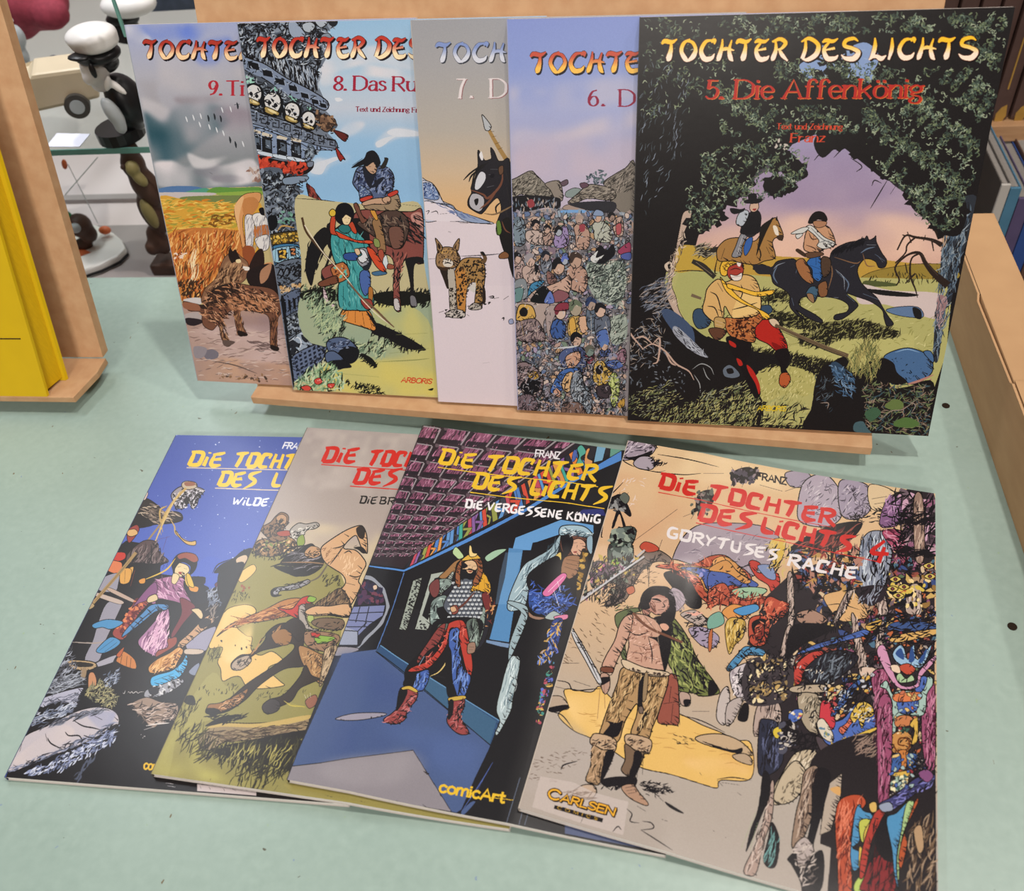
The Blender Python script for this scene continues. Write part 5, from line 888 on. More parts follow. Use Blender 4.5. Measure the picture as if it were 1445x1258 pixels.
    c.F('b03026', "810,160 860,150 870,180 810,220 790,260 740,240 690,210 760,215", o=1.1); c.F('7da03c', "850,150 885,160 870,180 840,175", o=.8); c.F('b03026', "770,270 820,280 820,300 780,295", o=.8); c.F('9a9088', "800,200 830,195 830,260 860,310 900,320 860,325 810,300 795,250", o=1.2); c.F('4a3a2c', "830,190 870,190 875,215 835,220", o=.8); c.F('9aa85a', "840,250 870,250 870,280 845,280", o=.7)
    c.F('c29a72', "830,225 880,200 950,200 1050,190 1050,250 950,240 850,245", o=1.2); c.F('6a5644', "860,280 920,260 1020,270 1010,320 900,310", o=1); c.F('8a6a50', "830,330 920,330 1000,350 990,390 930,430 850,410 820,370", o=1); c.F('7da03c', "880,350 980,360 940,385 890,390", o=.8); c.F('b03026', "860,335 905,340 890,360 865,355", o=.8); c.H(INK, "830,290 1010,280 990,400 840,400", 50, 26, 20, .5, 1.5)
    # horse body and legs
    H = '6f5030'
    c.F('2c2119', "640,330 700,290 790,290 820,330 820,420 830,500 720,520 600,600 520,680 420,740 330,745 340,710 430,680 540,590 690,490 770,420 760,390 680,410 600,430 540,470 500,520 460,520 455,490 500,450 560,440 620,380", o=1.3); c.F('8a6238', "660,340 720,315 760,340 750,390 700,400 670,380", o=1); c.F('2a2019', "720,300 780,260 830,310 800,380 760,340", o=.8); c.H('a87c4c 1b1714', "640,330 700,310 560,440 540,450", 24, 44, 50, .2, 1.5); c.F('a08e7c', "480,470 540,450 555,480 510,520 465,525 455,500", o=1.1); c.H(INK, "460,480 540,470 510,520", 14, 26, 60, .4, 1.2)
    c.F('9c7448', "800,400 900,440 920,460 910,590 860,550 810,480", o=1.3); c.H('4a3420 c09a68', "810,420 910,460 900,570 830,500", 60, 24, 70, .4, 1.3); c.F('2c2119', "830,500 860,550 900,570 860,590 800,620 760,680 700,710 620,740 640,680 720,650 800,560", o=1.2); c.F('3a3434', "615,700 660,670 700,690 690,730 640,748 615,730", o=1.1)
    c.F('8a6038', "340,700 400,690 500,640 540,620 500,690 420,730 350,750 330,735", o=1.1); c.F(INK, "330,720 380,720 400,740 350,758"); c.H('c09468 1b1714', "380,700 520,640 500,680 400,730", 26, 34, 25, .3, 1.4)
    c.F('8f7a5c', "930,420 990,400 975,470 920,590 900,600 915,500", o=1); c.H('3a2c20 c0a888', "930,430 985,410 920,590", 40, 60, 70, .15, 1.4); c.S('7d3c30', 2.6, "970,500 900,680 850,800 820,870"); c.L('b8a848', 1.6, "720,680 760,705 830,710", "740,690 830,715"); c.F('8a5a48', "830,680 880,650 890,690 850,720", o=.8); c.L('cfc6b8', 1.6, "840,650 845,670", "855,640 855,665", "825,650 835,672"); c.F('1d1a18', "215,660 260,655 272,700 235,700 210,680")
    # log and grass
    c.F('8d7a5c', "330,830 400,795 560,795 700,785 840,755 850,780 830,830 700,850 560,880 420,890 360,930 300,920 290,860", o=1.3); c.F('b59c5c', "330,822 400,795 600,795 840,753 840,775 640,815 420,812"); c.H('3a2e22 6a5844', "340,840 830,790 800,840 440,890", 130, 60, 6, .15, 1.5); c.F(INK, "560,880 700,850 840,830 800,880 700,905 600,915 420,910")
    c.H('2a2718 1b1714 4a4524', "200,830 300,800 400,880 350,980 210,920", 70, 90, 55, .25, 1.7); c.F('1f1c14', "360,930 560,900 800,870 770,980 740,1030 600,1000 420,960"); c.H('1f1c14 1f1c14 3a3620', "360,920 800,870 750,1040 600,1060 400,980", 220, 80, 65, .3, 2); c.H('8d8448 a89e58', "400,920 780,890 740,1010 440,980", 50, 60, 65, .25, 1.5); c.F(INK, "320,810 400,765 500,750 420,790"); c.H(INK, "320,760 560,750 420,800", 60, 40, 25, .3, 1.6); c.H('2a2718', "440,1020 740,1040 680,1130 440,1090", 44, 70, 65, .25, 1.5); c.H('2a2718', "200,680 300,670 240,800 160,820", 30, 60, 60, .25, 1.2); c.L(INK, 1.2, "315,965 325,972 330,985", "570,1080 600,1065 605,1080", "350,1075 345,1090", "690,1110 670,1140", "930,1160 970,1170", "1110,1190 1130,1195")
    c.frame(340, 590, .2305)
    R = 'c22c24'
    c.text('DIE', MARKER, (492, 272), (696, 276), (28, -92), R, 1.75); c.text('TOCHTER', MARKER, (772, 290), (1290, 312), (28, -92), R, 1.75)
    c.text('DES', MARKER, (684, 404), (940, 408), (26, -92), R, 1.75); c.text('LICHTS', MARKER, (1040, 410), (1480, 430), (26, -92), R, 1.75)
    c.S(R, 1.4, "490,286 1000,320 1300,338", sm=0, taper=0); c.S(R, 1.4, "668,418 960,438 1300,460", sm=0, taper=0)
    c.text('DIE', MARKER, (724, 524), (826, 528), (10, -46), INK, 1.35); c.text('BR', MARKER, (844, 528), (940, 534), (10, -46), INK, 1.35)
def art_king(c):
    c.a[:] = hexc('1d1c20')
    INK = '17161a'
    # coffered ceiling
    c.frame(520, 590, .2561)
    c.F('2c2329', "290,40 1150,130 1080,210 700,440 560,560 240,770 190,830 0,800 100,500", sm=0)
    tl, tr, bl, br = (np.array(v, float) for v in ((278, 38), (1180, 110), (20, 770), (235, 765)))
    U = [0, .15, .33, .50, .69, .88, 1.0, 1.2]; V = [0, .13, .26, .38, .485, .58, .66, .735, .80, .86, .915, .96, 1.0]
    def pt(u, v): return (tl*(1-u)+tr*u)*(1-v)+(bl*(1-u)+br*u)*v
    for j in range(len(V) - 1):
        for i in range(len(U) - 1):
            q = [pt(U[i]+.02, V[j]+.012), pt(U[i+1]-.02, V[j]+.012), pt(U[i+1]-.02, V[j+1]-.012), pt(U[i]+.02, V[j+1]-.012)]
            if q[1][0] + q[1][1] * 1.25 > 1360: continue
            c.F('211b21', q, sm=0); m = [(.72*q[0]+.28*q[3])+3, .72*q[1]+.28*q[2], q[2], q[3]]
            c.F('7d4a62', [q[0]*.9+q[1]*.1, q[0]*.1+q[1]*.9, (q[1]*.25+q[2]*.75), (q[0]*.25+q[3]*.75)], sm=0)
            c.H('241a22 3a2630 b07a94', q, int(26 * (1 - .6*V[j])), 46*(1-.7*V[j]), 55, .1, 1.3)
            c.F('241d24', [q[3]*.55+q[0]*.45, q[3], q[2], q[2]*.75+q[1]*.25, q[3]*.78+q[0]*.22], sm=0, al=.85)
            c.S('8d858a', 1.7*(1-.5*V[j]), [q[0]-4, q[1]+4], sm=0, taper=0); c.S('8d858a', 2.2*(1-.5*V[j]), [q[1]+6, q[2]+6], sm=0, taper=0); c.F('5a4a52', [q[0]-9, q[0]+(9, -6), q[0]+(8, 8), q[0]+(-8, 9)])
    # painted frieze and blue rails
    a0, a1, b0, b1 = (np.array(v, float) for v in ((1310, 140), (1190, 330), (235, 770), (200, 835)))
    c.F('26252b', "1150,130 1310,140 1340,160 560,640 200,835 235,765 560,560 700,440 1080,210", sm=0)
    fr = 'b0485a 4a76b8 3f9a8c c88a4a 7d5a94 2a2a33 c04a3a 8a8f4a 5a8ac0 d07a3a 3a3a44'.split(); r = np.random.RandomState(4)
    ts = np.cumsum(r.uniform(.012, .03, 60)); k = 0
    up0, lo0, up1, lo1 = (np.array(v, float) for v in ((1180, 150), (1240, 280), (235, 765), (205, 830)))
    for t0, t1 in zip(ts[:-1], ts[1:]):
        if t1 > 1: break
        f = lambda t, e: (up0*(1-t)+up1*t)*(1-e)+(lo0*(1-t)+lo1*t)*e
        z = (t1-t0) * (0 if k % 3 else .9)
        c.F(fr[r.randint(len(fr))], [f(t0, 0), f(t1, 0), f(t1+z, .35), f(t1-z, .65), f(t1, 1), f(t0, 1), f(t0-z, .65), f(t0+z, .35)], sm=0, o=.6); k += 1
    c.F('4f9a8c', "1150,170 1175,150 1200,190 1170,220 1190,260 1140,270 1160,210", o=.8); c.F('c88f5a', "1200,180 1220,170 1205,220 1235,240 1210,280 1190,250", o=.6); c.F('4a5fa0', "1130,180 1150,185 1140,230 1120,240", o=.6); c.F('6d9ab8', "1260,150 1310,158 1290,235 1240,245", sm=0, o=.8); c.F('26252b', "1310,160 1330,162 1325,200 1300,215", sm=0)
    c.F('5f8f80', "1335,160 1400,170 1395,190 1330,215", sm=0)
    c.F('4d7fc0', "1395,180 1395,235 1200,320 900,500 560,680 195,850 0,822 0,812 195,836 560,655 860,500 1190,300", sm=0, o=.8); c.F(INK, "1395,235 1395,640 1000,640 195,855 560,690 900,512 1200,335", sm=0)
    # portal wall
    c.F(INK, "0,825 195,852 560,690 900,512 1395,250 1395,1054 0,1054", sm=0); c.F('2a2f6a', "1180,505 1290,500 1310,540 1150,530", sm=0)
    c.F('5f92c4', "808,660 1060,560 1240,590 1240,640 905,690 870,830 800,1060 715,1060", sm=0, o=.9); c.F(INK, "905,692 1060,640 1100,700 1000,900 900,1054 800,1054 865,850", sm=0)
    c.frame(400, 780, .318)
    c.F('4e7fae', "1000,-20 1100,-10 1080,120 1010,400 915,385 985,100", sm=0); c.F(INK, "1062,-10 1130,-10 1100,150 1060,400 1010,440 1000,400", sm=0); c.F('6d86a8', "900,388 1005,404 1005,426 898,405", sm=0, o=.6)
    c.F('76a0c8', "985,0 1060,0 1010,230 940,230 960,100", sm=0, al=.35)
    # door arch on the left
    c.F('8a8f9a', "365,100 400,110 450,160 472,240 440,320 380,380 330,430 240,460 245,400 320,100", o=.8); c.F('1d1c22', "350,115 400,130 440,180 455,250 420,320 360,380 330,420 250,420 255,380 320,110"); c.D('4a2f4a 2a2438 6a3a4a 2a2a44', "350,120 430,160 445,230 320,220", 60, 14); c.F('c8b09a', "398,150 412,145 415,160 402,165")
    c.F('7078a0', "310,240 450,235 440,280 380,320 330,370 255,360 280,280", sm=0); c.F('8d94a8', "270,330 330,350 330,410 248,410", sm=0); c.L(INK, 1.2, "310,240 450,233", "300,270 445,265", "290,300 420,310", "280,330 390,330", "340,240 320,310", "380,240 360,330", "330,350 370,310", "330,350 330,410", "255,345 330,350", taper=0); c.F('8f8a90', "240,420 330,425 320,440 232,460", o=.8)
    c.F('17161a', "380,80 535,90 470,270 410,440 330,430 380,380 440,320 472,240 450,160 400,110", sm=0); c.L('4a6aa0', 1.4, "535,90 480,260 415,430", taper=0)
    # floor
    c.F('44567f', "-20,990 40,940 260,450 415,430 560,540 920,850 830,1100 790,1160 740,1150 600,1120 100,1010 0,1010", sm=0); c.wash('3e4f7e', "260,450 700,700 800,1000 400,900 100,920", .8, seed=3, soft=20); c.wash('4a5e8e', "420,760 800,820 880,900 780,1050 600,880", .8, seed=5, soft=20)
    c.F('2f4a6e', "430,410 545,490 960,745 920,855 560,560 410,440", sm=0, o=.9); c.F('395a78', "640,545 945,750 915,850 600,590", sm=0); c.L('5f8ab0', 1.4, "430,412 560,500 960,748", taper=0); c.L(INK, 1.2, "415,440 555,548 918,856", taper=0)
    c.F('827d84', "20,960 30,950 160,935 575,878 745,1150 500,1110 100,1030 5,1010", sm=0, o=1.1); c.wash('8f8a90', "150,950 560,890 600,1000 300,1040", .8, seed=2, soft=14); c.F('8f8b9a', "230,740 310,715 440,712 445,725 330,745", o=1)
    # dark wall at right of floor, queen's shadow
    c.F(INK, "700,380 900,400 1010,430 1080,300 1230,330 1160,600 1118,765 1020,1190 785,1160 830,1080 920,850 960,745 640,545 720,560", sm=0)
    c.F(INK, "920,855 1000,760 1118,765 1040,1060 1000,1220 1300,1260 1000,1260 760,1160 790,1140 850,1000", sm=0); c.L('4a5fa0', 1.4, "930,930 870,1030 790,1150", "895,990 850,1080"); c.F('44567f', "790,1150 830,1110 850,1110 800,1165")
    c.L('5a6478', 1, "1050,1000 990,1200", "1060,1150 1045,1210", "1085,1160 1070,1210", taper=0)
    # scroll banners
    c.F('8f988f', "575,125 615,112 600,180 545,345 513,340", sm=0, o=1); c.H(INK, "585,130 605,125 560,320 525,325", 60, 10, 30, .6, 1.8); c.F('9aa29a', "655,95 760,75 745,130 700,200 640,345 583,340", sm=0, o=1); c.F(INK, "670,115 740,95 690,200 640,300 615,280", sm=0); c.H(INK, "590,300 640,310 630,340 588,338", 12, 12, 30, .6, 1.8)
    # king
    c.F('a8c090', "750,0 765,-25 790,0 800,20 780,30 765,20", o=.9); c.F('93b49a', "895,20 940,-10 990,-15 960,10 910,40", o=.9); c.L(INK, 1.2, "750,0 745,30", "920,40 980,30"); 
    c.F('23222a', "655,230 690,200 770,130 900,150 920,280 890,400 840,430 820,300 760,300 680,300 650,300", o=1)
    c.F('6d7d7a', "660,215 720,190 740,250 710,320 690,340 655,320 650,280", o=1.1); c.H('17161a a3b5b0', "655,210 730,200 710,330 655,320", 44, 34, 60, .5, 1.5); c.F(INK, "680,250 740,240 740,290 700,300")
    c.F('7d8d86', "855,270 895,240 890,330 870,400 845,410 850,340", o=1); c.F('7a8a84', "690,120 745,120 740,150 680,190 660,160", o=1); c.H('17161a a3b5b0', "680,120 740,130 700,180 665,170", 20, 24, 40, .4, 1.3); c.F('6a3a3a', "660,130 690,120 690,180 665,200 645,160", o=.8)
    c.F('4f5560', "760,150 800,115 860,130 885,190 870,290 800,310 740,280 710,230", o=1.2)
    for j in range(9):
        for i in range(9):
            x = 715+i*19+(j % 2)*9; y = 135+j*19
            if 725 < x + (300-y)*.0 < 880 and not (x < 750 and y < 190): c.F('b3b8bc', [(x-6, y-4), (x+6, y-5), (x+7, y+3), (x, y+7), (x-7, y+3)], sm=0); c.F('23242a', [(x-6, y+3), (x, y+8), (x+7, y+3), (x+5, y+11), (x-4, y+11)], sm=0)
    c.S('5a3028', 3, "850,175 800,230 745,270"); c.F('7d4038', "745,240 770,235 775,265 750,275", o=.8); c.F('c09a78', "740,245 760,240 768,258 748,265", o=.7)
    c.F('c8962f', "830,170 875,90 905,110 920,150 915,180 880,175 855,170", o=1.1); c.L('6a4a14', 1.3, "870,100 865,170", "890,120 895,175", "855,130 845,168"); c.F('6a2c2c', "880,185 915,190 915,260 895,250", o=.8); c.H('6a2c2c c08a5c 17161a', "900,180 940,150 930,300 900,330", 30, 24, 60, .7, 1.6)
    c.F('8f6a44', "760,90 770,50 790,30 760,40 720,80 690,110 720,115 750,85", o=.9); c.F('8a5438', "765,80 790,30 830,10 875,30 885,80 870,130 850,150 840,130 860,80 850,40 800,40 785,90 785,150 765,140", o=1.1)
    c.F('c8a884', "795,50 820,35 850,40 862,75 850,105 830,118 805,105 795,80", o=1); c.F(INK, "790,75 815,75 825,70 850,78 860,70 850,110 828,122 805,112 795,125 785,95"); c.F('c8a884', "812,78 840,80 835,92 820,92", o=.6); c.F('7a2f2a', "818,82 838,82 830,88"); c.F(INK, "790,40 815,55 815,65 795,70"); c.L(INK, 1.3, "820,58 832,56", "842,60 854,60", "838,62 836,74"); c.F('c8a040', "790,35 820,10 850,5 875,25 855,30 820,35", o=1); c.F('d8c080', "825,-30 835,-25 840,0 860,5 850,18 825,15", o=.9)
    # coat and trousers
    c.F(INK, "680,300 880,300 850,430 800,560 640,540 560,600 540,520 640,400")
    c.F('54605a', "820,300 860,300 870,400 850,430 830,440 810,340", o=1); c.H('17161a 93a39a', "820,310 870,320 850,420 830,420", 26, 44, 80, .2, 1.4); c.F('54605a', "690,320 740,320 700,370 680,360", o=.8)
    c.F('a83a30', "740,310 800,305 825,400 840,500 830,550 810,520 790,440 770,350 740,340 720,420 660,500 610,525 555,530 570,510 640,480 700,410 725,340", o=1.3); c.H('6a1c1c d0685a', "740,320 800,320 820,500 780,380 720,420 600,520", 30, 44, 60, .4, 1.3); c.F('7d3a38', "690,330 720,320 690,400 640,440 600,490 595,470 640,400", o=1); c.F('17161a', "600,460 605,440 590,490 575,510"); c.S('8aa0b8', 2.4, "625,460 600,505"); c.S('c8b070', 1.8, "725,450 720,490 690,530 650,550")
    c.F('3f5a9c', "735,360 760,335 780,345 775,420 800,520 830,550 820,600 800,640 760,650 740,560 735,460", o=1.2); c.F(INK, "720,420 745,440 750,560 770,640 730,640 720,560"); c.H('17161a 6d8ac8', "750,350 780,350 820,560 800,630 760,620", 50, 50, 75, .3, 1.6); c.F('3f5a9c', "580,545 640,520 645,560 620,610 580,615 560,580", o=1.1); c.F(INK, "550,545 590,545 570,600 530,590"); c.H('17161a 6d8ac8', "590,540 640,530 620,600 580,600", 20, 34, 70, .3, 1.5)
    c.F('8a4040', "520,605 560,598 595,620 585,660 550,700 540,740 500,762 455,755 445,740 480,715 510,680", o=1.3); c.F(INK, "515,605 550,610 540,650 515,690 500,700"); c.F('b89a44', "525,600 560,592 595,612 588,622 555,608 530,610", o=.8); c.H('17161a b87070', "500,690 590,630 540,740 450,750", 34, 30, 30, .5, 1.4)
    c.F('8a4040', "735,655 800,645 800,690 785,730 820,790 815,808 775,805 735,770 725,740 740,700", o=1.3); c.F('b89a44', "735,645 800,635 805,650 740,660", o=.8); c.H('17161a b87070', "740,660 795,660 790,740 815,800 740,765", 40, 30, 50, .6, 1.4); c.F(INK, "735,660 755,660 750,720 730,740")
    c.F('8d7060', "820,405 850,400 850,440 825,450 815,440", o=.9); c.L(INK, 1.1, "825,420 845,420", "825,432 842,432")
    # queen with pale veil
    c.F(INK, "1100,120 1160,60 1258,40 1258,330 1200,420 1180,540 1120,500 1080,300 1085,200")
    c.F('2f4a8a', "1095,140 1130,120 1160,150 1258,190 1258,260 1150,280 1090,240", o=1); c.H('17161a 6d86c8 17161a', "1090,130 1258,150 1258,290 1100,260", 110, 40, 30, .7, 1.7); c.F('c87a9a', "1160,180 1215,95 1235,110 1190,190", o=.9); c.L('e0d0d8', 2, "1165,185 1220,105", "1180,150 1200,195"); c.F('9aa8a8', "1160,290 1200,260 1240,290 1200,300", o=.8); c.F('c87a9a', "1200,285 1258,275 1258,295 1220,300", o=.8); c.F('8d7060', "1080,255 1110,280 1160,290 1130,300 1090,285", o=.9)
    c.F('2a3f80', "1190,310 1240,300 1215,420 1180,470 1120,500 1170,420", o=1); c.H('17161a 6d86c8 c8a050', "1190,310 1240,310 1190,490 1130,490", 80, 30, 60, .7, 1.7); c.D('3f8a80 a84a5a c8a050 5a6ac0', "1200,480 1220,400 1190,560 1130,770 1115,750 1150,600", 50, 12, .6); c.H(INK, "1210,420 1190,560 1130,770 1120,740", 50, 24, 60, .7, 1.5)
    c.frame(520, 590, .2561)
    c.F('93aab4', "1060,640 1020,800 900,900 860,1040 770,1060 780,970 850,820 920,770 1000,720", o=1.2); c.H('5a707c c3d3d8 2a3a44', "1050,660 1010,800 880,900 850,1040 790,1030 860,830 960,760", 70, 80, 60, .25, 1.4)
    c.F('6a4438', "1060,660 1100,640 1180,640 1210,690 1200,740 1150,770 1090,760 1060,720", o=1); c.F('c8a088', "1120,680 1160,665 1195,690 1190,730 1150,765 1120,745 1110,710", o=1); c.F(INK, "1060,660 1110,645 1130,680 1110,740 1080,760"); c.L(INK, 1.3, "1130,690 1150,688", "1165,692 1185,694", "1150,700 1148,720"); c.F('8a3a38', "1128,738 1150,735 1140,745")
    c.F('9ab4c0', "1050,640 1060,600 1120,590 1190,600 1235,640 1225,665 1160,650 1100,640 1070,650", o=1.3); c.H('4a606c d3dfe2 2a3a44', "1060,600 1230,640 1220,660 1070,645", 60, 30, 10, .4, 1.3); c.F('8aa4b4', "1205,660 1235,655 1230,750 1205,720", o=.9); c.F('8f6a50', "1080,770 1160,760 1180,800 1140,870 1090,890 1060,860", o=1.1); c.L(INK, 1.4, "1090,780 1150,790", "1085,800 1150,815", "1080,820 1140,840"); c.F('c8b060', "1030,760 1060,740 1060,790 1030,780", o=.8)
    c.F('2a2420', "1170,740 1205,740 1200,860 1160,1000 1145,960"); c.D('b8964a 8a6a30', "1175,750 1205,750 1150,1000", 24, 12, .6); c.F(INK, "870,900 900,840 1040,760 1060,860 1000,950 900,960"); c.H('4a6ac0 2a3f80', "880,900 1050,900 1140,1000 1120,1050 920,1050", 60, 50, 20, .6, 1.8); c.F('c86a9a', "960,960 1060,860 1090,880 1000,980", o=.8); c.L('e0d8e0', 2.2, "990,960 1075,875", "1020,950 1050,1040", "1040,900 1060,960")
    c.frame(400, 780, .318)
    c.F('8fa4ac', "995,225 1010,215 1080,240 1080,300 1040,400 1000,480 1005,400 1045,290 1050,260", o=1.1); c.F('a3b4b8', "1005,470 1050,480 1020,640 1010,700 975,770 950,810 940,800 960,750 945,700 960,620", o=1.2); c.H('5a707c d3dfe2', "1000,480 1045,490 1010,680 960,740 950,690", 30, 60, 75, .2, 1.2); c.S(INK, 1.2, "1000,640 985,740")
    # bottom strip of cover beyond the shadow
    c.frame(700, 1000, .2491)
    c.F('4a5578', "390,650 620,700 900,800 930,810 390,710", sm=0)
    # lettering
    c.frame(520, 590, .2561)
    Y = 'ddb52e'
    c.text('FRANZ', PLAIN, (918, 212), (1052, 226), (6, -36), 'd9d6da', 2.0)
    c.text('DIE', MARKER, (384, 250), (572, 278), (22, -80), Y, 1.75); c.text('TOCHTER', MARKER, (640, 292), (1246, 350), (22, -88), Y, 1.75)
    c.text('DES', MARKER, (570, 384), (800, 414), (22, -84), Y, 1.75); c.text('LICHTS', MARKER, (886, 424), (1300, 470), (24, -88), Y, 1.75)
    c.S(Y, 1.3, "382,272 800,325 1265,380", sm=0, taper=0); c.S(Y, 1.3, "560,410 800,440 1300,500", sm=0, taper=0)
    c.text('DIE VERGESSENE KÖNIG', MARKER, (532, 494), (1276, 582), (4, -46), 'e2dfe2', 1.9)
    c.frame(400, 780, .318)
    c.text('comicArt', PLAIN, (690, 1062), (978, 1112), (10, -46), 'd8b02c', 2.3); c.S('d8b02c', 1, "900,1085 1020,1100", taper=0)
def art_march(c):
    c.grad([(0, 'd0b48e'), (.15, 'cfae88'), (.3, 'c8a684'), (.5, 'c3a482'), (.62, 'b8a086'), (.8, 'a89e94'), (1, 'a49a92')])
    INK = '19161a'
    ST = '968a98'
    c.frame(820, 600, .3599)
    c.wash('e0c8a0', "300,80 800,180 860,260 600,230 340,200", 1.2, seed=2, soft=14); c.wash('c89c78', "100,200 400,260 340,400 130,500", .9, seed=4, soft=18)
    # rocks at the top
    c.F(ST, "175,45 240,60 295,75 270,120 200,135 160,130", o=1.2); c.H('3a3440 c3b8c4', "180,50 290,75 260,125 170,120", 50, 24, 30, .5, 1.4); c.F(INK, "160,128 200,125 240,115 280,100 260,130 210,138"); c.F('9f95a0', "205,150 230,125 270,125 290,150 275,175 225,170", o=1.2); c.H(INK, "270,125 340,150 290,165", 30, 24, 30, .6, 1.4); c.L(INK, 1.4, "150,130 180,150 210,165", "225,172 300,185 400,195 470,190", "300,115 420,135 540,165", "480,190 560,190", "300,185 330,180")
    c.F('9a90a0', "800,190 860,180 900,200 880,240 820,240", o=1.1); c.F('a59aa8', "850,310 870,230 920,195 970,200 1020,270 1020,360 960,400 860,380", o=1.4); c.F('988ea0', "1010,230 1060,215 1130,245 1135,330 1080,370 1020,350", o=1.3); c.H('6a6070 3a3440 c9c0c8', "870,220 960,200 1010,260 1000,380 870,370", 70, 24, 40, .6, 1.2); c.H('5a5060 2a2430 c0b6c2', "1020,230 1120,250 1120,350 1030,350", 70, 22, 50, .6, 1.3); c.F('d0b894', "1130,235 1225,260 1220,320 1140,330", o=1); c.L(INK, 1.8, "1140,290 1200,280", "1150,310 1215,300", "860,240 800,260", "700,235 790,260"); c.H(INK, "1060,350 1220,320 1200,380 1080,380", 40, 24, 20, .5, 1.5)
    c.F('978b96', "360,520 400,440 470,390 600,385 720,400 780,450 760,540 640,600 480,560 380,530", o=1.3); c.H('6a6070 b3a8b2', "380,510 600,400 760,460 640,580", 60, 30, 30, .5, 1.1); c.H('d8c8c0', "130,220 260,200 220,330 150,330", 18, 24, 30, .6, 1)
    # tiny distant riders
    c.F(INK, "585,200 610,175 660,165 690,190 680,215 600,225"); c.D('4a4450 8a7a80 19161a', "590,180 690,170 690,230 590,235", 40, 10); c.L(INK, 1.3, "600,215 590,240", "640,220 630,245", "630,160 625,180", "660,160 650,180", "600,180 590,165"); c.F(INK, "460,270 510,255 520,300 480,340 450,330"); c.D('5a6058 8a7a78 19161a', "440,260 515,260 500,350 430,350", 40, 11); c.L(INK, 1.4, "480,330 400,360", "500,240 490,270", "450,340 430,370")
    c.F(INK, "85,310 125,280 160,275 195,340 190,360 150,330 110,330"); c.F(INK, "150,330 175,395 165,400 150,350 130,400 120,400 140,335"); c.D('4a4a4c 8a8a8a', "100,290 180,290 170,340 100,340", 20, 10); c.L(INK, 1.6, "165,225 120,270 90,290", "150,265 160,280", "185,265 175,285", "95,330 80,430 85,440"); c.F('5a6058', "150,285 170,265 190,285 175,310", o=.7)
    # lancers at left
    c.F('4a5450', "120,420 180,398 215,410 205,460 170,490 120,470", o=1.1); c.F('3a4640', "110,470 200,470 190,560 120,580", o=1.1); c.D('6f7a74 19161a 8f9a8c', "115,410 205,410 190,560 115,560", 70, 13); c.F('5a4a58', "40,545 100,535 130,560 110,600 40,600", o=1); c.F('b0608a', "60,545 95,545 90,570 55,572", o=.7); c.F('7a9a40', "120,530 160,520 150,545 120,550", o=.6); c.S(INK, 1.6, "200,460 378,330"); c.F('6f6058', "100,600 200,550 250,500 300,490 350,520 350,540 300,535 250,560 210,620 170,690 90,710 150,640", o=1.2); c.H(INK, "110,600 330,500 220,600 130,690", 70, 30, 50, .5, 1.5); c.F('b04a3a', "230,480 250,458 290,470 305,490 260,500", o=.8); c.F('a8604a', "180,640 205,630 205,655 190,665", o=.7); c.L(INK, 1.8, "260,540 265,630", "318,450 300,500", "150,640 120,700 75,712", "170,660 160,690", "50,610 55,690", "20,600 15,690")
    c.S('a9a9b0', 2.4, "250,490 130,590 0,680", taper=0); c.S(INK, .9, "255,495 135,597 5,686", taper=0)
    c.frame(720, 780, .2703)
    c.D('4a4f48 7d7468 19161a 8a6a5a 6f7a6a 9a6a84 b09a50', "390,20 660,20 660,120 560,260 400,250 370,130", 90, 15, .5); c.H(INK, "390,20 660,20 640,160 540,290 380,250", 170, 44, 70, .6, 1.7); c.L(INK, 2.6, "560,120 540,230 470,270", "600,150 560,250 510,280", "440,90 440,260", "400,130 400,240", "730,30 722,180"); c.F('b06850', "605,190 640,175 650,205 620,220", o=.8); c.S('b3b3b8', 2.4, "700,20 540,130 350,265", taper=0); c.S(INK, 1, "705,28 545,138 352,275", taper=0); c.H('4f5a3a 19161a', "540,270 640,280 600,310 540,300", 20, 24, 20, .4, 1.4); c.H('5a4634', "350,280 560,300 600,560 280,600 300,400", 50, 30, -35, .3, 1); c.H('5a4634', "600,80 780,100 780,170 650,160", 30, 24, 10, .3, 1)
    # pond, sand lines
    c.F('d4ad64', "285,715 420,730 470,700 560,780 760,800 900,850 1000,900 1100,940 1180,980 1258,1000 1258,1180 1100,1190 1080,1230 1000,1210 840,1160 700,1130 600,1080 540,1040 420,970 330,930 250,850 300,800", o=1.3); c.wash('e0be80', "300,740 600,800 560,1020 350,900", .9, seed=2, soft=8); c.wash('c89a5c', "700,1000 1258,1020 1258,1150 900,1080", 1, seed=3, soft=10); c.wash('deba84', "900,1090 1100,1080 1258,1150 1100,1180", 1, seed=7, soft=8); c.H('b3884c', "320,800 1240,1000 1240,1120 600,1050", 40, 70, -6, .1, 1)
    c.F('a89684', "190,760 260,750 300,790 295,820 190,820", o=1); c.F(INK, "190,815 290,795 300,815 230,835"); c.L(INK, 1.7, "220,665 300,680 330,720 420,715 480,710", "240,580 360,578", "330,670 420,700", "230,700 285,712", "205,830 270,850 330,925"); c.wash('a89e98', "60,1100 240,850 420,980 540,1050 440,1200 120,1258", .8, seed=5, soft=10); c.H('6a5a50', "130,1080 330,1020 400,1050 240,1200 100,1190", 60, 24, -5, .3, .9); c.L(INK, 2, "265,1135 280,1110 350,1090")
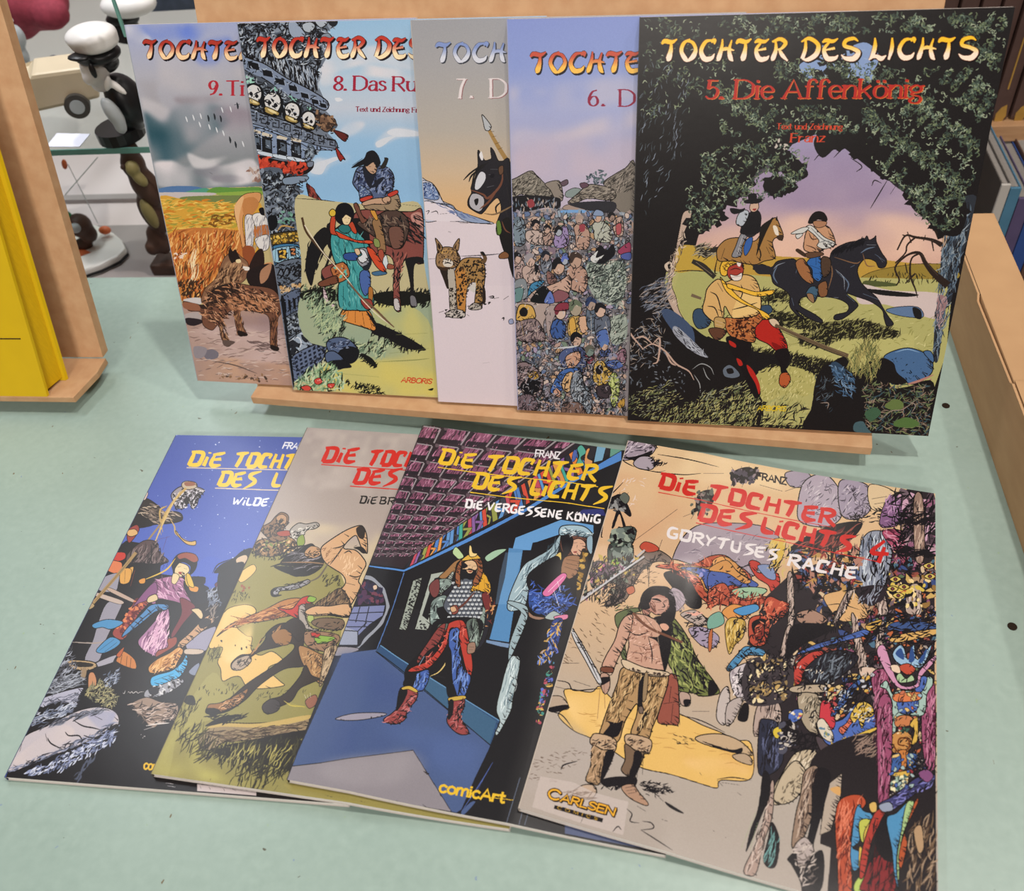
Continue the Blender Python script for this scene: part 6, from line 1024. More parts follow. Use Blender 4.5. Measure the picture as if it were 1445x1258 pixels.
    # boulders by the pond and path on the right of it
    c.F('b39a7c', "965,970 1020,950 1110,950 1200,985 1258,1040 1258,1060 1150,1040 1010,1000", o=1.4); c.F(INK, "1000,985 1150,1030 1210,1020 1200,1050 1120,1035"); c.F('a8927a', "1160,1060 1220,1050 1258,1075 1258,1110 1190,1090", o=1.2); c.L(INK, 1.5, "890,850 1000,880 1120,940", "900,980 930,990", "950,830 1040,830", "1080,1185 1160,1175 1258,1190", "1080,1190 1110,1220", "990,1150 1000,1165"); c.H(INK, "850,950 960,960 950,1010 860,1000", 14, 24, -15, .2, 1)
    # rock/cape behind
    c.F('19161a', "800,110 900,100 980,180 1000,280 940,290 860,200"); c.F('a89aa4', "840,190 890,200 915,250 890,290 860,300", o=.8); c.F('a5968f', "890,320 960,300 1020,340 1040,370 980,380 920,350", o=1.1); c.F('968aa0', "930,400 1010,390 1090,440 1060,500 990,480", o=1); c.H(INK, "880,300 1040,340 1070,470 960,460", 50, 34, 20, .5, 1.6); c.H('d8a090', "880,300 1000,310 1000,340", 12, 40, 10, .3, 1.6)
    # --- bare-chested swordsman
    S = 'b8917e'
    c.F('5a6444', "555,320 640,290 690,300 620,340 600,480 610,560 580,540 575,430 550,370", o=1.1); c.F('68703f', "830,340 870,360 930,450 980,560 1090,715 1060,745 990,750 960,735 880,720 870,640 830,590 810,480", o=1.5); c.H('19161a 9aa060 19161a 4a5430', "835,350 930,460 1070,720 990,745 880,710 830,560", 200, 60, -65, .45, 2.2)
    c.F('8a4c40', "825,640 870,650 880,760 880,890 840,900 770,885 790,790 810,720", o=1.2); c.L(INK, 2, "800,790 870,780", "840,700 830,780", "850,790 840,890", "880,720 885,900"); c.F('a89084', "885,730 935,740 940,790 920,805 890,790", o=1.1); c.F(INK, "905,770 940,770 930,800 910,800")
    c.F(S, "610,330 640,320 700,325 760,350 830,360 830,460 810,600 790,615 700,600 610,575 620,480 610,420", o=1.4); c.F(S, "600,335 640,330 625,420 590,500 560,560 535,610 480,600 500,540 545,460 570,380", o=1.3); c.F(INK, "750,340 830,345 840,480 810,620 790,560 770,470 720,440 770,440 790,400"); c.H('6a443a d8b4a4 8a5f50', "620,340 740,360 760,440 790,590 620,560", 90, 30, 30, .7, 1.2); c.L(INK, 1.5, "630,420 670,432 720,415", "720,440 740,520 740,580", "640,480 720,500", "630,520 700,530", "650,340 730,400 830,440", "690,320 770,420", "700,545 760,560"); c.S('6a4434', 3.4, "640,315 720,390 830,440 900,470", taper=0); c.S('c0a890', 1.6, "760,350 775,480"); c.F('c89a84', "780,375 810,370 830,390 815,410 790,400", o=.8)
    c.F('a8786a', "700,240 720,225 760,215 800,225 830,240 830,290 800,320 760,325 735,310 720,330 690,310", o=1.1); c.F('b88f80', "725,250 745,230 790,235 825,245 820,285 795,315 760,318 735,290"); c.F(INK, "675,270 690,215 730,180 780,175 830,185 860,240 865,310 850,350 800,330 830,280 825,240 780,220 740,235 725,260 730,290 700,300 680,290"); c.F(INK, "790,320 860,300 850,360 800,350"); c.L(INK, 3, "740,243 768,246 789,257", "800,257 822,247"); c.L(INK, 1.5, "752,258 784,262", "802,262 818,257", "796,260 807,282 790,286", "730,262 738,288 752,308"); c.L(INK, 2.2, "770,301 802,298"); c.L('6a443a', 1.2, "775,310 796,309"); c.H('6a443a', "730,260 752,262 770,312 745,310", 24, 18, -60, .3, 1.1); c.L(INK, 2.4, "735,230 715,275 700,300", "760,205 740,225 728,262", "800,215 826,235 832,275", "690,240 672,285 682,315", "850,250 862,300 850,345"); c.H('8a8088', "830,190 900,220 910,290 870,300", 20, 44, -50, .3, 1.4)
    c.F('c3a896', "480,605 535,610 525,640 475,630", o=1); c.F('6a3f30', "478,598 535,602 533,628 476,622", o=1); c.F('a88878', "478,630 515,640 520,700 500,740 480,720 470,660", o=1.1); c.F(INK, "450,660 510,650 520,670 470,695"); c.L('7a5440', 2, "490,690 495,815", "470,700 455,870")
    c.F('b9b9bc', "314,385 335,410 400,520 475,660 460,685 390,560 330,450", o=1.2); c.L(INK, 1.6, "330,420 400,540 460,665")
    c.F('a3835c', "590,600 700,640 800,650 825,640 820,700 790,790 770,850 740,920 720,975 650,985 630,940 660,850 660,790 600,880 560,990 470,965 480,900 530,760 560,680", o=1.5); c.F(INK, "680,640 720,640 710,720 690,790 720,860 700,910 660,930 690,840 665,790"); c.F(INK, "500,880 560,890 590,880 560,960 480,960 520,900"); c.H('5f4a30 c8aa7c 2a2018', "590,620 690,650 560,880 500,860 540,740", 110, 44, 65, .25, 1.4); c.H('5f4a30 c8aa7c 2a2018', "730,650 815,660 750,880 650,960 690,860", 110, 44, 70, .25, 1.6)
    c.F('c3ae94', "580,570 600,560 700,600 820,625 820,645 720,635 610,610", o=1.2); c.D('3a2c28', "600,600 820,640 815,655 640,625", 16, 8); c.F('8a7458', "700,640 720,640 710,760 690,770", o=.8); c.F('6a5a50', "670,810 690,805 695,835 675,840", o=.9)
    c.F('b3987c', "425,960 450,945 520,960 555,990 540,1045 480,1035 420,1000", o=1.4); c.F('b3987c', "600,955 640,950 720,970 740,1000 720,1050 660,1040 605,1000", o=1.4); c.H('5f4a3a 19161a', "430,960 550,990 530,1040 430,1000", 26, 26, 20, .5, 1.5); c.H('5f4a3a 19161a', "605,960 735,990 715,1045 615,1000", 26, 26, 20, .5, 1.5)
    c.F('9c8062', "430,1010 480,1030 540,1040 510,1130 470,1200 450,1215 395,1190 420,1110", o=1.4); c.F(INK, "500,1040 545,1045 500,1160 470,1195 480,1120"); c.F('6f5a48', "600,1000 660,1040 700,1050 660,1150 640,1180 580,1140 600,1080", o=1.4); c.F(INK, "650,1040 690,1060 650,1170 620,1160 640,1100"); c.H('3a2c20 c0a080', "430,1020 500,1040 460,1190 410,1170", 44, 40, 70, .3, 1.4); c.L(INK, 2, "695,1050 690,1160", "680,1060 660,1180"); c.F(INK, "470,1190 560,1170 660,1180 640,1230 560,1220 500,1225"); c.H(INK, "480,1180 650,1190 600,1240 480,1230", 40, 34, 20, .5, 1.8)
    c.F('b39c88', "330,1250 380,1215 430,1215 450,1240 430,1280 340,1290", o=1.2); c.F('a3826c', "580,1225 640,1210 670,1250 720,1310 700,1320 620,1280", o=1.2); c.L(INK, 1.4, "600,1230 640,1222", "605,1245 655,1238", "615,1260 660,1252"); c.H(INK, "660,1190 800,1200 860,1258 740,1258", 60, 30, -10, .4, 1.5)
    # --- trappings: dragon cloth with fringe
    c.F('a8503c', "760,75 830,60 960,60 1040,20 1120,15 1180,60 1258,130 1258,270 1180,250 1120,190 1080,260 1040,270 980,220 940,150 880,100", o=1.3); c.H('6a2018 d07a5c', "770,60 960,60 1120,20 1258,140 1258,270 1040,270 940,150", 170, 50, -50, .5, 1.8)
    c.F('c08a50', "870,75 960,70 1040,75 1100,25 1160,40 1240,130 1150,130 1090,170 1030,215 980,130", o=1); c.F('475a9a', "890,80 980,78 1060,90 1100,50 1150,70 1210,125 1130,130 1080,160 1030,195 990,120", o=1); c.F(INK, "945,85 975,85 970,100"); c.D('2a2f50 8a8ac0', "930,85 1100,90 1060,170 1010,140", 14, 11); c.F('d0985c', "1060,40 1110,20 1130,70 1090,80 1060,75", o=.8)
    c.frame(1000, 780, .2703)
    c.F('475a9a', "0,110 60,80 130,90 200,130 260,170 200,190 120,170 60,200 0,190", o=1); c.F('c08a50', "0,90 90,40 150,100 220,150 180,160 100,110", o=.9); c.F('b04038', "210,60 230,40 270,60 250,100 300,110 360,110 370,170 330,210 310,170 250,130", o=1.1); c.F('7a8ab0', "255,70 330,70 350,140 300,130", o=.8); c.F('8fae90', "120,200 200,180 300,190 280,220 180,240", o=1); c.F('a8503c', "0,200 80,160 130,230 200,250 300,230 280,270 150,290 60,270 0,290", o=1.1); c.H('6a2018 d07a5c 19161a', "0,180 300,220 280,290 0,300", 80, 40, 70, .5, 1.8)
    c.F('c88a4c', "70,310 130,270 220,300 190,350 120,400 100,350", o=1); c.F('b8984c', "85,390 120,340 190,360 180,440 140,480 105,530", o=1); c.H('6a5424 d8c080', "90,380 190,370 110,520", 40, 44, 85, .2, 1.4); c.F('6f9a8c', "0,340 60,310 80,370 0,400", o=.8); c.F('a8603c', "0,430 20,400 15,500 0,515", o=.8); c.F('4a86b8', "130,300 240,270 260,300 180,330", o=.9)
    base = "300,230 420,120 560,60 780,130 900,0 1180,0 1180,1258 860,1258 320,1258 260,1130 330,880 360,560 200,480"
    c.F('2a2428', base, sm=0)
    c.D('8a4a40 3a4a7a a8886a 6a5a60 19161a b0603c 4a6a80 c0a060 7d4a64', "560,60 780,60 1180,0 1180,460 900,520 700,420 560,300", 260, 24, .5, .6); c.H(INK, "560,40 1180,0 1180,470 560,420", 320, 56, 60, .9, 2.4)
    PAL = '8a4a40 3a4a7a a8886a 6a5a60 b0603c 4a6a80 c0a060 7d4a64 9a9088 5a6a50 c8b090 8a3038'
    c.D(PAL, "430,480 900,420 1180,440 1180,1258 880,1258 870,760 620,1000 560,900 430,700", 230, 22, .45, .5, o=1.3)
    c.H(INK, "430,480 900,420 1180,440 1180,1258 880,1258 870,760 620,1000 560,900 430,700", 360, 44, 60, .8, 2.2)
    c.D(PAL, "560,60 780,60 1180,0 1180,460 900,520 700,420 560,300", 90, 20, .45, .5, o=1.2)
    c.H('8a4a60 b07a90 4a2034', "860,-110 1170,-140 1170,60 900,60", 120, 50, 60, .6, 2)
    c.F('c8a070', "600,230 680,200 740,180 830,320 780,350 700,360 650,320", o=1); c.L(INK, 1.2, "620,275 690,270 790,300")
    for p in ("410,130 440,125 445,360 415,380", "400,410 435,400 400,640 355,640", "730,190 755,200 700,320 660,370 650,350", "745,345 770,350 830,600 790,640", "865,170 905,165 935,310 890,320", "1045,180 1105,175 1105,310 1030,310", "260,790 360,780 370,880 240,960", "900,370 920,380 900,500 870,490"):
        c.F('a8958c', p, o=1.3); c.H('4a3c3a 19161a c9b8ae', p, 26, 60, 80, .15, 1.4)
    # red horse head, left centre
    c.F('a84a38', "210,360 250,330 310,340 320,390 300,470 260,490 215,470", o=1.3); c.F(INK, "225,370 270,345 300,360 280,420 240,430"); c.F('7a2f28', "240,390 280,370 290,430 250,460", o=.9); c.F('a84a38', "290,260 320,230 370,250 420,270 400,330 330,350 300,320", o=1.1); c.H('19161a d07a5c', "290,250 410,260 380,340 230,460", 60, 30, 60, .7, 1.7); c.F('9a7a6a', "460,320 540,300 620,350 560,380 480,370", o=1); c.F('19161a', "430,390 560,370 650,400 500,480 430,540 400,560")
    c.F('b04038', "430,620 480,560 540,520 600,520 560,580 500,620 480,680 440,690", o=1.2); c.F('c8a050', "415,640 430,610 450,690 430,700", o=.8); c.F('4a64a8', "465,525 560,480 700,440 820,400 830,430 720,460 560,505 480,530", o=1.2); c.L(INK, 1.3, "520,500 800,415", "600,480 790,425")
    c.F('23222a', "500,640 520,590 600,530 700,510 780,540 760,590 700,640 640,680 560,700", o=1.2); c.H('6f7884 3a4048 19161a', "510,630 620,530 770,540 650,680", 90, 60, 55, .4, 1.8); c.F('c8b0a0', "790,600 850,600 910,620 880,650 800,650", o=.9)
    # white skull-like horse ornaments, left
    c.F('b9b0b4', "110,630 160,590 215,580 225,650 210,760 170,770 130,730", o=1.3); c.H('19161a 8a8088 e0d8da', "110,630 220,590 220,760 140,740", 80, 34, 60, .7, 1.7); c.F(INK, "170,650 210,640 200,690 170,700"); c.F('4a80a8', "95,600 160,520 200,490 290,510 280,540 200,540 150,590 110,620", o=1.1); c.F('3a3438', "200,570 420,560 420,760 200,790"); c.D('b89a60 8a7450 d8c8a0 4a4044', "220,540 400,560 410,770 220,780", 90, 16, .5); c.H(INK, "200,540 420,560 420,790 200,790", 120, 34, 50, .9, 1.9)
    c.F('b3a8a4', "60,740 100,700 110,780 90,890 60,895 40,850", o=1.2); c.F('a89c98', "100,790 180,760 130,880 90,900", o=1.1); c.F(INK, "180,790 210,800 200,880 150,870"); c.F(INK, "0,680 20,670 50,720 0,750")
    # striped cloth warrior centre
    c.F('a89884', "440,700 600,690 600,730 440,730", o=1.2); c.F('9d907c', "470,740 580,750 590,860 560,900 570,950 520,930 480,860", o=1.3); c.H('3a342c c8bca8', "480,750 580,760 550,920", 50, 40, 70, .3, 1.3); c.F('4a64a8', "415,850 450,820 490,825 480,870 430,890", o=1); c.D('b04a4a d8c080 e0d8d0', "420,830 490,830 470,890", 10, 10); c.F('2a2c3c', "265,900 300,870 360,890 380,960 390,1080 340,1150 260,1150", o=1.2); c.H('19161a 5a6080', "270,900 370,900 370,1100 270,1140", 70, 60, 85, .15, 1.6); c.F('c8b040', "335,930 370,910 385,960 350,970", o=.9); c.D('b8b0a8 4a4a58 19161a', "370,880 480,890 440,1000 370,1060", 50, 18)
    c.F('b3a48c', "440,1060 500,1030 560,1040 570,1100 520,1150 400,1300 330,1310 340,1230 380,1160", o=1.4); c.H('4a4034 d8ccb8', "440,1060 560,1050 480,1180 350,1290", 60, 60, 60, .2, 1.3); c.H(INK, "430,940 570,950 560,1040 440,1040", 60, 50, 40, .7, 2); c.F('4a3f44', "560,960 640,1010 720,1135 640,1110 590,1050", o=1.2)
    # blue flag cloth with flames
    c.F('4a64a8', "600,900 700,870 780,780 850,800 865,920 740,970 640,1010 590,960", o=1.4); c.F('b83a44', "590,780 640,790 660,900 620,930 580,880", o=1); c.F('c86a54', "680,920 720,890 760,820 790,840 740,900 700,950", o=1); c.F('c8a84c', "740,850 790,780 850,800 860,850 820,870 800,920 780,870 760,890", o=1); c.F('c9bfae', "565,890 600,870 650,950 640,990 590,960", o=1.1); c.D('8a8a50 5a7a90', "575,890 640,960 600,960", 10, 10); c.F('c8a84c', "640,1010 740,965 865,915 870,930 760,980 650,1025", o=.8); c.H('c8a84c', "640,1000 860,920 850,950 660,1030", 40, 26, 80, .3, 1.6); c.F('3f5a94', "640,840 720,720 790,660 790,690 720,780 660,850", o=1.1); c.F('c8b080', "610,740 680,690 690,720 640,770", o=.9); c.H(INK, "600,640 860,640 860,800 600,840", 80, 50, 60, .6, 1.9)
    c.F('221d20', "560,1050 880,950 900,1258 560,1258"); c.H('8a7468', "760,960 880,940 870,1060 780,1040", 40, 60, 40, .4, 1.6)
    # magenta robe with dragon plate
    c.F('8f4a68', "850,640 920,610 950,700 960,800 930,1000 900,1258 880,1258 890,1000 870,800", o=1.4); c.F('8f4a68', "1180,690 1130,760 1110,900 1130,1100 1180,1130", o=1.3); c.H('3a1424 b87a94 5a2a40', "860,640 950,640 950,900 890,1250", 110, 90, 80, .15, 1.6); c.H('3a1424 b87a94', "1140,750 1180,720 1180,1110 1130,1100", 60, 70, 85, .15, 1.6)
    c.F('9ab4ac', "895,700 930,670 960,740 990,720 1100,720 1130,660 1165,650 1170,690 1140,740 1120,850 1000,860 960,1040 930,1120 935,900 960,800 930,720", o=1.3); c.F('4a64a8', "990,770 1090,760 1080,830 1000,840", o=1); c.F('4a64a8', "1090,660 1140,650 1120,720 1080,730", o=1); c.F('c8744a', "970,740 1100,730 1100,770 980,780", o=1)
    c.F('c08aa8', "880,530 920,490 990,680 1080,690 1100,620 1180,540 1180,570 1110,650 1090,705 980,700", o=1.1); c.F('8fb0cc', "960,530 1010,480 1040,560 1070,480 1090,560 1165,480 1120,590 1070,600 1000,590", o=1.3); c.F('2f4a80', "975,530 1005,500 1020,560"); c.F('2f4a80', "1060,490 1075,560 1045,570"); c.F('2f4a80', "1140,500 1120,570 1095,570"); c.F('b04a38', "990,600 1040,580 1080,610 1040,640", o=1); c.F('9cb890', "980,650 1000,630 1030,660 1060,640 1070,670 1000,680", o=.9); c.F('d8c0a8', "950,590 990,590 1000,630 960,620", o=.8)
    c.F('b8744a', "975,870 1010,850 1060,860 1060,900 980,910", o=1); c.F('b8844a', "950,960 1010,930 1060,960 1050,1030 980,1050 945,1020", o=1.2); c.S('5a2c14', 2, "1020,1010 990,1000 1000,970 1040,975 1045,1020 990,1040 960,1000", taper=0); c.D('d8d0b0 3a5a4a', "980,920 1040,920 1040,950 980,945", 12, 8); c.F('c8a44c', "1050,900 1090,860 1090,980 1060,1000 1075,930", o=1.1); c.F('b8743c', "990,1040 1040,1040 1030,1120 1000,1130", o=1); c.F('3a5a94', "950,1070 1000,1050 1000,1130 950,1140", o=1); c.F('3a5a94', "1040,1050 1090,1060 1080,1130 1040,1120", o=1); c.F('c8a44c', "930,1120 960,1150 1040,1140 1040,1170 950,1165", o=1); c.D('9ab0a0 e0d8b0 3a5a5a', "950,1165 1050,1165 1040,1240 950,1240", 30, 14, .6, o=0); c.H(INK, "1060,1060 1180,1100 1180,1258 1060,1200", 60, 50, 60, .8, 2.2)
    c.D('c8b050 8a6a3c 19161a e0c890', "930,100 1180,120 1180,300 940,290", 60, 15, .6); 
    for x, y in ((975, 140), (960, 190), (1020, 180), (990, 225), (1150, 70), (1155, 125)): c.F('c8b060', [(x-30, y), (x, y-16), (x+30, y), (x, y+16)], o=1.1); c.F('6a3a3c', [(x-10, y), (x, y-9), (x+10, y), (x, y+9)], o=.8)
    c.F('c09a50', "820,380 900,350 890,390 840,410", o=.9); c.F('c8a060', "950,440 1180,400 1180,430 980,470", o=.9); c.F('3a5080', "940,380 1010,360 1180,370 1180,400 960,410", o=.8); c.H(INK, "800,330 1180,300 1180,470 900,480", 120, 50, 10, .4, 2.2)
    # grey vase-like shield under the title
    c.frame(820, 600, .3599)
    c.F('8a90a0', "1095,470 1130,420 1190,420 1220,470 1210,560 1180,640 1100,640 1090,560", o=1.3); c.H('19161a c3ccd6 5a6478', "1100,440 1200,430 1200,620 1100,620", 110, 50, 85, .2, 2); c.F('2a2228', "1088,640 1180,630 1188,680 1150,700 1095,690"); c.H('19161a 8a90a0', "1088,640 1180,630 1188,690 1095,695", 40, 30, 70, .4, 1.8); c.F('a04a64', "1180,420 1240,410 1290,450 1260,500 1220,480", o=1); c.H('3a1424 c88aa0 19161a', "1190,410 1290,420 1280,500 1220,490", 50, 40, -40, .4, 1.8)
    c.F('7d5a80', "1200,290 1260,270 1300,300 1280,360 1220,400 1170,390", o=1); c.H('19161a b08ab0', "1180,280 1300,280 1290,390 1190,400", 60, 34, 60, .6, 1.8); c.F('2a2428', "1262,262 1385,275 1385,520 1290,520 1270,400"); c.D('8a5a74 4a3a44 a88a94 c09ab0 6a5a64', "1230,260 1385,275 1385,520 1280,500", 90, 20, .5); c.H(INK, "1230,260 1385,275 1385,520 1250,520", 150, 50, 70, .8, 2.2)
    c.F('8d7468', "1305,290 1340,290 1345,520 1310,520", o=1.2); c.H('19161a c0a898', "1305,290 1340,290 1340,520 1310,520", 26, 50, 85, .15, 1.6); c.H(INK, "1250,350 1385,350 1385,390 1250,390", 40, 60, 5, .3, 2); c.H(INK, "1250,480 1385,490 1385,520 1250,510", 40, 60, 5, .3, 2)
    c.F('19161a', "820,480 960,400 1100,380 1060,450 960,500 880,520"); c.H('19161a 5a2a2a 8a4a40', "840,480 1100,380 1050,460 900,520", 70, 70, 40, .3, 2.4); c.F('c8a84c', "740,460 800,450 790,520 760,560", o=.8); c.H('19161a c8b070', "720,450 830,460 800,590 740,560", 50, 40, 60, .5, 2)
    c.D('8a3c34 4a5a80 b08a50 19161a a87a6a', "820,500 1090,480 1090,640 860,640", 120, 18, .5, .5); c.H(INK, "820,480 1090,480 1090,650 830,640", 120, 44, 50, .8, 2.2)
    # bottom right dancer
    c.frame(1000, 1000, .308)
    c.F('221d20', "480,230 640,280 780,260 780,430 1040,280 1045,900 540,900 560,640 510,620 520,520 470,400", sm=0); c.F('a89a8c', "545,350 610,300 605,400 560,560 510,580 520,500", sm=0, o=1); c.F('c89a60', "555,370 600,360 600,400")
    c.F('8f4a68', "775,-20 840,-20 825,430 780,440 775,300", o=1); c.H('3a1424 b87a94', "780,0 835,0 825,420 780,420", 40, 80, 85, .1, 1.5)
    c.F('a8482e', "590,440 640,400 700,400 720,440 670,500 650,600 650,700 655,840 600,900 590,700 580,560", o=1.3); c.H('5a1c14 d0785c', "590,440 700,410 650,600 650,800 600,840", 110, 60, 75, .25, 1.7); c.F('4a86b0', "670,480 690,440 710,470 760,490 730,520 700,510 690,560 690,610 660,640 690,660 695,720 665,745 650,690 655,600", o=1.2); c.F('b0b450', "690,520 740,510 720,560 730,600 700,610", o=1); c.F('a8bc60', "670,800 710,760 720,840 670,840", o=.9); c.F('c8a84c', "690,640 710,640 715,560 780,470 800,480 740,590 715,760 690,760", o=.9)
    c.F('a03830', "760,480 810,475 750,600 715,760 690,770 705,640", o=1.2); c.F('7a2428', "750,690 830,680 850,840 700,840 715,770", o=1); c.H('19161a 3a1014', "760,500 850,700 840,840 720,840", 60, 70, 75, .2, 1.8); c.F('19161a', "800,490 830,500 830,600 840,700 790,680 760,600")
    c.F('4a86b0', "815,510 860,480 910,430 930,440 900,530 870,620 860,720 870,830 850,760 840,650", o=1.3); c.F('9cb880', "905,440 940,430 920,500 880,620 870,800 862,700 880,580", o=1); c.F('a8502e', "940,440 960,430 900,560 910,620 880,740 875,650", o=1); c.H('6a5440 3a2c24 a08870', "920,540 1040,480 1040,830 890,830", 120, 70, 75, .3, 1.8); c.F('a88a6a', "940,560 975,540 985,640 960,660", o=.9)
    c.F('3a3a68', "780,440 850,400 950,320 1030,300 1030,340 960,380 900,430 820,475", o=1.2); c.H('19161a 7d7dc0', "790,440 1030,300 1020,350 830,470", 50, 34, 35, .4, 1.8); c.F('8a93a8', "780,445 830,430 845,465 800,475", o=1); c.F('c8a45c', "735,440 765,430 770,470 745,475", o=.9); c.F('7a4a74', "960,300 1000,280 1030,310 1000,340", o=.9)
    # staff and hanging plumes, goat leg
    c.F('a08a80', "285,340 300,350 290,500 250,620 215,760 160,745 225,600 260,470", o=1.2); c.H('3a2e2c c9b8ae', "280,360 295,400 230,700 180,740", 40, 60, 70, .2, 1.3); c.F(INK, "250,290 280,310 280,400 240,500 200,600 170,660 190,560 220,480 235,400"); c.L('8aa070', 1.2, "215,480 150,640", "225,520 190,650"); c.F(INK, "290,520 325,600 310,720 270,730 250,690 270,600"); c.H('6a9a98 19161a', "285,560 320,600 290,720 255,700", 40, 60, 75, .2, 1.5)
    c.F('b3a48c', "300,390 340,300 400,240 450,300 440,360 390,420 340,440 305,430", o=1.4); c.H('4a4034', "320,380 440,280 420,370 340,430", 24, 30, 60, .3, 1.2); c.F('8a7464', "440,290 500,270 500,400 450,560 400,640 380,620 400,480 420,400", o=1.3); c.F(INK, "480,290 560,300 520,480 480,640 520,660 450,640 470,500"); c.H('3a2c28 b8a494', "440,300 490,300 430,560 400,600", 60, 60, 75, .2, 1.5); c.F('a89c98', "390,640 440,590 480,640 470,700 410,720", o=1.3); c.F(INK, "360,690 400,660 420,720 520,650 520,820 440,900 420,800 380,720"); c.H('c0b4ac 6a605c', "390,620 480,620 500,800 440,830 400,720", 60, 34, 40, .7, 1.9)
    # foreground tan slope lines
    c.L(INK, 1.2, "20,560 28,566", "75,590 80,594", "130,385 150,400", "60,340 140,352")
    c.frame(1000, 780, .2703)
    c.clump = (70, .3, .5); c.H('19161a', "120,300 700,300 900,560 860,900 560,960 440,700 200,760", 260, 34, 55, .5, 2, .5); c.H('d8cbb8 b8c0c8', "420,560 860,560 860,880 600,940", 70, 22, 40, .6, 1.3); c.clump = None
    c.D('c8b090 b8b8c0 c8a050 a84a48', "600,660 860,620 860,760 640,860", 26, 11, .6, .4, o=1); c.D('d0b070 8fa8b8 b86a50', "960,700 1120,720 1100,860 970,870", 16, 10, .6, .4, o=1); c.D('d0b070 9ab0b0 4a64a8', "950,1060 1090,1060 1060,1230 960,1230", 24, 12, .6, .4, o=1)
    c.H('19161a', "850,640 1180,500 1180,1258 900,1258", 170, 26, 75, .4, 1.3)
    c.frame(720, 780, .2703)
    c.H('19161a', "770,60 1258,30 1258,280 980,280", 130, 24, 20, .6, 1.4)
    # publisher's label
    c.frame(700, 1000, .2491)
    c.F('b9ada8', "250,385 440,420 560,480 750,530 720,720 480,650 205,560", sm=0, al=.75)
    c.H('8a7a70', "380,450 560,480 560,520 420,510", 30, 50, 10, .2, 1.2)
    c.text('C', PLAIN, (290, 505), (352, 524), (16, -52), 'd8a032', 2.0, o=1.2, oc='2a1c10', sh=(5, 7, '19140e', 3)); c.text('ARLSEN', PLAIN, (364, 526), (664, 608), (14, -40), 'd8a032', 2.2, o=1.2, oc='2a1c10', sh=(5, 7, '19140e', 3))
    c.F('19161a', "332,548 606,624 602,648 328,570", sm=0); c.text('COMICS', PLAIN, (346, 570), (590, 640), (4, -16), 'b8902c', 2.0, track=60)
    c.L(INK, 1.6, "740,570 770,600 760,640 810,650", "830,640 880,650 890,680 820,690", "820,690 900,740 1000,805", "860,440 950,530", "960,530 1050,590", "940,630 970,640", "800,555 850,585", "480,650 500,600", "660,700 690,670 710,690"); c.H(INK, "830,430 950,470 940,510 850,490", 30, 40, -20, .3, 1.6); c.F(INK, "960,530 1060,590 1040,592 980,560")
    # lettering
    c.frame(820, 600, .3599)
    R = 'c02a26'
    c.text('FRANZ', PLAIN, (690, 212), (804, 234), (2, -26), '2a2326', 2.2)
    c.text('DIE', MARKER, (304, 246), (448, 278), (10, -58), R, 2.1); c.text('TOCHTER', MARKER, (500, 292), (990, 396), (8, -60), R, 2.1)
    c.text('DES', MARKER, (458, 372), (660, 410), (10, -62), R, 2.1); c.text('LICHTS', MARKER, (705, 420), (1050, 500), (10, -62), R, 2.2); c.text('4', MARKER, (1130, 530), (1190, 540), (14, -80), R, 1.7)
    c.S(R, 1.1, "303,264 600,325 980,400", sm=0, taper=0); c.S(R, 1.1, "450,384 800,458 1180,540", sm=0, taper=0)
    c.text('GORYTUSES', MARKER, (336, 440), (764, 532), (4, -42), 'dcd6d8', 1.9); c.text('RACHE', MARKER, (808, 552), (1076, 604), (8, -46), 'dcd6d8', 2.0)
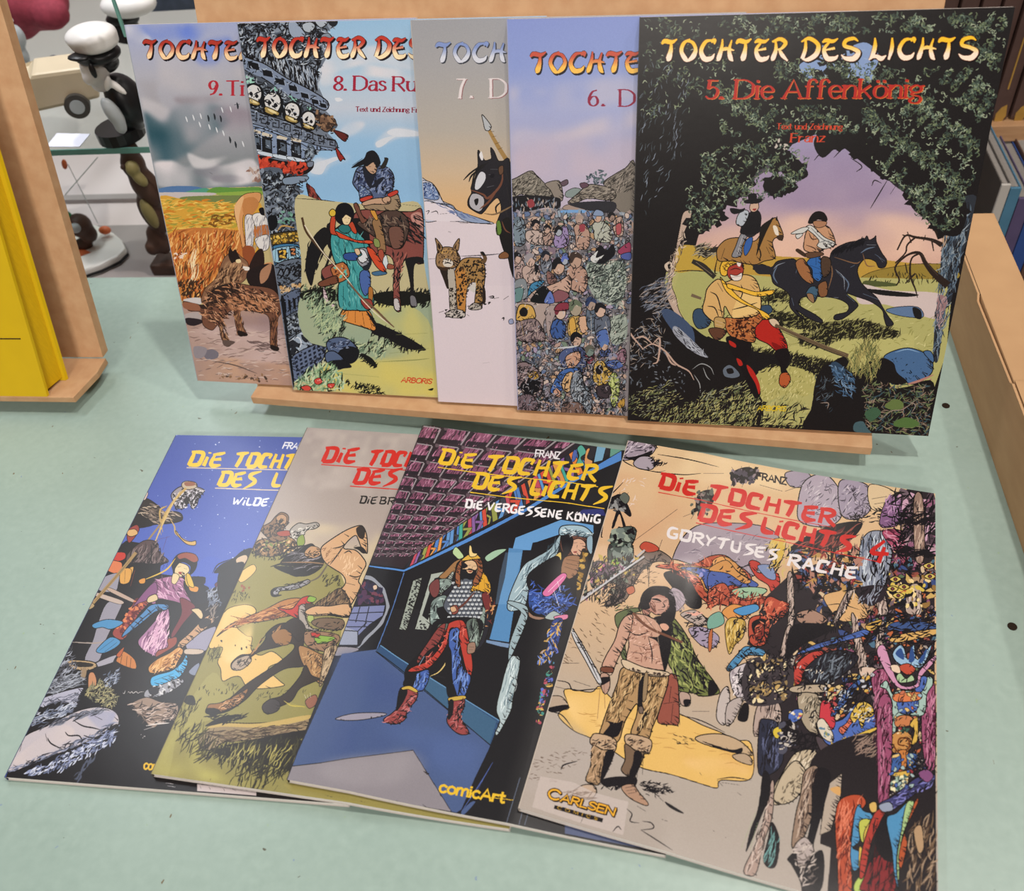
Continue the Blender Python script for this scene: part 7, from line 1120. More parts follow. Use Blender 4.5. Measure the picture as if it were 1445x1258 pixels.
# ---------------------------------------------------------------- table and furniture
def table_mat():
    m = bpy.data.materials.new('mint_linoleum'); m.use_nodes = True; nt = m.node_tree; b = nt.nodes['Principled BSDF']; N = nt.nodes.new; K = nt.links.new
    b.inputs['Roughness'].default_value = .34; b.inputs['Specular IOR Level'].default_value = .45
    tc = N('ShaderNodeTexCoord')
    def noise(s, d=3, st=(1, 1, 1), loc=(0, 0, 0)):
        mp = N('ShaderNodeMapping'); mp.inputs['Scale'].default_value = st; mp.inputs['Location'].default_value = loc; K(tc.outputs['Object'], mp.inputs[0])
        n = N('ShaderNodeTexNoise'); n.inputs['Scale'].default_value = s; n.inputs['Detail'].default_value = d; K(mp.outputs[0], n.inputs['Vector']); return n.outputs['Fac']
    def ramp(f, p0, c0, p1, c1):
        r = N('ShaderNodeValToRGB'); e = r.color_ramp.elements; e[0].position = p0; e[1].position = p1; e[0].color = c0; e[1].color = c1; K(f, r.inputs[0]); return r.outputs[0]
    def mix(f, a, c):
        x = N('ShaderNodeMix'); x.data_type = 'RGBA'; K(f, x.inputs[0]); K(a, x.inputs[6]) if not isinstance(a, tuple) else x.inputs[6].__setattr__('default_value', a)
        K(c, x.inputs[7]) if not isinstance(c, tuple) else x.inputs[7].__setattr__('default_value', c); return x.outputs[2]
    base = ramp(noise(7, 4), .35, lin('91a69e'), .7, lin('9bb0a8'))
    fine = ramp(noise(160, 5), .3, lin('8ca198'), .7, lin('9fb4ab'))
    c = mix(ramp(noise(40, 2), .3, (.2, .2, .2, 1), .7, (.55, .55, .55, 1)), base, fine)
    def flecks(scale, thr, st, loc, col):
        nonlocal c
        mp = N('ShaderNodeMapping'); mp.inputs['Scale'].default_value = st; mp.inputs['Location'].default_value = loc; mp.inputs['Rotation'].default_value = (0, 0, loc[0]); K(tc.outputs['Object'], mp.inputs[0])
        ds = N('ShaderNodeTexNoise'); ds.inputs['Scale'].default_value = 120; K(mp.outputs[0], ds.inputs['Vector'])
        ad = N('ShaderNodeMixRGB'); ad.blend_type = 'LINEAR_LIGHT'; ad.inputs[0].default_value = .004; K(mp.outputs[0], ad.inputs[1]); K(ds.outputs['Color'], ad.inputs[2])
        v = N('ShaderNodeTexVoronoi'); v.inputs['Scale'].default_value = scale; v.inputs['Randomness'].default_value = 1; K(ad.outputs[0], v.inputs['Vector'])
        sp = N('ShaderNodeSeparateColor'); K(v.outputs['Color'], sp.inputs[0])
        g = N('ShaderNodeMath'); g.operation = 'MULTIPLY'; g.inputs[1].default_value = thr; K(sp.outputs[0], g.inputs[0])
        gg = N('ShaderNodeMath'); gg.operation = 'POWER'; gg.inputs[1].default_value = 3; K(g.outputs[0], gg.inputs[0])
        lt = N('ShaderNodeMath'); lt.operation = 'LESS_THAN'; K(v.outputs['Distance'], lt.inputs[0]); K(gg.outputs[0], lt.inputs[1])
        c = mix(lt.outputs[0], c, col)
    flecks(55, .43, (1, 1.8, 1), (.4, .3, 0), lin('5a5a4c')); flecks(48, .42, (2.2, 1, 1), (1.1, .7, 0), lin('6d6048')); flecks(70, .40, (1, 1, 1), (2.3, .2, 0), lin('7f93a8')); flecks(60, .45, (1.5, 1, 1), (.9, 1.3, 0), lin('94ab92'))
    K(c, b.inputs['Base Color'])
    bp = N('ShaderNodeBump'); bp.inputs['Strength'].default_value = .08; bp.inputs['Distance'].default_value = .0006; K(noise(220, 3), bp.inputs['Height']); K(bp.outputs[0], b.inputs['Normal'])
    return m
MDF = mat('raw_mdf', 'c39c76', .62, .25, scale=90, col2='b98f69', bump=.1, bscale=900)
MDF_EDGE = mat('mdf_edge', 'b08f70', .7, .2, scale=200, col2='a08062', bump=.2, bscale=1200)
CARD = mat('brown_cardboard', 'be9870', .7, .2, scale=30, col2='b8926b', bump=.1, bscale=200, stretch=(1, 1, 4))
SLOT = mat('dark_gap', '2a211a', .9, .1)
GREEN = table_mat()
table = empty('display_table', (0, .4, -.75), 'mint green speckled table top carrying all the comics', 'table')
bm = bmesh.new(); box(bm, (-1.1, -.25, -.028), (.305, .7135, 0), bevel=.0015); obj('table_top', bm, GREEN, table)
STEEL = mat('dark_steel', '4a4a4c', .4, .5, metal=.6)
for sx in (-1.04, .25):
    for sy in (-.19, .65):
        bm = bmesh.new(); box(bm, (sx - .02, sy - .02, -.75), (sx + .02, sy + .02, -.028)); obj('leg', bm, STEEL, table)
for y in (.336, .536):
    bm = bmesh.new(); cyl(bm, (.2338, y, -.002), (.2338, y, .0003), .0029, seg=24); obj('screw_hole', bm, SLOT, table)
FLOORM = mat('grey_floor', '6a6660', .6, .3, var=.2, scale=8)
bm = bmesh.new(); box(bm, (-3, -2, -.79), (3, 4, -.7505)); prop(obj('floor', bm, FLOORM), 'grey shop floor under the table and cases', 'floor', kind='structure')
WALLM = mat('warm_wall', 'b9aca4', .8, .2, var=.08, scale=5)
bm = bmesh.new(); box(bm, (-3, 3.0, -.75), (3, 3.1, 2.6)); prop(obj('wall_back', bm, WALLM), 'warm grey shop wall far behind the shelves', 'wall', kind='structure')

# rack that carries the five upper albums
YW, LN = -.0549, .34266
def leaning(origin, yaw, lean):
    """matrix: x along the shelf, y up the slope, z out of the front"""
    u = Vector((math.cos(yaw), math.sin(yaw), 0)); k = Vector((-math.sin(yaw), math.cos(yaw), 0))
    v = k * math.sin(lean) + Vector((0, 0, math.cos(lean))); n = u.cross(v)
    m = Matrix.Identity(4)
    for i in range(3): m[i][0] = u[i]; m[i][1] = v[i]; m[i][2] = n[i]; m[i][3] = origin[i]
    return m
rack = empty('book_rack', (-.08, .52, 0), 'pale raw MDF book rack behind and under the five standing comics', 'book rack')
RY, RD = -.092, .5096                                   # turn of the rack, distance of its board
rk = Vector((-math.sin(RY), math.cos(RY), 0)); ru = Vector((math.cos(RY), math.sin(RY), 0))
MB_ = leaning(rk * RD + Vector((0, 0, .022)), RY, LN)
bm = bmesh.new(); box(bm, (-.382, -.0188, -.0095), (.120, .345, -.0003), MB_, .0008); obj('backboard', bm, MDF, rack)
def rp(x, d): p = ru * x + rk * d; return (p.x, p.y)
bm = bmesh.new(); prism(bm, [rp(-.3766, .4845), rp(.1215, .4845), rp(.1225, RD - .0006), rp(-.3756, RD - .0006)], .0115, .0193, bevel=.0007); obj('ledge', bm, MDF, rack)
for x in (-.365, .10):
    bm = bmesh.new(); box(bm, (x, RD - .012, 0), (x + .012, RD - .002, .0125), Matrix.Rotation(RY, 4, 'Z')); obj('foot', bm, MDF_EDGE, rack)
bm = bmesh.new(); prism(bm, [(RD + .001, 0), (RD + .16, 0), (RD + .148, .012), (RD + .095, .19), (RD + .079, .19)], -.10, -.088, Matrix.Rotation(RY, 4, 'Z') @ Matrix(((0, 0, 1, 0), (1, 0, 0, 0), (0, 1, 0, 0), (0, 0, 0, 1)))); obj('rear_strut', bm, MDF_EDGE, rack)

# second rack with the yellow book, cut off by the left edge
rack2 = empty('book_rack', (-.6, .55, 0), 'raw MDF book rack at the left edge holding the yellow book', 'book rack')
bm = bmesh.new(); prism(bm, [(-.80, .5146), (-.4932, .5146), (-.4855, .5470), (-.4855, .5660), (-.80, .5660)], .0125, .0185, bevel=.0006); obj('ledge', bm, MDF, rack2)
def slab(x0, x1, y0, x0b, x1b, y1, h0, h1, t, hb):
    bm = bmesh.new(); P = [(x0, y0), (x1, y0), (x1b, y1), (x0b, y1)]
    lo = [bm.verts.new((x, y + t * (h0 - hb), h0)) for x, y in P]; hi = [bm.verts.new((x, y + t * (h1 - hb), h1)) for x, y in P]
    bm.faces.new(lo[::-1]); bm.faces.new(hi)
    for i in range(4): bm.faces.new((lo[i], lo[(i+1) % 4], hi[(i+1) % 4], hi[i]))
    return bm
obj('backboard', slab(-.80, -.4885, .5670, -.80, -.4880, .5765, .0187, .31, .334, .0185), MDF, rack2)
bm = bmesh.new(); box(bm, (-.51, .555, 0), (-.50, .5655, .0125)); obj('foot', bm, MDF_EDGE, rack2)
# yellow hardback
YEL = mat('yellow_cloth', 'cba806', .45, .35, var=.06, scale=30, bump=.1, bscale=1500); YEL2 = mat('yellow_pages', 'c9a008', .6, .25, var=.1, scale=20, stretch=(60, 60, 1))
yb = empty('hardback_book', (-.62, .53, .0187), 'bright yellow hardback standing on the left MDF rack', 'book')
obj('front_cover', slab(-.70, -.5178, .5152, -.70, -.5172, .5177, .0187, .262, .39, .0187), YEL, yb)
obj('page_block', slab(-.698, -.5205, .5178, -.698, -.5130, .5360, .0215, .258, .375, .0187), YEL2, yb)
obj('back_cover', slab(-.70, -.5103, .5361, -.70, -.5090, .5386, .0187, .262, .36, .0187), YEL, yb)
h = at(22, 467, y=.545).z; yy = .5152 + .39 * (h - .0187)
bm = bmesh.new(); box(bm, (-.70, yy - .0004, h - .0004), (at(22, 467, y=yy).x, yy + .0006, h + .0004)); obj('printed_line', bm, SLOT, yb)

# cardboard box along the right edge
cb = empty('cardboard_box', (.275, .55, 0), 'low brown cardboard box along the right edge of the table', 'box')
bm = bmesh.new(); box(bm, (.2578, .22, .0002), (.294, .7130, .0595), bevel=.0012); obj('body', bm, CARD, cb)
bm = bmesh.new(); prism(bm, [(.22, .0002), (.7128, .0002), (.7128, .058), (.655, .058), (.650, .0605), (.60, .0605), (.596, .056), (.50, .0585), (.497, .0605), (.22, .0605)], .2552, .2569, Matrix(((0, 0, 1, 0), (1, 0, 0, 0), (0, 1, 0, 0), (0, 0, 0, 1)))); obj('side_flap', bm, CARD, cb)
bm = bmesh.new(); box(bm, (.2569, .60, .0560), (.2580, .665, .0594)); obj('slot', bm, SLOT, cb)
bm = bmesh.new(); prism(bm, [(.2581, .40), (.293, .40), (.293, .5), (.2581, .50)], .0596, .0606); obj('top_flap', bm, CARD, cb)
# ---------------------------------------------------------------- the nine albums
PAPER = mat('page_paper', 'd6cfca', .8, .2, var=.1, scale=900, stretch=(1, 1, 1))
WHITEB = mat('cover_edge', 'd2cbc6', .6, .3)
THK = .0045
def cover_mat(name, img, gloss, spec=.35):
    m = bpy.data.materials.new(name); m.use_nodes = True; nt = m.node_tree; b = nt.nodes['Principled BSDF']
    t = nt.nodes.new('ShaderNodeTexImage'); t.image = img; t.extension = 'EXTEND'
    uv = nt.nodes.new('ShaderNodeUVMap'); uv.uv_map = 'cover'; nt.links.new(uv.outputs[0], t.inputs[0])
    nt.links.new(t.outputs[0], b.inputs['Base Color'])
    b.inputs['Roughness'].default_value = gloss; b.inputs['Specular IOR Level'].default_value = spec
    n = nt.nodes.new('ShaderNodeTexNoise'); n.inputs['Scale'].default_value = 45; n.inputs['Detail'].default_value = 3
    tc = nt.nodes.new('ShaderNodeTexCoord'); nt.links.new(tc.outputs['Object'], n.inputs['Vector'])
    bp = nt.nodes.new('ShaderNodeBump'); bp.inputs['Strength'].default_value = .07; bp.inputs['Distance'].default_value = .0012
    nt.links.new(n.outputs['Fac'], bp.inputs['Height']); nt.links.new(bp.outputs[0], b.inputs['Normal'])
    return m
class Surf:
    """front surface of an album: origin at the lower left corner, u right, v up, sag(u,v) lowers it along n"""
    def __init__(s, o, u, v, W, H, zt=None):
        s.o, s.u, s.v = (np.array(q, float) for q in (o, u, v)); s.n = np.cross(s.u, s.v); s.W, s.H, s.zt = W, H, zt
    def lift(s, a, b):
        if s.zt is None: return np.zeros_like(a)
        g = s.zt; ny, nx = g.shape
        x = np.clip(a, 0, 1) * (nx - 1); y = np.clip(b, 0, 1) * (ny - 1); i = np.minimum(x.astype(int), nx - 2); j = np.minimum(y.astype(int), ny - 2); fx, fy = x - i, y - j
        return (g[j, i]*(1-fx)+g[j, i+1]*fx)*(1-fy) + (g[j+1, i]*(1-fx)+g[j+1, i+1]*fx)*fy
    def pos(s, a, b, off=0):
        a, b = np.broadcast_arrays(np.asarray(a, float), np.asarray(b, float))
        return s.o + (a * s.W)[..., None] * s.u + (b * s.H)[..., None] * s.v + (s.lift(a, b) - off)[..., None] * s.n
    def from_photo(s, w, h):
        def f(p):
            p = np.asarray(p, float)
            d = RIGHT * ((p[:, :1] - PW/2) / FOCAL) - UP * ((p[:, 1:] - PH/2) / FOCAL) + FWD
            z = np.zeros(len(p))
            for _ in range(4 if s.zt is not None else 1):
                t = (s.n @ (s.o - CAM) + z) / (d @ s.n); q = CAM + d * t[:, None] - s.o
                a, b = q @ s.u / s.W, q @ s.v / s.H; z = s.lift(a, b)
            return np.stack([a * w, (1 - b) * h], 1)
        return f
def sheet(s, nu, nv, a0, a1, b0, b1, top, bot, uv=False, edge=False):
    bm = bmesh.new(); A = np.linspace(a0, a1, nu + 1); B = np.linspace(b0, b1, nv + 1)
    lay = bm.loops.layers.uv.new('cover')
    g = []
    for off in (top, bot):
        p = s.pos(*np.meshgrid(A, B), off); g.append([[bm.verts.new(p[j, i]) for i in range(nu + 1)] for j in range(nv + 1)])
    def face(vs, mi, ab=None):
        f = bm.faces.new(vs); f.material_index = mi
        if ab:
            for l, (a, b) in zip(f.loops, ab): l[lay].uv = (a, b)
    for j in range(nv):
        for i in range(nu):
            ab = [(A[i], B[j]), (A[i+1], B[j]), (A[i+1], B[j+1]), (A[i], B[j+1])]
            q = [(j, i), (j, i+1), (j+1, i+1), (j+1, i)]
            face([g[0][y][x] for y, x in q], 0, ab); face([g[1][y][x] for y, x in q[::-1]], 1 if edge else 0)
    rim = [(0, i) for i in range(nu)] + [(j, nu) for j in range(nv)] + [(nv, i) for i in range(nu, 0, -1)] + [(j, 0) for j in range(nv, 0, -1)]
    for k in range(len(rim)):
        a, b = rim[k], rim[(k+1) % len(rim)]
        face([g[1][a[0]][a[1]], g[1][b[0]][b[1]], g[0][b[0]][b[1]], g[0][a[0]][a[1]]], 1 if edge else 0)
        for q in g:
            ed = bm.edges.get((q[a[0]][a[1]], q[b[0]][b[1]]))
            if ed: ed.smooth = False
    return bm
def album(surf, art, label, group, seed, gloss, base, spine_col, nu=1, nv=1):
    w = 1060; h = int(w * surf.H / surf.W)
    c = Canvas(surf.from_photo(w, h), w, h, seed=seed); art(c)
    r = np.random.RandomState(seed + 50)
    img = bpy.data.images.new('print_' + str(seed), w, h); px = np.ones((h, w, 4), np.float32)
    px[..., :3] = np.clip(c.a + r.normal(0, .012, (h, w, 1)), 0, 1)[::-1]; img.pixels.foreach_set(px.ravel()); img.update(); img.pack()
    root = empty('comic_album', tuple(surf.pos(.5, 0, THK)), label, 'comic book', group)
    m = cover_mat('printed_cover_' + str(seed), img, gloss, .12 if seed < 10 else .35)
    e = .0005 / surf.W
    obj('front_cover', sheet(surf, nu, nv, 0, 1, 0, 1, 0, .0004, edge=True), [m, WHITEB], root, smooth=nu > 1)
    obj('pages', sheet(surf, nu, nv, .003, .997, .0015, .9995, .00045, THK - .00045), PAPER, root)
    obj('back_cover', sheet(surf, nu, nv, 0, 1, 0, 1, THK - .0004, THK), WHITEB, root)
    sp = mat('spine_ink_' + str(seed), spine_col, .45, .35)
    obj('spine', sheet(surf, 1, nv, -e, 0, 0, 1, 0, THK), sp, root)
    return root
# upper row, each album one step further forward
UW, UH = .2184, .2826
GU = 'upper row of comics leaning on the rack'
stand = [((-.3831, .5338), .34396, -.05405, art_dogs, 'comic with coyotes under a cloudy sky, titled 9. Ti, leftmost in the upper row', .34, '8f959f'),
         ((-.2932, .5236), .34396, -.05405, art_rider, 'comic numbered 8 with grey carved tower and blue sky, upper row', .34, '6a7382'),
         ((-.1660, .5115), .34396, -.05405, art_snow, 'comic numbered 7 with a lynx in snow, middle of the upper row', .34, 'a8a29c'),
         ((-.0998, .5031), .34396, -.05405, art_village, 'comic numbered 6 with crowded village and huts, upper row', .34, '8f93b4'),
         ((-.0126, .4934), .34396, -.05405, art_affen, 'black comic 5. Die Affenkönig with dark tree and riders, front of upper row', .30, '201d1e')]
for k, ((x, y), lean, yaw, art, label, gl, sc) in enumerate(stand):
    m = leaning((x, y, .022), yaw, lean) @ Matrix.Rotation(-.004 if k < 4 else 0, 4, 'Z'); u, v = [np.array([m[i][j] for i in range(3)]) for j in (0, 1)]
    album(Surf((x, y, .022), u, v, UW, UH - .0008 * (4 - k)), art, label, GU, k + 1, gl, '808080', sc)
# lower row: each album lies on the one before and sags to the table
LW, LH = .2224, .295
GL = 'lower row of comics fanned out flat on the table'
lay_ = [((-.3907, .1901), .0007, art_wild, 'blue comic WILDE with woman in mauve dress, lying leftmost on the table', .30, '2a3058'),
        ((-.2935, .1973), -.0611, art_fallen, 'grey and olive comic with red title and tumbling horse, lying second from left', .30, '5a5448'),
        ((-.2053, .1982), -.09767, art_king, 'black and blue comic DIE VERGESSENE KÖNIG lying third from left', .30, '1d1c20'),
        ((-.0662, .1923), -.18479, art_march, 'sand coloured comic GORYTUSES RACHE lying on top of the fan at right', .17, 'b8aca0')]
NX, NY = 36, 46
tops = []
for k, ((x, y), yaw, art, label, gl, sc) in enumerate(lay_):
    u = np.array([math.cos(yaw), math.sin(yaw), 0]); v = np.array([-math.sin(yaw), math.cos(yaw), 0])
    s0 = Surf((x, y, 0), u, v, LW, LH); A, B = np.meshgrid(np.linspace(0, 1, NX), np.linspace(0, 1, NY)); P = s0.pos(A, B)
    base = np.full(A.shape, .0002)
    for q in tops:
        d = P - q.o; a, b = d @ q.u / q.W, d @ q.v / q.H
        inn = (a > -.01) & (a < 1.01) & (b > -.01) & (b < 1.01)
        base = np.where(inn, np.maximum(base, q.lift(a, b) + .0004), base)
    z = base.copy()
    for _ in range(1500):
        p = np.pad(z, 1, mode='edge'); av = (p[1:-1, :-2] + p[1:-1, 2:] + p[:-2, 1:-1] + p[2:, 1:-1]) / 4
        z = np.maximum(base, av - 1.2e-5)
    s1 = Surf((x, y, 0), u, v, LW, LH, z + THK); tops.append(s1)
    album(s1, art, label, GL, k + 11, gl, '808080', sc, 35, 45)
# ---------------------------------------------------------------- glass case with figures, behind left
WHITE = mat('white_laminate', 'd8cbcc', .4, .4, var=.04, scale=6); GREY = mat('laminate_and_shade_grey', '9c9494', .5, .3, var=.06, scale=10); TEAL = mat('glass_rim', '5f8f86', .2, .5)
def glass_mat():
    m = bpy.data.materials.new('clear_glass'); m.use_nodes = True; nt = m.node_tree; nt.nodes.remove(nt.nodes['Principled BSDF'])
    o = nt.nodes['Material Output']; t = nt.nodes.new('ShaderNodeBsdfTransparent'); t.inputs[0].default_value = (.93, .97, .95, 1)
    g = nt.nodes.new('ShaderNodeBsdfGlossy'); g.inputs['Roughness'].default_value = .03;     mx = nt.nodes.new('ShaderNodeMixShader'); mx.inputs[0].default_value = .05; nt.links.new(t.outputs[0], mx.inputs[1]); nt.links.new(g.outputs[0], mx.inputs[2]); nt.links.new(mx.outputs[0], o.inputs[0]); return m
GLASS = glass_mat()
FZ, GZ = -.055, .104
case = empty('display_case', (-.7, 1.1, -.75), 'white display case with a glass shelf of figures behind the table', 'display case')
bm = bmesh.new(); box(bm, (-1.5, .735, -.75), (-.27, 1.75, FZ)); obj('base', bm, WHITE, case)
bm = bmesh.new(); box(bm, (-1.5, .735, FZ), (-.27, .892, FZ + .002)); obj('mat', bm, GREY, case)  # grey sheet: shade on the front of the case floor, put in as colour
bm = bmesh.new(); box(bm, (-1.5, .946, FZ), (-.27, .958, FZ + .006)); obj('rail', bm, GREY, case)
bm = bmesh.new(); box(bm, (-1.5, .79, GZ - .006), (-.27, 1.7, GZ)); obj('glass_shelf', bm, GLASS, case)
bm = bmesh.new(); box(bm, (-1.5, .7885, GZ - .006), (-.27, .79, GZ)); obj('glass_edge', bm, TEAL, case)
bm = bmesh.new(); a, b = at(160, 0, y=.775), at(169, 26, y=.775); cyl(bm, b + (a - b) * -1, a + (a - b) * 3, .0018, seg=8); obj('glass_panel_edge', bm, TEAL, case)
bm = bmesh.new(); box(bm, (-1.5, 1.75, -.75), (-.27, 1.78, .9)); obj('back_panel', bm, mat('case_back', 'a99a9c', .6, .3, var=.1, scale=4), case)
BLACK = mat('black_paint', '17171a', .35, .4, var=.2); CAPW = mat('white_paint', 'dcdad8', .35, .4, var=.03); SKIN = mat('figure_skin', 'cdb9ae', .5, .3); SILV = mat('pale_grey_paint', 'a9b0b4', .35, .4, var=.1)
BROWN = mat('brown_paint', '4d372e', .5, .3, var=.3, scale=40); TAN = mat('olive_tan_paint', '8a8054', .5, .3, var=.15, scale=60); CREAM = mat('cream_paint', 'c9bba0', .3, .45, var=.04); TYRE = mat('tyre_grey', '4a4744', .6, .3, var=.2); ORANGE = mat('orange_paint', 'c8643a', .4, .4, var=.1); GRN = mat('green_paint', '1f7d4c', .4, .4, var=.1); RED = mat('dark_red_cloth', '8f3a48', .8, .2, var=.25, scale=120, bump=.4, bscale=300); NAVY = mat('slate_paint', '3f4756', .5, .3, var=.3, scale=80)
def blob(px, py, rx, rz, y=.82, ry=None, tilt=0, bm=None):
    bm = bm or bmesh.new(); c = at(px, py, y=y); k = (np.array(c) - CAM) @ FWD / FOCAL
    return ball(bm, c, (rx * k, (ry or min(rx, rz)) * k, rz * k), Matrix.Rotation(math.radians(tilt), 3, 'Y'))
def fuse(o, v=.0025):
    r = o.modifiers.new('fuse', 'REMESH'); r.mode = 'VOXEL'; r.voxel_size = v
    s = o.modifiers.new('soften', 'SMOOTH'); s.iterations = 4; r.use_smooth_shade = True; return o
# man in white cap and black coat
f = empty('figurine', (-.52, .83, GZ), 'black-coated figurine with a big white cap on the glass shelf', 'figurine')
f.location = (at(172, 190, y=.806).x, .806, GZ)
bm = blob(128, 50, 38, 15, 0.798, 34); blob(134, 60, 35, 12, 0.798, 32, bm=bm); fuse(obj('cap', bm, CAPW, f, True))
bm = blob(138, 76, 34, 13, 0.800, 30); blob(112, 80, 18, 4, 0.778, 16, 6, bm); blob(150, 88, 18, 14, 0.808, 20, bm=bm); fuse(obj('cap_band', bm, BLACK, f, True))
bm = blob(134, 98, 20, 20, 0.798); blob(128, 110, 12, 11, 0.790, bm=bm); blob(118, 94, 7, 8, 0.788, bm=bm); blob(142, 116, 15, 14, 0.800, bm=bm); fuse(obj('head', bm, CAPW, f, True))
bm = blob(131, 100, 5, 12, 0.778, 4); fuse(obj('whiskers', bm, BLACK, f, True), .0015)
bm = blob(178, 140, 26, 38, 0.813, 26, -14); blob(184, 164, 22, 24, 0.818, 26, bm=bm); blob(162, 120, 16, 14, 0.808, 16, 30, bm); fuse(obj('coat', bm, BLACK, f, True))
bm = blob(160, 160, 11, 25, 0.783, 11, -16); blob(170, 178, 9, 12, 0.783, 9, bm=bm); fuse(obj('arm', bm, SILV, f, True))
bm = bmesh.new(); cyl(bm, Vector((f.location.x - .004, .812, GZ + .0002)), Vector((f.location.x - .004, .812, GZ + .012)), .024); obj('base', bm, BLACK, f)
bm = blob(164, 122, 5, 17, .792, 5, -42); blob(152, 118, 5, 13, .788, 5, 30, bm); fuse(obj('lapels', bm, CAPW, f, True), .0015)
# taller capped figure further back
f2 = empty('figurine', (0, 0, 0), 'second white-capped figurine further back, cut by the top of the photo', 'figurine'); f2.location = (at(176, 46, y=1.07).x, 1.07, GZ)
bm = blob(181, 6, 42, 17, 1.06, 28); fuse(obj('cap', bm, CAPW, f2, True)); bm = blob(170, 26, 22, 9, 1.065, 18); blob(178, 24, 20, 12, 1.07, bm=bm); fuse(obj('head', bm, BLACK, f2, True))
bm = bmesh.new(); cyl(bm, Vector((f2.location.x, 1.07, GZ + .0002)), at(176, 28, y=1.07), .022, .014); obj('body', bm, BLACK, f2)
# brown standing animal
f3 = empty('figurine', (0, 0, 0), 'brown standing animal figurine with pale belly below the glass shelf', 'figurine'); f3.location = (at(232, 378, y=.80).x, .80, FZ + .002)
bm = blob(182, 212, 14, 17, .80); blob(188, 232, 17, 22, .80, bm=bm); blob(206, 262, 19, 32, .80, 18, -14, bm); blob(216, 300, 17, 34, .80, 16, -10, bm); blob(224, 338, 14, 24, .80, 14, -10, bm); blob(214, 350, 9, 12, .79, bm=bm); fuse(obj('body', bm, BROWN, f3, True))
bm = blob(187, 238, 10, 12, .789, 10); blob(197, 252, 8, 14, .788, 8, -30, bm); fuse(obj('muzzle', bm, TAN, f3, True), .0015); bm = blob(211, 302, 9, 24, .789, 8, -6); fuse(obj('belly', bm, TAN, f3, True), .0015)
bm = blob(174, 236, 4, 4, .785, 4); obj('nose', bm, BROWN, f3, True)
p = at(232, 372, y=.80); bm = bmesh.new(); box(bm, (p.x - .012, .787, FZ + .0021), (p.x + .02, .815, p.z + .006), bevel=.003); obj('base', bm, BROWN, f3)
# cream toy car on the glass
car = empty('toy_car', (0, 0, 0), 'cream toy car with spoked wheel on the glass shelf', 'toy car'); c0 = at(62, 190, y=.86); car.location = (c0.x, .86, GZ)
ax = math.radians(24); MC = Matrix.Translation((c0.x, .862, GZ + .014)) @ Matrix.Rotation(ax, 4, 'Z')
bm = bmesh.new(); prism(bm, [(-.07, .0), (.075, .0), (.078, .018), (.07, .034), (.02, .038), (.012, .030), (-.035, .030), (-.045, .038), (-.07, .034)], -.024, .024, MC @ Matrix(((1, 0, 0, 0), (0, 0, -1, 0), (0, 1, 0, 0), (0, 0, 0, 1))), .004); obj('body', bm, CREAM, car)
for sx in (-.042, .05):
    for sy in (-.026, .022):
        bm = bmesh.new(); cyl(bm, MC @ Vector((sx, sy - .004, -.001)), MC @ Vector((sx, sy + .008, -.001)), .0128, seg=28); w_ = obj('wheel', bm, TYRE, car)
        bm = bmesh.new(); cyl(bm, MC @ Vector((sx, sy - .0048, -.001)), MC @ Vector((sx, sy - .0038, -.001)), .0075, seg=20); obj('hub', bm, SILV, w_)
# driver heap and small standing man
d = empty('toy_engine', (0, 0, 0), 'small dark toy engine block behind the cream car', 'toy'); d.location = (at(78, 108, y=.95).x, .95, GZ)
bm = blob(66, 98, 11, 9, .95); blob(80, 99, 12, 12, .945, bm=bm); blob(92, 92, 9, 10, .955, bm=bm); blob(76, 84, 7, 8, .95, bm=bm); fuse(obj('block', bm, NAVY, d, True), .003)
p = at(80, 106, y=.95); bm = bmesh.new(); box(bm, (p.x - .018, .94, GZ + .0002), (p.x + .018, .962, GZ + .004), bevel=.001); obj('stand', bm, SILV, d)
mn = empty('figurine', (0, 0, 0), 'tiny grey walking man figurine with white hat left of the car', 'figurine'); mn.location = (at(30, 98, y=.98).x, .98, GZ)
bm = blob(22, 52, 13, 18, .98); blob(30, 74, 9, 16, .98, 8, -12, bm); blob(24, 78, 6, 16, .98, 6, 6, bm); blob(36, 88, 6, 10, .98, bm=bm); fuse(obj('body', bm, SILV, mn, True)); bm = blob(14, 40, 8, 9, .98); obj('head', bm, BLACK, mn, True); bm = blob(13, 29, 6, 4, .98); obj('hat', bm, CAPW, mn, True)
p = at(32, 97, y=.98); bm = bmesh.new(); cyl(bm, (p.x, .98, GZ + .0002), (p.x, .98, p.z + .004), .012, .009); obj('base', bm, SILV, mn)
# price card
q = [at(x, y, z=GZ + .0008) for x, y in ((65, 207), (112, 207), (127, 189), (80, 188))]
bm = bmesh.new(); vs = [bm.verts.new(v) for v in q]; lo = [bm.verts.new((v.x, v.y, GZ + .0002)) for v in q]; bm.faces.new(vs); bm.faces.new(lo[::-1])
for i in range(4): bm.faces.new((lo[i], lo[(i+1) % 4], vs[(i+1) % 4], vs[i]))
prop(obj('price_card', bm, mat('blank_card', 'dfe2f0', .6, .3)), 'small blank white card lying on the glass shelf', 'card')
# red fabric
rc = empty('cloth_bundle', (0, 0, 0), 'dark red fabric bundle at the back of the glass shelf', 'cloth'); rc.location = (at(40, 46, y=1.1).x, 1.1, GZ)
bm = blob(40, 4, 60, 36, 1.1, 40); blob(70, 20, 30, 22, 1.08, bm=bm); blob(20, 26, 40, 30, 1.1, bm=bm); p = at(40, 30, y=1.1); box(bm, (p.x - .05, 1.085, GZ + .004), (p.x + .05, 1.12, p.z)); fuse(obj('folds', bm, RED, rc, True), .006)
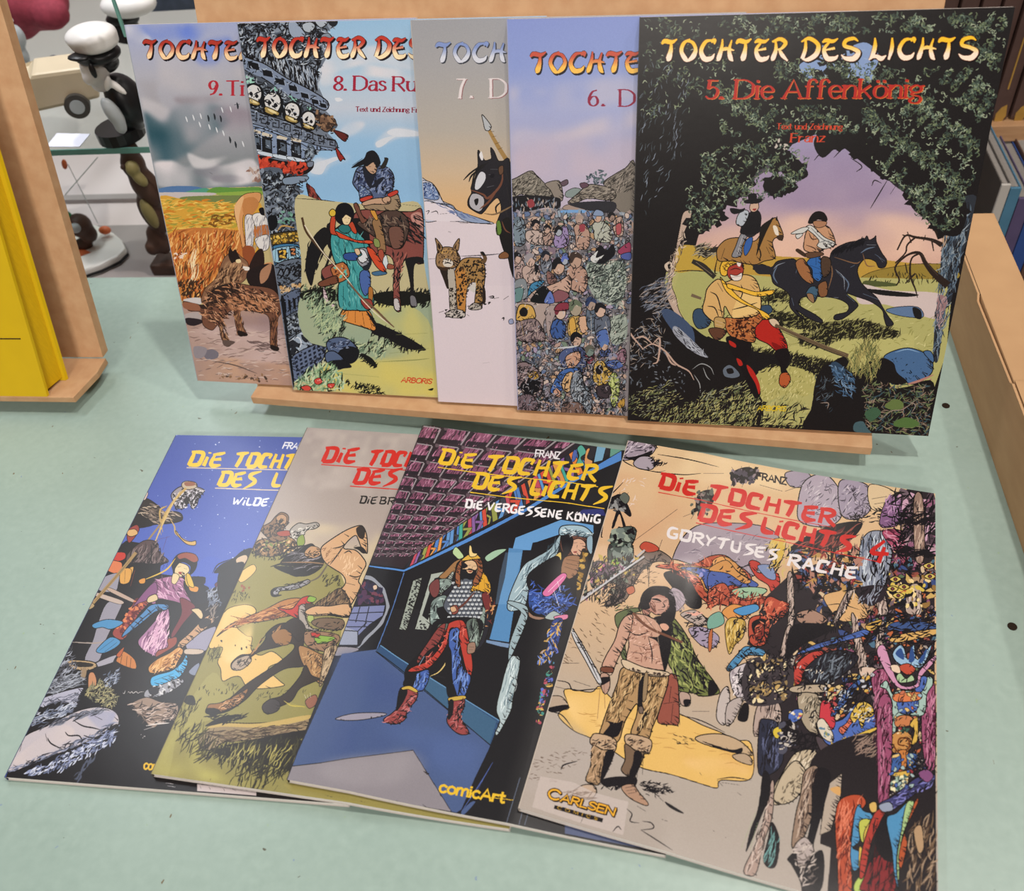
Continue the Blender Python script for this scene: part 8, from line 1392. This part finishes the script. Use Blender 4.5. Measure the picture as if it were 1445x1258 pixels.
# toy boat on the floor of the case
bt = empty('toy_boat', (0, 0, 0), 'white toy boat with orange deck stripe at the front of the case', 'toy boat'); c0 = at(130, 350, z=FZ + .012); bt.location = (c0.x, c0.y, FZ + .002)
hull = [at(x, y, z=FZ + .014) for x, y in ((70, 398), (110, 384), (140, 374), (165, 362), (177, 350), (172, 338), (160, 328), (138, 318), (110, 312), (70, 312))]
bm = bmesh.new(); prism(bm, [(v.x, v.y) for v in hull], FZ + .0022, FZ + .014, bevel=.003); h_ = obj('hull', bm, CAPW, bt)
cx, cy = sum(v.x for v in hull) / 10, sum(v.y for v in hull) / 10
bm = bmesh.new(); prism(bm, [(cx + (v.x - cx) * 1.012, cy + (v.y - cy) * 1.012) for v in hull], FZ + .004, FZ + .0075); obj('rubbing_strip', bm, BLACK, h_)
dk = [at(x, y, z=FZ + .0146) for x, y in ((95, 366), (112, 362), (128, 356), (118, 352), (95, 352))]
bm = bmesh.new(); prism(bm, [(v.x, v.y) for v in dk], FZ + .0138, FZ + .0148); obj('orange_panel', bm, ORANGE, bt)
bm = blob(148, 325, 9, 6, c0.y + .02); obj('orange_light', bm, ORANGE, bt, True)
rd = empty('figurine', (0, 0, 0), 'dark haired crouching driver figurine in green sitting on the toy boat', 'figurine'); rd.location = (at(115, 345, y=c0.y).x, c0.y, FZ + .014)
bm = blob(112, 318, 17, 17, c0.y); blob(125, 330, 12, 13, c0.y, bm=bm); blob(118, 345, 14, 10, c0.y, bm=bm); fuse(obj('body', bm, BROWN, rd, True)); bm = blob(92, 312, 14, 17, c0.y, 12, 20); fuse(obj('jacket', bm, GRN, rd, True)); bm = blob(106, 322, 8, 7, c0.y - .012); obj('face', bm, SILV, rd, True)
for a, b in (((96, 232), (138, 315)), ((92, 275), (138, 222))):
    bm = bmesh.new(); cyl(bm, at(*a, y=.86), at(*b, y=.86), .0005, seg=6); obj('rigging_line', bm, SILV, bt)
bm = blob(91, 232, 4, 8, .86, 3, 20); obj('pennant', bm, ORANGE, bt, True)
bm = bmesh.new(); box(bm, (at(209, 20, y=1.14).x, 1.14, GZ + .0004), (at(300, 20, y=1.14).x, 1.16, GZ + .16)); prop(obj('display_board', bm, NAVY), 'dark slate board standing at the back of the case', 'board')
# ---------------------------------------------------------------- bookcase behind right
WOOD = mat('bookcase_wood', 'b08a66', .5, .3, scale=20, col2='a07a58', stretch=(1, 10, 10)); DARK = mat('case_dark', '3a2c26', .7, .2, var=.2)
YB = .98
bk = empty('bookcase', (.62, 1.1, -.75), 'wooden bookcase with dark books behind the right side', 'bookcase')
zt = at(1420, 178, y=YB).z; zb = at(1420, 200, y=YB).z
bm = bmesh.new(); box(bm, (.12, YB, zb), (1.3, YB + .26, zt), bevel=.001); obj('shelf', bm, WOOD, bk)
bm = bmesh.new(); box(bm, (.12, YB + .26, -.75), (1.3, YB + .28, .7)); obj('back_panel', bm, DARK, bk)
bm = bmesh.new(); box(bm, (.12, YB, -.20), (1.3, YB + .26, -.185)); obj('shelf', bm, WOOD, bk)
bm = bmesh.new(); box(bm, (1.3, YB, -.75), (1.32, YB + .28, .7)); obj('side_panel', bm, WOOD, bk)
bm = bmesh.new(); box(bm, (.10, YB + .02, -.75), (.12, YB + .28, .7)); obj('side_panel', bm, WOOD, bk)
BKB = mat('brown_leather', '4f3b36', .4, .4, var=.15, scale=60); GOLD = mat('gilt', 'a8823c', .4, .5, var=.2); RUST = mat('rust_board', '7a3322', .6, .3, var=.15, scale=20)
wd = .0205; xe = at(1411, 163, y=YB + .012).x; x = xe - wd * 4.5; ze = at(1411, 163, y=YB + .012).z
for k in range(6):
    nm = ['second', 'third', 'fourth', 'fifth', 'sixth', 'seventh', 'eighth', 'ninth']
    b = empty('leather_book', (x + wd / 2, YB + .02, zt + .0003), 'dark brown leather book with gilt emblem, %s in the row on the bookcase' % ('leftmost' if k == 0 else nm[k-1] + ' from left'), 'book', 'dark brown volumes on the upper bookcase shelf')
    bm = bmesh.new(); box(bm, (x + .001, YB + .012, zt + .0003), (x + wd - .001, YB + .2, zt + .235), bevel=.004); obj('binding', bm, BKB, b)
    bm = bmesh.new(); prism(bm, [(-.004, -.012), (.002, -.010), (.006, 0), (.004, .012), (-.001, .009), (-.005, .002)], 0, .0012, Matrix(((1, 0, 0, x + wd * .5), (0, 0, -1, YB + .0122), (0, 1, 0, ze), (0, 0, 0, 1)))); obj('emblem', bm, GOLD, b)
    bm = bmesh.new(); box(bm, (x + wd * .45, YB + .0112, ze + .03), (x + wd * .52, YB + .0122, ze + .085)); obj('title_line', bm, GOLD, b)
    x += wd
a, b_ = at(1160, 8, y=1.2), at(1334, 8, y=1.2)
bm = bmesh.new(); box(bm, (a.x, 1.19, zt + .0004), (b_.x, 1.236, a.z + .1), bevel=.002); prop(obj('red_box', bm, RUST), 'rust red box on the bookcase just above the black comic', 'box')
# books standing lower right
gr = empty('book_crate', (.48, .86, -.75), 'dark crate of books standing behind the cardboard box', 'crate')
bm = bmesh.new(); box(bm, (.318, .845, -.75), (.62, 1.02, -.22)); obj('stand', bm, DARK, gr)
for nm, colr, x0, x1, zz, sp in (('dark grey', '4a4643', .3505, .3592, .000, 'b0aca6'), ('teal blue', '4a7690', .3598, .3705, -.004, None), ('purple', '544a6a', .3712, .3840, -.016, None), ('navy blue', '2f4a86', .3848, .3990, -.024, None), ('brown', '5a4238', .4000, .4150, -.020, None)):
    b = empty('hardback_book', ((x0 + x1) / 2, .92, -.2199), '%s book standing upright behind the cardboard box at the right edge' % nm, 'book')
    mb = mat('binding_' + nm.replace(' ', '_'), colr, .5, .3, var=.1)
    bm = bmesh.new(); box(bm, (x0, .857, -.2199), (x0 + .0012, .99, zz)); box(bm, (x1 - .0012, .857, -.2199), (x1, .99, zz)); obj('cover_boards', bm, mb, b)
    bm = bmesh.new(); box(bm, (x0 + .0012, .860, -.2195), (x1 - .0012, .986, zz - .002)); obj('page_block', bm, mat('grey_pages_' + nm[:4].strip(), '8a8580', .8, .2, var=.1, scale=300), b)
    bm = bmesh.new(); box(bm, (x0, .8535, -.2199), (x1, .857, zz), bevel=.0008); obj('spine', bm, mat('pale_spine', sp, .5, .3) if sp else mb, b)
